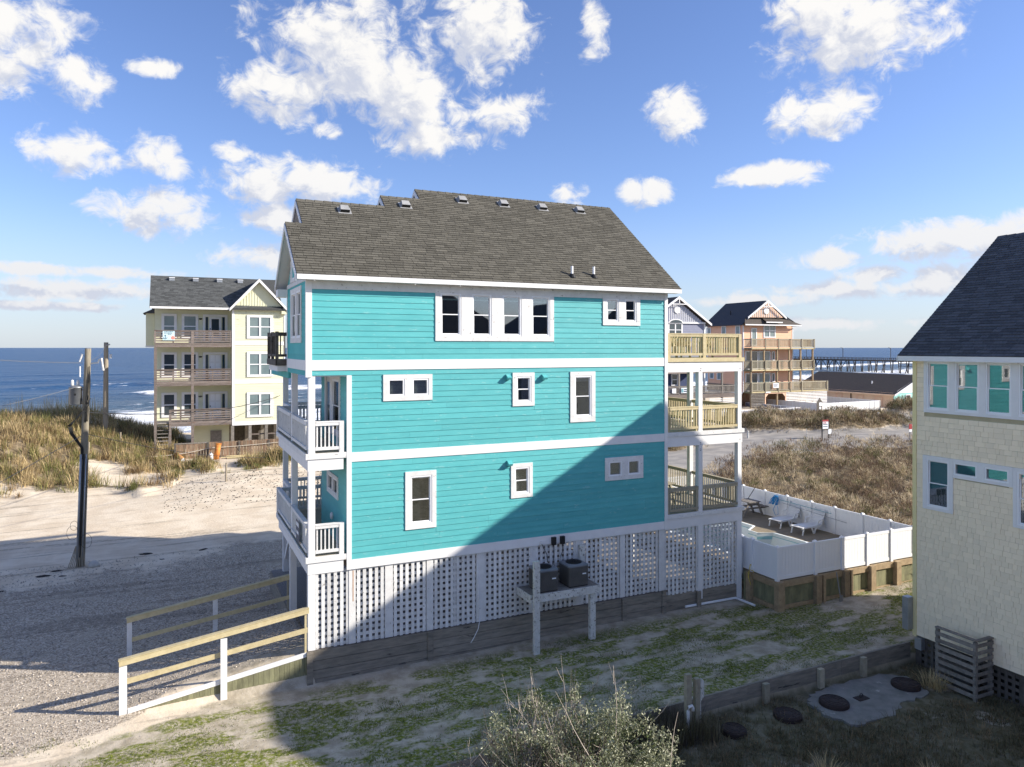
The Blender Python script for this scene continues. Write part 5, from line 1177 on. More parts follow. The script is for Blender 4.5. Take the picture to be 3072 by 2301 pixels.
for a, b in ((4.08,6.99),(7.27,9.94),(10.22,11.35)): courses(cl, 'S', LY, .86, 4.50, a, b, .19, [(1.77,3.68,10.45,12.27),(1.77,3.68,7.5,9.43),(1.77,3.68,4.39,6.32)], joints=False)
obj('siding', cl, 'lime', LBAY)
cl = MB(); courses(cl, 'S', LY, .86, 4.50, 11.35, 12.72, .19, [(1.77,3.68,10.45,12.27)], joints=False); obj('peeling_siding', cl, 'lime_peel', LBAY)
for z0, z1 in ((3.80,4.08),(6.99,7.27),(9.94,10.22)): P('band_board', LH, 'white', .72, 4.57, LY-.04, LY-.001, z0, z1)
for x0, x1 in ((.70,.86),(4.50,4.60)): P('corner_board', LH, 'white', x0, x1, LY-.045, LY, 3.82, 12.75)
for z0, z1 in ((10.45,12.27),(7.5,9.43),(4.39,6.32)): simple_window(LH, 'S', LY-.02, 1.77, 3.68, z0, z1, 2, .18, 'far_blind')
m = MB(); m.box(-4.64, .72, RY, LB, 3.85, 12.70); LREC = obj('wall', m, 'lime', LH)
cl = MB()
for a, b in ((4.25,12.65),): courses(cl, 'S', RY, -4.6, .70, a, b, .19, [], joints=False)
obj('siding', cl, 'lime', LREC)
for zb, zt, gd in ((10.20,12.32,'far_blind'),(7.24,9.40,'far_glass'),(4.22,6.35,'far_glass')):
    simple_window(LH, 'S', RY-.02, -4.18, -3.12, zb+.25, zt, 1, .17, gd); simple_window(LH, 'S', RY-.02, -2.79, -1.62, zb+.25, zt, 1, .17, gd)
    fr_ = MB(); wall_mesh(fr_, 'S', RY-.02, -1.30, .48, zb, zt, [(-1.12,.30,zb,zt-.17)], 0, .06); d = obj('door_frame', fr_, 'white', LH)
    FP('sidelight', d, 'far_glass', 'S', RY-.02, -1.10, -.92, zb+.1, zt-.2, .0, .02); FP('sidelight', d, 'far_glass', 'S', RY-.02, .10, .28, zb+.1, zt-.2, .0, .02)
    dr = FP('door', LH, 'white', 'S', RY-.02, -.85, .03, zb+.02, zt-.2, .0, .04)
    if zb > 10: FP('pane', dr, 'far_glass', 'S', RY-.02, -.68, -.14, zb+.5, zt-.35, .041, .05)
    else:
        for ux in (-.74,-.36):
            for k in range(3): FP('panel', dr, 'vinyl', 'S', RY-.02, ux, ux+.28, zb+.2+k*.62, zb+.7+k*.62, .041, .052)
    FP('handle', dr, 'black', 'S', RY-.02, -.80, -.74, zb+.95, zb+1.05, .041, .09)
    lt_ = MB().lathe((-1.47, RY-.06, zt-.42), [(.02,0),(.12,.03),(.14,.08),(.05,.12)], 10); obj('wall_lamp', lt_, 'wood_dark', LH)
# balconies
for zd in (10.13, 7.24, 4.24):
    xl = -4.62 if zd > 5 else -3.62
    P('deck', LH, 'wood_grey', -4.60, .70, LY+.05, RY-.03, zd-.12, zd-.02)
    for k in range(2): P('rim_board', LH, 'board_grey', xl, .68, LY-.02-.005*k, LY+.045, zd-.34+k*.17, zd-.175+k*.17)
    rl = P('railing_cap', LH, 'board_grey', xl, .68, LY-.05, LY+.09, zd+.88, zd+.92)
    for a, b in ((xl+.04, -2.18), (-1.97, .62)):
        for k in range(5): P('rail_board', rl, 'board_grey', a, b, LY-.002, LY+.03, zd+.06+k*.175, zd+.06+k*.175+.105+(.03 if k == 4 else 0))
        P('stile', rl, 'board_grey', (a+b)/2-.05, (a+b)/2+.05, LY+.031, LY+.07, zd, zd+.88)
    P('post', rl, 'board_grey', .58, .68, LY-.012, LY+.075, zd, zd+.88)
for x, zb, zt in ((-4.66, 1.6, 9.78), (-2.16, 1.6, 9.78)):
    P('balcony_post', LH, 'board_grey', x, x+.19, LY-.03, LY+.16, zb, zt)
P('balcony_post', LH, 'board_grey', -2.16, -1.97, LY-.02, LY+.1, 10.1, 11.03); P('balcony_post', LH, 'board_grey', -4.64, -4.54, LY-.02, LY+.1, 10.1, 11.03); P('balcony_post', LH, 'board_grey', -3.66, -3.5, LY-.04, LY+.1, 1.9, 5.15)
# roofs
ze, yr_, zrg = 12.78, 41.85, 15.38; pl = (zrg-ze)/(yr_-37.68)
m = MB().prism([(37.68,ze),(yr_,zrg),(2*yr_-37.68,ze),(2*yr_-37.68,ze-.15),(yr_,zrg-.18),(37.68,ze-.15)], 'x', -4.95, 4.4); LR = obj('roof', m, 'shingle_grey', LH)
sh_m = MB(); frL = slope_frame((-4.95,37.68,ze), (1,0,0), (0,1,pl)); slL = math.hypot(yr_-37.68, zrg-ze)
for r in range(int(slL/.16)):
    p = -random.uniform(0,.3)
    while p < 6.9-r*.012:
        w = .33*random.uniform(.7,1.3); a, b = max(p,0), min(p+w, 6.9)
        if b > a: sh_m.hexa([frL @ Vector(q) for q in ((a,r*.16,.002),(b,r*.16,.002),(b,r*.16+.17,.002),(a,r*.16+.17,.002),(a,r*.16,.02),(b,r*.16,.02),(b,r*.16+.17,.004),(a,r*.16+.17,.004))])
        p += w
obj('shingles', sh_m, 'shingle_grey', LR, kind='stuff')
gxm, gza = 2.64, 15.08; gl_, gr_ = .50, 4.80; zg = 12.76
m = MB().prism([(gl_,zg),(gxm,gza),(gr_,zg),(gr_,zg-.14),(gxm,gza-.2),(gl_,zg-.14)], 'y', 37.62, 42.2); obj('gable_roof', m, 'shingle_dark', LR)
for s in (1,-1):
    e0 = gl_ if s > 0 else gr_
    obj('rake_board', MB().hexa([(e0,37.58,zg-.24),(gxm,37.58,gza-.27),(gxm,37.62,gza-.27),(e0,37.62,zg-.24),(e0,37.58,zg-.02),(gxm,37.58,gza-.02),(gxm,37.62,gza-.02),(e0,37.62,zg-.02)]), 'white', LH)
P('eave_return', LH, 'lime', 4.30, 4.78, 37.65, 38.2, 12.38, 12.60)
gw = obj('gable_wall', MB().prism([(.75,12.74),(gxm,gza-.2),(4.53,12.74)], 'y', 37.98, 38.06), 'lime', LH)
x = .95
while x < 4.45:
    top = 12.74+(x-.75)*1.15 if x < gxm else 12.74+(4.53-x)*1.15
    if top-.25 > 12.95: P('batten', gw, 'lime', x, x+.045, 37.955, 37.979, 12.86, top-.14)
    x += .2
P('frieze_board', LH, 'white', .70, 4.6, 37.94, 37.979, 12.72, 12.86)
P('fascia', LH, 'white', -4.93, .5, 37.65, 37.679, ze-.16, ze-.01)
P('side_bay', LH, 'lime', -5.25, -4.66, 40.2, 43.2, 9.9, 12.35); P('bay_trim', LH, 'white', -5.27, -4.65, 40.17, 43.2, 9.78, 9.9); obj('bay_roof', MB().prism([(-5.45,12.35),(-4.64,12.75),(-4.64,12.35)], 'y', 40.0, 43.4), 'shingle_dark', LH)
for x in (-3.45,-1.75,.0,1.55):
    v_ = P('roof_vent', LR, 'galv', x-.2, x+.2, yr_-.75, yr_-.4, zrg-.42, zrg-.20); P('vent_hood', v_, 'vinyl', x-.21, x+.21, yr_-.78, yr_-.38, zrg-.199, zrg-.15)
# under the house
P('shade_backing', LH, 'wood_dark', .62, 4.5, 41.3, 41.4, 1.6, 3.84); P('ground_room', LH, 'lime', -2.0, .6, 39.7, 45, 1.7, 3.85); P('utility_door', LH, 'wood_grey', -.75, .05, 39.6, 39.69, 1.8, 3.3)  # first piece: dark board added to stand in for the shade under the bay
for x in (.74, 2.0, 3.2, 4.4):
    for y in (38.1, 41, 45): P('piling', LH, 'wood_grey', x-.11, x+.11, y-.11, y+.11, 1.5, 3.85)
for z, y in ((3.0,38.2),(2.5,38.3),): P('porch_rail', LH, 'board_grey', 2.05, 4.5, y, y+.08, z, z+.09)
st = P('stair_stringer', LH, 'wood_dark', -4.5, -4.44, 36.9, 38.0, 1.6, 1.8)
for k in range(10): P('stair_tread', LH, 'wood_grey', -4.45, -3.7, 38.6-k*.22+.0, 38.85-k*.22, 4.1-k*.24, 4.14-k*.24)
obj('stair_stringer', MB().beam((-4.5,38.8,4.1),(-4.5,36.6,1.7),.05,.2).beam((-3.68,38.8,4.1),(-3.68,36.6,1.7),.05,.2), 'wood_dark', LH)
P('stair_post', LH, 'board_grey', -4.62, -4.50, 36.6, 36.72, 1.5, 5.1)
bn = thing('banner', (-4.0, LY-.03, 10.3), 'white and aqua anchor banner tied on the upper grey balcony', 'banner')
P('cloth', bn, 'sign_aqua', -4.08, -3.28, LY-.062, LY-.052, 10.30, 10.98)
for k, (a, b, z) in enumerate(((-4.0,-3.36,10.90),(-3.98,-3.44,10.80),(-3.74,-3.50,10.71))):
    x = a
    while x < b: w = random.uniform(.03,.09); P('lettering', bn, 'ink', x, min(x+w,b), LY-.066, LY-.063, z, z+.05); x += w+.025
ak = MB().box(-3.93,-3.89,LY-.067,LY-.063,10.40,10.70); ak.tube([(-3.91+.13*math.cos(t),LY-.066,10.52+.13*math.sin(t)) for t in np.linspace(math.pi*1.02,math.pi*1.98,12)], .016, 5); ak.box(-3.97,-3.85,LY-.067,LY-.063,10.64,10.67); obj('anchor_print', ak, 'ink', bn)
obj('shell_print', MB().lathe((0,0,0), [(.14,0),(.12,.004)], 7), 'ink_red', bn); bn.children[-1].location = (-3.40, LY-.063, 10.48); bn.children[-1].rotation_euler = (math.pi/2,0,0)
# plank fence and things in front of it
WF = thing('plank_fence', (-3.3, 36, 1.7), 'weathered brown plank fence in front of the lime green house', 'fence')
x = -3.3
while x < 4.9:
    w = random.uniform(.17,.21); z1 = (2.80 if x < -1.1 else 2.86)+random.uniform(-.015,.015); P('plank', WF, 'fence_wood', x, x+w-.022, 36+random.uniform(-.01,.01), 36.03, hz(x,36)-.1, z1); x += w
P('rail', WF, 'wood_grey', -3.35, -1.15, 35.97, 36.06, 2.81, 2.88)
for x in (-3.32,-1.15,1.0,3.1): P('post', WF, 'wood_dark', x, x+.12, 35.93, 35.985, 1.5, 2.84)
obj('rope', MB().tube(sag((-5.0,35.6,2.1),(-1.0,35.9,2.45),.12)+sag((-1.0,35.9,2.45),(4.0,35.9,2.62),.03)[1:], .02, 5), 'rope', WF)
zf_ = hz(-.45,35.4)
brl = thing('barrel', (-.45,35.4,zf_), 'upright rusty orange pipe barrel leaning against plank fence', 'barrel')
obj('drum', MB().tube([(-.58,35.4,zf_-.05),(-.40,35.45,zf_+1.12)], .19, 18), 'rust_barrel', brl, True); obj('rim', MB().tube([(-.405,35.447,zf_+1.06),(-.397,35.45,zf_+1.13)], .205, 18), 'rust_barrel', brl)
pp2 = thing('pipe_section', (-2.9,35.2,hz(-2.9,35.2)), 'short rusty orange pipe lying on the sand below fence', 'pipe'); zz_ = hz(-2.8,34.9)
obj('tube', MB().tube([(-3.2,35.7,zz_+.42),(-2.75,34.6,zz_+.18)], .17, 16), 'pipe_orange', pp2, True); obj('end_face', MB().tube([(-2.752,34.605,zz_+.181),(-2.746,34.59,zz_+.178)], .135, 16), 'curtain', pp2)
tk = thing('propane_tank', (-.93,35.2,hz(-.93,35.2)), 'small white propane cylinder beside the orange barrel', 'gas tank'); zt_ = hz(-.93,35.2)
obj('cylinder', MB().lathe((-.93,35.2,zt_), [(.12,0),(.15,.05),(.15,.38),(.10,.46),(.04,.48)], 14), 'white_old', tk, True); obj('collar', MB().lathe((-.93,35.2,zt_+.47), [(.06,0),(.06,.12),(.05,.12)], 10), 'metal_grey', tk)
for k in range(6):
    y0 = 35.25+.06*k; z0 = hz(1.5,35.2)+.03+.055*(k//2); x0 = -.2+random.uniform(-.1,.6); tag(obj('lumber', MB().beam((x0,y0,z0+.05),(4.0+random.uniform(-.5,.1),y0+random.uniform(-.12,.12),z0-.02),.12,.05), 'pine'), 'fresh yellow plank lying on sand along the plank fence', 'plank', 'loose lumber by the fence')
# rope barrier posts on the sand
ps = [(-3.1,29.4),(-.45,27.0),(4.2,31.5),(-8.6,35.4),(-6.9,38.9)]
for i, (x, y) in enumerate(ps):
    z = hz(x,y); hgt = (.35,1.15,1.3,1.0,.8)[i]
    lb = ('short stump of a post beside the rope on the sandy slope','slender rope post standing in the bare sand slope','thin brown stake by the lumber near the fence','pale stake in dune grass near the slim pole','broken leaning stub in the dune grass')[i]
    tag(obj('rope_post', MB().tube([(x,y,z-.2),(x+.03,y,z+hgt)], .055, 8), 'pole_pale'), lb, 'post', 'posts on the sand')
tag(obj('barrier_rope', MB().tube(sag((-3.1,29.4,hz(-3.1,29.4)+.3),(-.45,27,hz(-.45,27)+.6),.05)+sag((-.45,27,hz(-.45,27)+.6),(6.5,27.5,2.4),.1)[1:], .012, 5), 'rope'), 'thin white rope strung between posts above the sand slope', 'rope')
# ------------------------------------------------------------------ peach house
PH = thing('peach_house', (60.6, 48, 2.3), 'peach orange house with three long timber decks and dark hip roof', 'house')
W_ = obj('wall', MB().box(60.6,68.82,48.3,54.9,4.2,12.68), 'peach', PH)
cl = MB(); courses(cl, 'S', 48.3, 60.75, 68.7, 4.3, 12.6, .2, [], joints=False); courses(cl, 'W', 60.6, 48.45, 54.8, 4.3, 12.6, .2, [], joints=False); obj('siding', cl, 'peach', W_)
for x0 in (60.56, 68.72): P('corner_board', PH, 'white', x0, x0+.14, 48.25, 48.34, 4.2, 12.6)
P('corner_board', PH, 'white', 60.55, 60.6, 54.75, 54.93, 4.2, 12.6); P('band_board', PH, 'slate_blue', 60.55, 60.6, 48.4, 54.8, 9.5, 9.75); P('band_board', PH, 'white', 60.55, 60.6, 48.4, 54.8, 4.0, 4.28)
for u, z0, z1 in ((48.75,11.3,12.5),(51.3,11.45,12.5),(54.2,11.3,12.4),(52.2,5.6,6.7),(53.6,5.7,6.6)): simple_window(PH, 'W', 60.58, u, u+.85, z0, z1, 1, .1, 'far_blind', hung=False)
wn_ = simple_window(PH, 'S', 48.28, 63.86, 65.86, 11.0, 12.75, 2, .14, 'far_blind')
obj('transom_arch', MB().prism([(64.0,12.75),(65.75,12.75),(65.6,13.1),(64.88,13.45),(64.15,13.1)], 'y', 48.05, 48.2), 'white', wn_)
simple_window(PH, 'S', 48.28, 61.85, 62.75, 10.0, 12.2, 1, .12, 'far_blind', name='door', hung=False)
for zb in (6.95, 4.2):
    simple_window(PH, 'S', 48.28, 60.9, 62.95, zb+.1, zb+2.4, 2, .12, 'far_glass', hung=False); simple_window(PH, 'S', 48.28, 63.0, 65.0, zb+.05, zb+2.4, 2, .14, 'far_blind', name='sliding_door', hung=False); simple_window(PH, 'S', 48.28, 65.2, 65.75, zb+1.2, zb+2.35, 1, .1, 'far_glass', hung=False)
for zd, xr in ((9.72,71.3),(7.05,71.2),(4.35,73.6)):
    P('deck', PH, 'wood_grey', 60.7, xr, 47.0, 48.2, zd-.1, zd); P('rim_board', PH, 'pine', 60.7, xr, 46.95, 46.999, zd-.16, zd+.01); P('rim_board', PH, 'wood_olive', 60.66, 60.70, 47.0, 48.2, zd-.2, zd+.01)
    if xr > 69: P('deck', PH, 'wood_grey', 68.9, xr, 48.21, 53, zd-.1, zd)
    railing(PH, 'x', 47.05, 60.75, xr, zd, 1.12, 'pine_grey', sp=.12, bw=.045, joined=True); railing(PH, 'y', 60.75, 47.1, 48.2, zd, 1.12, 'pine_grey', sp=.12, bw=.045, joined=True); railing(PH, 'y', xr-.05, 47.1, 53, zd, 1.12, 'pine_grey', sp=.12, bw=.045, joined=True)
    for x in (60.75, 62.95, 65.1, 67.1, 69.05, xr-.12): P('rail_post', PH, 'pine_grey', x-.06, x+.06, 46.9, 46.97, zd-.1, zd+1.15)
for x in (60.8, 62.9, 65.05, 67.05, 69.0, 71.1):
    P('deck_post', PH, 'wood_brown', x-.09, x+.09, 47.1, 47.28, 2.2, 9.6)
P('sign', PH, 'sign_white', 64.1, 65.0, 46.85, 46.88, 4.75, 5.35)
for k in range(3): P('lettering', PH, 'ink_grey', 64.2, 64.9-.1*k, 46.84, 46.849, 5.18-.15*k, 5.24-.15*k)
P('house_number', PH, 'sign_white', 62.95, 63.7, 46.9, 46.93, 4.16, 4.32)
# roof
m = MB().prism([(60.15,12.62),(64.0,15.65),(66.9,13.62),(69.6,12.66),(69.6,12.5),(64.0,15.4),(60.15,12.5)], 'y', 48.0, 55.3); PR = obj('roof', m, 'shingle_dark', PH)
m = MB(); m.add([(60.15,47.5,12.62),(69.6,47.5,12.66),(66.9,48.35,13.6),(60.95,48.35,13.5),(60.15,48.0,12.5),(69.6,48.0,12.5)], [(0,1,2,3),(1,0,4,5)]); obj('roof_skirt', m, 'shingle_brown', PR)
obj('hip_end', MB().add([(60.15,55.3,12.62),(64,55.3,15.65),(69.6,55.3,12.66),(64,57.5,12.7)], [(0,1,3),(1,2,3)]), 'shingle_dark', PR)
g = obj('gable_wall', MB().prism([(61.0,13.5),(64.0,15.5),(66.75,13.55)], 'y', 47.9, 47.98), 'peach_pale', PH)
for k in range(17):
    x = 61.5+k*.3; top = 13.5+(x-61)*.667 if x < 64 else 13.55+(66.75-x)*.7
    if top > 13.75: P('batten', g, 'white_old', x, x+.05, 47.86, 47.899, 13.55, top-.08)
for e0, ez in ((60.75,13.42),(67.05,13.45)): obj('rake_board', MB().hexa([(e0,47.55,ez-.1),(64,47.55,15.42),(64,47.6,15.42),(e0,47.6,ez-.1),(e0,47.55,ez+.14),(64,47.55,15.70),(64,47.6,15.70),(e0,47.6,ez+.14)]), 'white', PH)
obj('gable_ornament', MB().box(63.95,64.05,47.53,47.56,14.75,15.5).box(63.1,64.9,47.53,47.56,14.85,14.94), 'white', PH)
o = obj('round_vent', MB().lathe((0,0,0), [(.42,0),(.42,.06),(.36,.08)], 20), 'white', PH); o.location = (63.9,47.86,14.35); o.rotation_euler = (math.pi/2,0,0)
obj('dormer_roof', MB().add([(63.4,47.3,12.98),(66.1,47.3,12.98),(65.9,48.4,13.62),(63.5,48.4,13.62),(63.4,47.3,12.88),(66.1,47.3,12.88)], [(0,1,2,3),(0,4,5,1)]), 'shingle_brown', PR); P('dormer_fascia', PH, 'white', 63.4, 66.1, 47.27, 47.299, 12.84, 12.98)
P('fascia', PH, 'white', 60.2, 69.5, 47.45, 47.49, 12.5, 12.64); obj('vent_stack', MB().tube([(61.9,52,13.9),(61.9,52,14.5)], .06, 8), 'black', PR)
# carport with slatted skirt
for (a, b) in ((60.7,62.9),(66.4,73.5)):
    for k in range(9): P('skirt_slat', PH, 'white_old' if a > 63 else 'wood_grey', a, b, 47.0+.03, 47.05, 2.5+k*.19, 2.5+k*.19+.12)
P('skirt_slat', PH, 'peach_pale', 62.9, 63.05, 47.0, 47.1, 2.2, 4.2); P('skirt_slat', PH, 'peach_pale', 66.25, 66.4, 47.0, 47.1, 2.2, 4.2); P('carport_back', PH, 'fence_wood', 61, 73, 50, 50.1, 2.2, 4.2)
obj('carport_arch', MB().add([(63.05,47.02,4.2),(66.25,47.02,4.2),(65.8,47.02,4.05),(63.5,47.02,4.05),(63.05,47.02,3.6),(66.25,47.02,3.6)], [(0,3,4),(0,1,2,3),(1,5,2)]), 'peach_pale', PH)
# ------------------------------------------------------------------ slate blue house
SHH = thing('slate_blue_house', (45.6, 42, 1.6), 'slate blue gabled house half hidden behind the turquoise house', 'house')
W_ = obj('wall', MB().box(41.9,49.35,42,52,7.2,12.42), 'slate_blue', SHH); cl = MB(); courses(cl, 'S', 42, 42, 49.2, 7.3, 12.3, .2, [], joints=False); obj('siding', cl, 'slate_blue', W_)
P('wall', SHH, 'navy', 42.2, 49.0, 43.5, 52, 2.0, 7.2)
m = MB().prism([(41.2,12.3),(45.62,15.2),(49.95,12.35),(49.95,12.18),(45.62,15.0),(41.2,12.12)], 'y', 41.6, 52.4); SR = obj('roof', m, 'shingle_brown', SHH)
g = obj('gable_wall', MB().prism([(42,12.4),(45.62,14.9),(49.3,12.4)], 'y', 41.9, 41.99), 'slate_blue', SHH)
x = 42.4
while x < 49:
    top = 12.4+(x-42)*.69 if x < 45.62 else 12.4+(49.3-x)*.68
    if top > 12.75: P('batten', g, 'vinyl', x, x+.07, 41.86, 41.899, 12.5, top-.1)
    x += .27
P('band_board', SHH, 'white', 41.9, 49.4, 41.84, 41.899, 12.34, 12.52)
for e0 in (41.15, 50.0): obj('rake_board', MB().hexa([(e0,41.52,12.12),(45.62,41.52,14.97),(45.62,41.59,14.97),(e0,41.59,12.12),(e0,41.52,12.36),(45.62,41.52,15.24),(45.62,41.59,15.24),(e0,41.59,12.36)]), 'white', SHH)
obj('gable_ornament', MB().box(45.57,45.67,41.5,41.53,14.3,15.0).box(44.7,46.5,41.5,41.53,14.35,14.44), 'white', SHH)
o = obj('round_vent', MB().lathe((0,0,0), [(.4,0),(.4,.06),(.34,.08)], 20), 'white', SHH); o.location = (45.55,41.86,13.8); o.rotation_euler = (math.pi/2,0,0)
w = simple_window(SHH, 'S', 41.98, 44.45, 46.35, 10.9, 12.4, 2, .14, 'far_glass'); arc = [(45.4+.95*math.cos(t), 12.401+.42*math.sin(t)) for t in np.linspace(0,math.pi,14)]
obj('arch_trim', MB().prism(arc, 'y', 41.80, 41.85), 'white', w); obj('arch_pane', MB().prism([(45.4+.78*math.cos(t), 12.42+.30*math.sin(t)) for t in np.linspace(0,math.pi,14)], 'y', 41.78, 41.799), 'far_glass', w)
simple_window(SHH, 'E', 49.36, 43.2, 44.0, 10.6, 12.0, 1, .1, 'far_glass'); P('corner_board', SHH, 'white', 49.25, 49.42, 41.93, 42.1, 2.0, 12.3)
P('deck', SHH, 'wood_grey', 41, 53.2, 41.0, 43.4, 4.6, 4.75); P('rim_board', SHH, 'board_grey', 41, 53.2, 40.95, 40.999, 4.35, 4.78); railing(SHH, 'x', 41.05, 41, 53.2, 4.78, .9, 'wood_grey', sp=.14, bw=.06, joined=True); railing(SHH, 'y', 53.1, 41.1, 46, 4.78, .9, 'wood_grey', sp=.14, bw=.06, joined=True)
for x in (42.6, 45.2, 51.0): P('deck_post', SHH, 'wood_grey', x-.09, x+.09, 41.0, 41.18, 1.6, 7.0)
P('porch_beam', SHH, 'board_grey', 41, 51.2, 41.0, 41.2, 7.0, 7.2); simple_window(SHH, 'S', 43.48, 46.0, 46.9, 5.6, 6.9, 1, .1, 'far_glass'); simple_window(SHH, 'S', 43.48, 44.1, 45.1, 4.9, 6.9, 1, .1, 'far_blind', name='door')
for k in range(8): P('skirt_slat', SHH, 'white_old', 49.2, 53.0, 41.0, 41.04, 2.8+k*.19, 2.8+k*.19+.11)
sb = P('sign', SHH, 'sign_white', 45.35, 46.35, 40.9, 40.93, 4.95, 5.5); P('lettering', sb, 'teal_pole', 45.4, 45.65, 40.88, 40.899, 5.02, 5.42); P('lettering', sb, 'ink', 45.75, 46.2, 40.88, 40.899, 5.28, 5.38); P('lettering', sb, 'ink', 45.72, 46.28, 40.88, 40.899, 5.08, 5.18)
P('sign', SHH, 'sign_white', 44.2, 44.7, 40.9, 40.93, 4.95, 5.45)
# ------------------------------------------------------------------ motel-like low building, shed
MO = thing('low_cottage_row', (86, 46, 1.7), 'long low building with brown roof, tan side and mint gable end', 'building')
P('wall', MO, 'tan', 83.2, 83.3, 44.9, 61.5, 1.0, 3.75); ge_ = obj('gable_end', MB().prism([(83.2,1.0),(83.2,3.7),(88.4,5.95),(93.6,3.7),(93.6,1.0)], 'y', 44.75, 44.88), 'mint', MO)
for k in range(46): 
    x = 83.5+k*.22; top = 3.82+(x-83.2)*.43 if x < 88.4 else 3.82+(93.6-x)*.43
    if top > 3.95: P('batten', ge_, 'vinyl', x, x+.19, 44.70, 44.749, 3.72, top-.02)
m = MB().prism([(82.8,3.55),(88.4,6.05),(94.0,3.55),(94.0,3.4),(88.4,5.88),(82.8,3.4)], 'y', 44.4, 62); obj('roof', m, 'shingle_brown', MO); P('fascia', MO, 'tan', 82.76, 82.799, 44.4, 62, 3.36, 3.56)
obj('rake_board', MB().hexa([(82.8,44.34,3.36),(88.4,44.34,5.84),(88.4,44.39,5.84),(82.8,44.39,3.36),(82.8,44.34,3.56),(88.4,44.34,6.06),(88.4,44.39,6.06),(82.8,44.39,3.56)]), 'white', MO)
simple_window(MO, 'S', 44.74, 85.4, 86.4, 2.2, 3.5, 1, .12, 'far_glass')
for y in (46.5, 49.5, 53, 56.5, 60): simple_window(MO, 'W', 83.19, y, y+1.1, 1.3, 3.2, 1, .1, 'blind' if False else 'tan', 'peach_pale', hung=False, name='door')
obj('downspout', MB().tube([(83.12,51.5,3.4),(83.12,51.5,1.2)], .07, 8), 'black', MO); obj('vent_pipe', MB().tube([(85.5,50,4.5),(85.5,50,5.1)], .09, 8), 'vinyl', MO)
SD = thing('garden_shed', (80, 66, 1.8), 'small white gambrel shed beyond the low brown roof', 'shed')
obj('wall', MB().prism([(78.7,1.6),(78.7,5.6),(79.0,6.25),(80.2,6.75),(81.4,6.25),(81.7,5.6),(81.7,1.6)], 'y', 64, 68), 'white', SD); obj('roof', MB().prism([(78.55,5.55),(78.9,6.35),(80.2,6.9),(81.5,6.35),(81.85,5.55),(81.4,6.27),(80.2,6.76),(79.0,6.27)], 'y', 63.9, 68.2), 'shingle_dark', SD)
# ------------------------------------------------------------------ pool fences of the far houses, signs
def panel_fence(name, label, pts, zt, zb, mat, framem, sp=1.05, post=.09):
    t = thing(name, (*pts[0], zb), label, 'fence')
    for (x0, y0), (x1, y1) in zip(pts, pts[1:]):
        L = math.hypot(x1-x0, y1-y0); n = max(1, round(L/sp)); dx, dy = (x1-x0)/L, (y1-y0)/L
        for k in range(n+1):
            x, y = x0+dx*L*k/n, y0+dy*L*k/n
            P('post', t, framem, x-post/2, x+post/2, y-post/2, y+post/2, zb-.3, zt)
            if k < n:
                xe, ye = x0+dx*L*(k+1)/n, y0+dy*L*(k+1)/n; o = .05
                obj('panel', MB().beam((x+dx*o,y+dy*o,(zt+zb)/2),(xe-dx*o,ye-dy*o,(zt+zb)/2),.03,zt-zb-.12), mat, t)
                obj('rail', MB().beam((x+dx*o,y+dy*o,zt-.05),(xe-dx*o,ye-dy*o,zt-.05),.07,.1), framem, t)
    return t
panel_fence('pool_fence', 'grey panelled pool fence with white rails before the slate blue house', [(50.0,41.0),(62.6,41.2),(62.6,51.0)], 2.85, 1.55, 'slate_blue', 'vinyl', 1.0)
panel_fence('pool_fence', 'white panelled pool fence in front of the low tan building', [(66.2,50),(66.2,41.5),(77.0,42.0),(77.0,52)], 3.15, 1.75, 'white', 'vinyl', 1.0)
kx, ky = 65.6, 41.1; kz = hz(kx,ky)
ki = thing('notice_kiosk', (kx,ky,kz), 'dark gabled notice board with white papers at the white fence corner', 'notice board')
obj('board', MB().prism([(kx-.42,kz),(kx+.42,kz),(kx+.42,kz+1.45),(kx,kz+1.95),(kx-.42,kz+1.45)], 'y', ky-.06, ky), 'wood_dark', ki); P('paper', ki, 'sign_white', kx-.1, kx+.34, ky-.075, ky-.061, kz+1.0, kz+1.4); P('paper', ki, 'sign_white', kx-.08, kx+.22, ky-.075, ky-.061, kz+.6, kz+.9)
sx_, sy_ = 51.6, 27.7; sz = hz(sx_, sy_)-.55
ss_ = thing('sale_sign', (sx_, sy_, sz), 'white and red real estate sign on dark posts before the scrub', 'sign')
P('panel', ss_, 'sign_white', sx_-.38, sx_+.38, sy_-.04, sy_, sz+1.45, sz+2.1); P('top_strip', ss_, 'sign_red', sx_-.38, sx_+.38, sy_-.045, sy_, sz+2.11, sz+2.28)
for k in range(2): P('lettering', ss_, 'ink_grey', sx_-.3, sx_+.26, sy_-.05, sy_-.041, sz+1.82-.2*k, sz+1.9-.2*k)
P('lettering', ss_, 'sign_red', sx_-.32, sx_+.1, sy_-.05, sy_-.041, sz+1.95, sz+2.04)
for d in (-.42,.42): P('post', ss_, 'black', sx_+d-.035, sx_+d+.035, sy_-.06, sy_+.02, sz-.2, sz+2.15)
P('rider', ss_, 'sign_white', sx_+.30, sx_+.68, sy_-.10, sy_-.07, sz+.95, sz+1.4); P('rider_post', ss_, 'wood_grey', sx_+.55, sx_+.63, sy_-.065, sy_-.02, sz-.1, sz+.95)
rx_, ry_ = 57.2, 23.2; rz_ = hz(rx_, ry_)-.35; rs = thing('parking_sign', (rx_,ry_,rz_), 'small dark red sign on thin post beside the gravel track', 'sign'); P('panel', rs, 'sign_red', rx_-.2, rx_+.2, ry_-.03, ry_, rz_+1.35, rz_+1.8); P('panel', rs, 'sign_white', rx_-.17, rx_+.17, ry_-.03, ry_, rz_+1.1, rz_+1.33); P('post', rs, 'metal_grey', rx_-.04, rx_+.04, ry_, ry_+.06, rz_-.2, rz_+1.8)
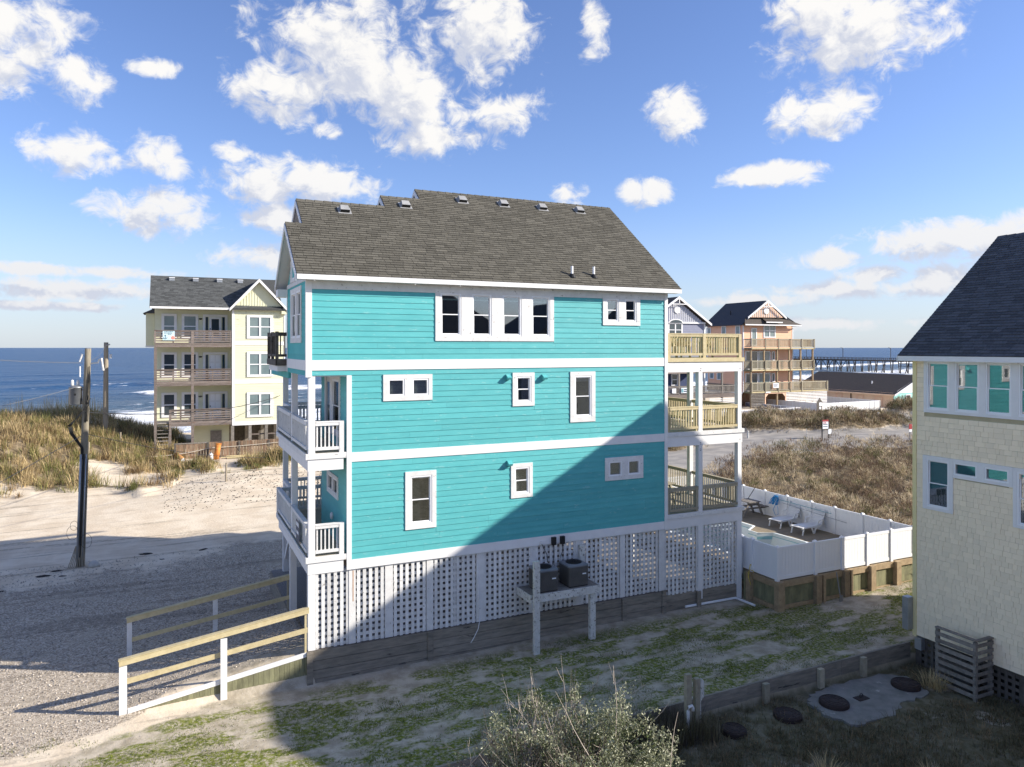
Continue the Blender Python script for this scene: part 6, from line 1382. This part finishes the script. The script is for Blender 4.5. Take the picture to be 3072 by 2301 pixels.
for x, y, h, lb in ((41.5,33.2,.8,'short pale stump at the scrub edge by the gravel road'),(45.8,31.5,.7,'grey stub post at the scrub edge near the gravel'),(63.5,31.5,.9,'white capped stake at the end of the scrub island'),(48.5,27.0,1.2,'thin white marker stick left of the sale sign')):
    z = hz(x,y); tag(obj('marker_post', MB().tube([(x,y,z-.2),(x,y,z+h)], .09 if h < 1 else .03, 8), 'white_peel'), lb, 'post', 'marker posts')
# ------------------------------------------------------------------ fishing pier far out
PI = thing('fishing_pier', (340, 260, SEA), 'long timber fishing pier on slanting piles standing in the sea', 'pier')
zdk = 3.3
P('deck', PI, 'wood_dark', 337.5, 342.5, 130, 420, zdk-.5, zdk); 
rl = MB()
for x in (337.6, 342.4):
    rl.box(x-.08,x+.08,130,420,zdk+.95,zdk+1.1); rl.box(x-.05,x+.05,130,420,zdk+.45,zdk+.6)
    for y in np.arange(131,420,2.4): rl.box(x-.08,x+.08,y-.1,y+.1,zdk,zdk+1.0)
obj('railing', rl, 'wood_dark', PI)
cnt = 0
for y in np.arange(135, 418, 4.6):
    far = y > 268
    for x, dx, dy in ((338,-.3,random.uniform(-.5,.5)),(342,.3,random.uniform(-.5,.5)),(338.2,-.4,random.choice((-2.0,0,2.0)))):
        obj('pile', MB().tube([(x+dx*2,y+dy,SEA-1),(x,y,zdk-.4)], .24, 7), 'wood_dark', PI)
    P('pile_cap', PI, 'wood_dark', 337.2, 342.8, y-.2, y+.2, zdk-.9, zdk-.45)
    if far and cnt % 2 == 0: obj('brace', MB().beam((337.4,y-3.6,zdk-.6),(337.4,y,SEA+1.5),.3).beam((337.4,y+3.6,zdk-.6),(337.4,y,SEA+1.5),.3), 'wood_dark', PI)
    cnt += 1
for y in (242, 272, 298, 330):
    l_ = obj('lamp_post', MB().tube([(337.8,y,zdk),(337.8,y,zdk+6.2)], .16, 7).tube([(337.8,y,zdk+6.2),(336.6,y+.6,zdk+6.5)], .12, 6), 'wood_dark', PI)
P('landing', PI, 'wood_dark', 336.2, 337.4, 229, 236, zdk-1.9, zdk-1.6); P('landing', PI, 'wood_dark', 336.2, 337.4, 229, 236, zdk-3.2, zdk-2.95)
# ------------------------------------------------------------------ furniture on the decks
def slat_chair(loc, rz, mat, label, grp):
    t = thing('deck_chair', (0,0,0), label, 'chair', grp)
    st = MB()
    for k in range(5): st.box(-.25+k*.1,-.25+k*.1+.085,-.27,.25,.60,.625)
    obj('seat', st, mat, t)
    for k in range(6): obj('back_slat', MB().beam((-.23+k*.092,.24,.58),(-.25+k*.1,.46,1.22-.02*abs(k-2.5)),.075,.02), mat, t)
    for sx in (-1,1):
        obj('leg', MB().beam((sx*.29,-.27,0),(sx*.29,-.25,.82),.05,.06), mat, t); obj('leg', MB().beam((sx*.29,.36,0),(sx*.29,.22,.80),.05,.06), mat, t)
        P('armrest', t, mat, sx*.33-.06, sx*.33+.06, -.35, .36, .82, .845)
    t.location = loc; t.rotation_euler.z = rz; t.scale = (1,1,.72)
    return t
for i, (x, y, r, lb) in enumerate(((13.2,.75,200,'pine deck chair on the top deck nearest the turquoise wall'),(13.95,.85,175,'pine deck chair second along the top deck railing'),(14.95,.8,190,'pine deck chair past the middle post on top deck'),(13.5,1.9,20,'pine deck chair facing inward behind the others on top deck'))):
    slat_chair((x,y,9.37), math.radians(r), 'pine', lb, 'pine chairs on the top deck')
slat_chair((.62,4.9,6.66), math.radians(80), 'black', 'black slatted chair on the middle left porch', 'porch chairs')
def arm_chair_in(x, y, z, rz):
    t = thing('dining_chair', (0,0,0), 'white chair with arched back seen through the upstairs windows', 'chair', 'white chairs inside the upper windows')
    P('seat', t, 'plastic', -.22, .22, -.22, .22, .44, .47)
    for sx in (-.2,.2):
        for sy in (-.2,.2): P('leg', t, 'plastic', sx-.02, sx+.02, sy-.02, sy+.02, 0, .44)
    obj('backrest', MB().tube([(-.2,.2,.45),(-.21,.23,.75),(-.14,.25,.92),(0,.255,.97),(.14,.25,.92),(.21,.23,.75),(.2,.2,.45)], .022, 6), 'plastic', t)
    for k in (-.08,0,.08): obj('spindle', MB().beam((k,.21,.46),(k,.25,.95),.02), 'plastic', t)
    t.location = (x,y,z); t.rotation_euler.z = rz
for x, y, r in ((4.5,.7,0.6),(5.4,.6,2.9),(6.5,.62,3.2),(7.5,.9,2.2)): arm_chair_in(x, y, 9.13+.14, r)
# ------------------------------------------------------------------ unseen houses across the lot, added for the window glass to mirror
for x0, x1, y0, y1, ze_, lb in ((-9, 3, -56, -45, 9.5, 'unseen dark roofed slate house added for reflections, with the narrowest gable'), (13, 29, -60, -48, 10.5, 'tall unseen dark roofed slate house added for reflections, between two others'), (31, 47, -62, -50, 10.0, 'low unseen dark roofed slate house added for reflections, furthest along row')):
    NBH = thing('unseen_house', (x0, y1, 0), lb, 'house', 'unseen houses across the lot')
    P('wall', NBH, 'slate_blue', x0, x1, y0, y1, -.2, ze_)
    xm = (x0+x1)/2; obj('roof', MB().prism([(x0-.5, ze_), (xm, ze_+5.2), (x1+.5, ze_)], 'y', y0-.5, y1+.5), 'shingle_dark', NBH)
# ------------------------------------------------------------------ vegetation
M('straw', (.60,.47,.26), (.46,.35,.18), rough=.8, ns=.6, rv=.30, spec=.15, transl=.3)
M('dune_green', (.19,.20,.065), (.28,.25,.10), rough=.8, ns=.7, rv=.35, spec=.15, transl=.3)
M('dune_brown', (.29,.205,.115), (.22,.155,.085), rough=.85, ns=.8, rv=.35, spec=.1, transl=.2)
M('brush_straw', (.62,.51,.345), (.48,.385,.25), rough=.85, ns=.7, rv=.30, spec=.12, transl=.25)
M('brush_brown', (.225,.160,.105), (.165,.115,.080), rough=.85, ns=.7, rv=.35, spec=.1, transl=.2)
M('brush_olive', (.125,.125,.050), (.17,.155,.07), rough=.85, ns=.7, rv=.35, spec=.12, transl=.2)
M('turf_dark', (.125,.112,.058), (.19,.165,.10), rough=.85, ns=1.5, rv=.35, spec=.1, transl=.2)
M('moss_blade', (.155,.185,.030), (.10,.125,.022), rough=.85, ns=1.5, rv=.3, spec=.1, transl=.2)
M('leaf', (.34,.34,.225), (.19,.205,.11), rough=.42, ns=4, rv=.35, spec=.5, transl=.15)
M('leaf_dark', (.10,.125,.045), (.07,.09,.03), rough=.5, ns=4, rv=.35, spec=.4, transl=.15)
M('twig', (.40,.33,.27), (.50,.43,.36), rough=.8, ns=6, rv=.2)
M('twig_dark', (.085,.070,.055), (.12,.10,.08), rough=.85, ns=6, rv=.2)
def blade_mesh(name, base, h, ang, lean, w, mat, curl=.6):
    """base Nx3, arrays h, ang (direction of lean), lean (0..1.4 rad from upright), w"""
    N = len(base); d = np.c_[np.cos(ang), np.sin(ang)]; sd_ = np.c_[-d[:,1], d[:,0]]
    def pt(f):
        th = lean*(1-curl+curl*f); r = h*f*np.sin(th); z = h*f*np.cos(th)
        return base+np.c_[d*r[:,None], z]
    p0, p1, p2 = base, pt(.55), pt(1.0)
    s0 = np.c_[sd_*(w/2)[:,None], np.zeros(N)]; s1 = s0*.75
    v = np.stack([p0-s0, p0+s0, p1+s1, p1-s1, p2], 1).reshape(-1, 3)
    i = (np.arange(N)*5)[:,None]
    f = np.concatenate([i+np.array([[0,1,2]]), i+np.array([[0,2,3]]), i+np.array([[3,2,4]])], 0)
    return np_mesh(name, v, f, mat, smooth=False)
def stuff(name, me):
    o = bpy.data.objects.new(name, me); COL.objects.link(o); tag(o, kind='stuff'); return o
def sample(n, x0, x1, y0, y1, mask):
    x = RNG.uniform(x0, x1, n*4); y = RNG.uniform(y0, y1, n*4); k = RNG.uniform(0, 1, n*4) < mask(x, y); return x[k][:n], y[k][:n]
def clumps(cx, cy, per, rad):
    n = len(cx); a = RNG.uniform(0, 6.283, (n, per)); r = rad[:,None]*np.sqrt(RNG.uniform(0, 1, (n, per)))
    return (cx[:,None]+np.cos(a)*r).ravel(), (cy[:,None]+np.sin(a)*r).ravel(), a.ravel(), np.repeat(np.arange(n), per)
def field(name, cx, cy, per, rad, hlo, hhi, wlo, whi, mats, wts, lean=(.15, .95), label=None, curl=.6, dome=0.):
    kind = RNG.choice(len(mats), len(cx), p=wts); sc = RNG.uniform(.55, 1.35, len(cx))
    for i, mt in enumerate(mats):
        s = kind == i
        if not s.any(): continue
        x, y, a, idx = clumps(cx[s], cy[s], per, np.full(s.sum(), rad)*sc[s]); z = height(x, y)-.03
        if dome:
            rr_ = np.hypot(x-cx[s][idx], y-cy[s][idx])/(rad*sc[s][idx]); z = z+dome*sc[s][idx]*np.sqrt(np.clip(1-rr_**2, 0, 1))
        n = len(x); h = RNG.uniform(hlo, hhi, n)*sc[s][idx]
        me = blade_mesh(name, np.c_[x, y, z], h, a+RNG.normal(0, .7, n), RNG.uniform(*lean, n), RNG.uniform(wlo, whi, n), mt, curl)
        o = stuff(name, me)
        if label: o['label'] = label; o['category'] = 'vegetation'
# dune grass on the left
dm = lambda x, y: dune_mask(x, y)
x, y = sample(3600, -32, 6.5, 25, 58, dm)
field('dune_grass', x, y, 28, .32, .35, .95, .018, .04, ['straw','dune_green','dune_brown'], [.50,.30,.20], label='tawny dune grass covering the sandy bank by the sea')
x, y = sample(420, -3.5, 6.5, 29.5, 34.5, lambda x, y: dune_mask(x, y)*.9)
field('dune_grass', x, y, 26, .28, .18, .42, .018, .04, ['dune_green','straw'], [.75,.25], label='low green grass along the sandy slope below the plank fence')
x, y = sample(320, -26, -8.5, 44, 53, lambda x, y: np.ones_like(x)*(y > 50-(x+26)*.32))
field('sea_oats', x, y, 6, .35, 1.0, 1.9, .018, .034, ['straw'], [1.], lean=(.02,.28), label='tall pale sea oats along the dune crest')
# scrub on the right
bmk = lambda x, y: brush_mask(x, y)
x, y = sample(1500, 20, 62, -5, 30, lambda x, y: bmk(x, y)*(y < 28))
field('scrub', x, y, 125, .62, .14, .36, .012, .034, ['brush_straw','brush_brown','brush_olive'], [.36,.48,.16], dome=.95, lean=(.3,1.9), label='matted brown and straw coloured scrub behind the pool fence', curl=.75)
x, y = sample(1900, 30, 95, 26, 44, lambda x, y: bmk(x, y)*(y > 26))
field('scrub', x, y, 44, .60, .22, .55, .02, .045, ['brush_straw','brush_brown','brush_olive'], [.36,.36,.28], dome=.6, lean=(.25,1.6), label='tufted brown green scrub island beyond the gravel road', curl=.75)
# lower lot turf
x, y = sample(5200, 1.5, 18.2, -13, -5.95, lambda x, y: np.clip(fbm(x, y, 1.6, 71)*1.7-.25, 0, 1)*(1-((x > 12.7)*(x < 16.9)*(y > -8.0))))
field('rough_turf', x, y, 16, .17, .06, .26, .010, .022, ['turf_dark','dune_brown'], [.8,.2], lean=(.3,1.3), label='dormant dark turf on the lower lot')
x, y = sample(300, 4.5, 9.2, -6.9, -5.95, lambda x, y: np.ones_like(x))
field('reedy_grass', x, y, 22, .16, .30, .75, .010, .02, ['turf_dark','twig_dark'], [.6,.4], lean=(.05,.5), label='dark upright dead grass behind the foreground shrub')
x, y = np.array([16.9,17.0,9.4,10.4,12.5]), np.array([-7.25,-7.45,-8.8,-9.3,-10.4])
field('grass_tuft', x, y, 90, .16, .35, .6, .010, .02, ['straw'], [1.], lean=(.2,1.2), label='straw grass tuft on the lower lot')
# short moss-grass on the yard
x, y = sample(9000, -12, 30, -9, -.6, lambda x, y: np.clip((fbm(x*.75, y*1.6, 1.25, 91)-.5)*7, 0, 1)*((y > -5.6) | (x < -1)))
field('yard_grass', x, y, 18, .12, .025, .085, .010, .02, ['moss_blade','dune_green'], [.8,.2], lean=(.2,1.2), label='thin mossy grass streaks on the sandy yard')
# loose stones and shells
M('pebble', (.52,.47,.41), (.34,.30,.26), rough=.9, ns=3, rv=.45, spec=.15)
def pebbles(name, x, y, lo, hi, mat):
    n = len(x); r = RNG.uniform(lo, hi, n); z = height(x, y)+r*.25
    o = np.array([(1,0,0),(0,1,0),(-1,0,0),(0,-1,0),(0,0,.7),(0,0,-.7)], float); f = np.array([(0,1,4),(1,2,4),(2,3,4),(3,0,4),(1,0,5),(2,1,5),(3,2,5),(0,3,5)])
    a = RNG.uniform(0, 6.28, n); c, s_ = np.cos(a)[:,None], np.sin(a)[:,None]; q = o[None]*RNG.uniform(.6, 1.4, (n,6,1))*r[:,None,None]
    v = np.stack([q[:,:,0]*c-q[:,:,1]*s_+x[:,None], q[:,:,0]*s_+q[:,:,1]*c+y[:,None], q[:,:,2]+z[:,None]], 2).reshape(-1,3)
    stuff(name, np_mesh(name, v, (f[None]+(np.arange(n)*6)[:,None,None]).reshape(-1,3), mat, smooth=False))
x, y = sample(9000, -14, -.1, -1.8, 15, lambda x, y: np.clip(fbm(x, y, 2.2, 101)*1.4, 0, 1)*(y > np.interp(x, [-20,-9,-5,-3,0], [-3.6,-1.8,-.6,.3,.4])))
pebbles('gravel_stones', x, y, .012, .034, 'pebble')
x, y = sample(1500, -8, 24, -5.6, -.3, lambda x, y: np.ones_like(x)); pebbles('shell_bits', x, y, .008, .02, 'pebble')
x, y = sample(900, -4, 6, 22, 29.5, lambda x, y: np.ones_like(x)); pebbles('shell_bits', x, y, .02, .05, 'soil_lump')
# ------------------------------------------------------------------ foreground shrub
SB = thing('shrub', (2.85, -10.7, -.35), 'large bushy shrub with small glossy leaves and bare pale shoots', 'shrub')
C0 = np.array((2.7, -10.6, 1.62)); RR = np.array((2.35, 2.1, 2.15))
tr_ = MB()
for k in range(9):
    a = k*.7; e = Vector((2.85+1.1*math.cos(a), -10.7+1.0*math.sin(a), 2.0+.5*math.sin(k*2.1))); b0 = Vector((2.85+.15*math.cos(a), -10.7+.15*math.sin(a), -.5))
    tr_.tube([b0, b0.lerp(e, .5)+Vector((0,0,.25)), e], [.06,.04,.015], 7)
obj('stems', tr_, 'twig_dark', SB, True)
def on_crown(n, clump=True):
    u = RNG.normal(0, 1, (n, 3)); u /= np.linalg.norm(u, axis=1)[:,None]; u[:,2] = np.where(u[:,2] < -.35, -u[:,2], u[:,2])
    lump = .70+.55*(vnoise(u[:,0]*3+9, u[:,1]*3+u[:,2]*2, .62, 5)-.3)+.25*(vnoise(u[:,0]*3+4, u[:,1]*3+u[:,2]*3, .25, 15)-.5)
    r = lump*(1-.30*RNG.uniform(0, 1, n)**1.6)
    left = np.clip((-u[:,0]*.55-u[:,1]*.1), 0, 1)
    return C0+u*RR*r[:,None]*(1-.22*left)[:,None], u, left
def leaves(n, size, mat, shrink=1., thin=True):
    p, u, left = on_crown(n); k = RNG.uniform(0, 1, n) > left*(1.35 if thin else .6)
    gap = fbm(p[:,0]*1.0+p[:,2]*.8, p[:,1]+p[:,2]*.9, .42, 41) > .535
    k &= gap | (RNG.uniform(0, 1, n) < .10); p, u = C0+(p[k]-C0)*shrink, u[k]; n = len(p)
    d = RNG.normal(0, 1, (n, 3))+u*.7; d /= np.linalg.norm(d, axis=1)[:,None]
    s = np.cross(d, RNG.normal(0, 1, (n, 3))); s /= np.linalg.norm(s, axis=1)[:,None]; nn = np.cross(d, s)
    L = RNG.uniform(.65, 1.3, n)[:,None]*size; wd = L*.40
    v = np.stack([p-d*L*.5, p+s*wd*.5+nn*L*.06, p+d*L*.5, p-s*wd*.5+nn*L*.06], 1).reshape(-1, 3); i = (np.arange(n)*4)[:,None]
    f = np.concatenate([i+np.array([[0,1,2]]), i+np.array([[0,2,3]])], 0)
    o = bpy.data.objects.new('leaves', np_mesh('leaves', v, f, mat, smooth=False)); link(o, SB); tag(o, kind='stuff')
leaves(60000, .052, 'leaf'); leaves(20000, .055, 'leaf_dark', .93); leaves(12000, .06, 'leaf_dark', .80, False)
def shoots(n, mat, bx_, ln, rad, up, name):
    m = MB()
    for k in range(n):
        p, u, _ = on_crown(1); p, u = Vector(p[0]), Vector(u[0])
        if bx_ is not None and not bx_(u): continue
        d = (u*(1-up)+Vector((RNG.normal(0,.35), RNG.normal(0,.35), up))).normalized(); L = RNG.uniform(*ln); p0 = p-d*.5
        side = d.cross(Vector((RNG.normal(),RNG.normal(),RNG.normal()))).normalized()
        q = [p0+d*L*t+side*(.14*L*t*t)+Vector((RNG.normal(0,.008),RNG.normal(0,.008),0)) for t in np.linspace(0,1,6)]
        m.tube(q, [rad*(1-.75*i/5) for i in range(6)], 4)
        for j in range(int(RNG.integers(0, 3))):
            t = RNG.uniform(.4,.9); a = q[0].lerp(q[-1], t); dd = (d+Vector((RNG.normal(0,.9),RNG.normal(0,.9),RNG.normal(0,.5)))).normalized(); m.tube([a, a+dd*L*.12, a+dd*L*.2+Vector((0,0,.02))], [rad*.6,rad*.5,rad*.25], 3)
    obj(name, m, mat, SB, kind='stuff')
shoots(90, 'twig', lambda u: u.x < -.05, (.8,1.6), .0085, .55, 'bare_shoots')
shoots(34, 'twig', lambda u: u.z > .45, (1.0,1.7), .008, .9, 'bare_shoots')
shoots(60, 'twig', None, (.4,.8), .006, .25, 'bare_shoots')
shoots(900, 'twig_dark', lambda u: u.x < .3, (.5,1.0), .006, .45, 'dense_twigs')
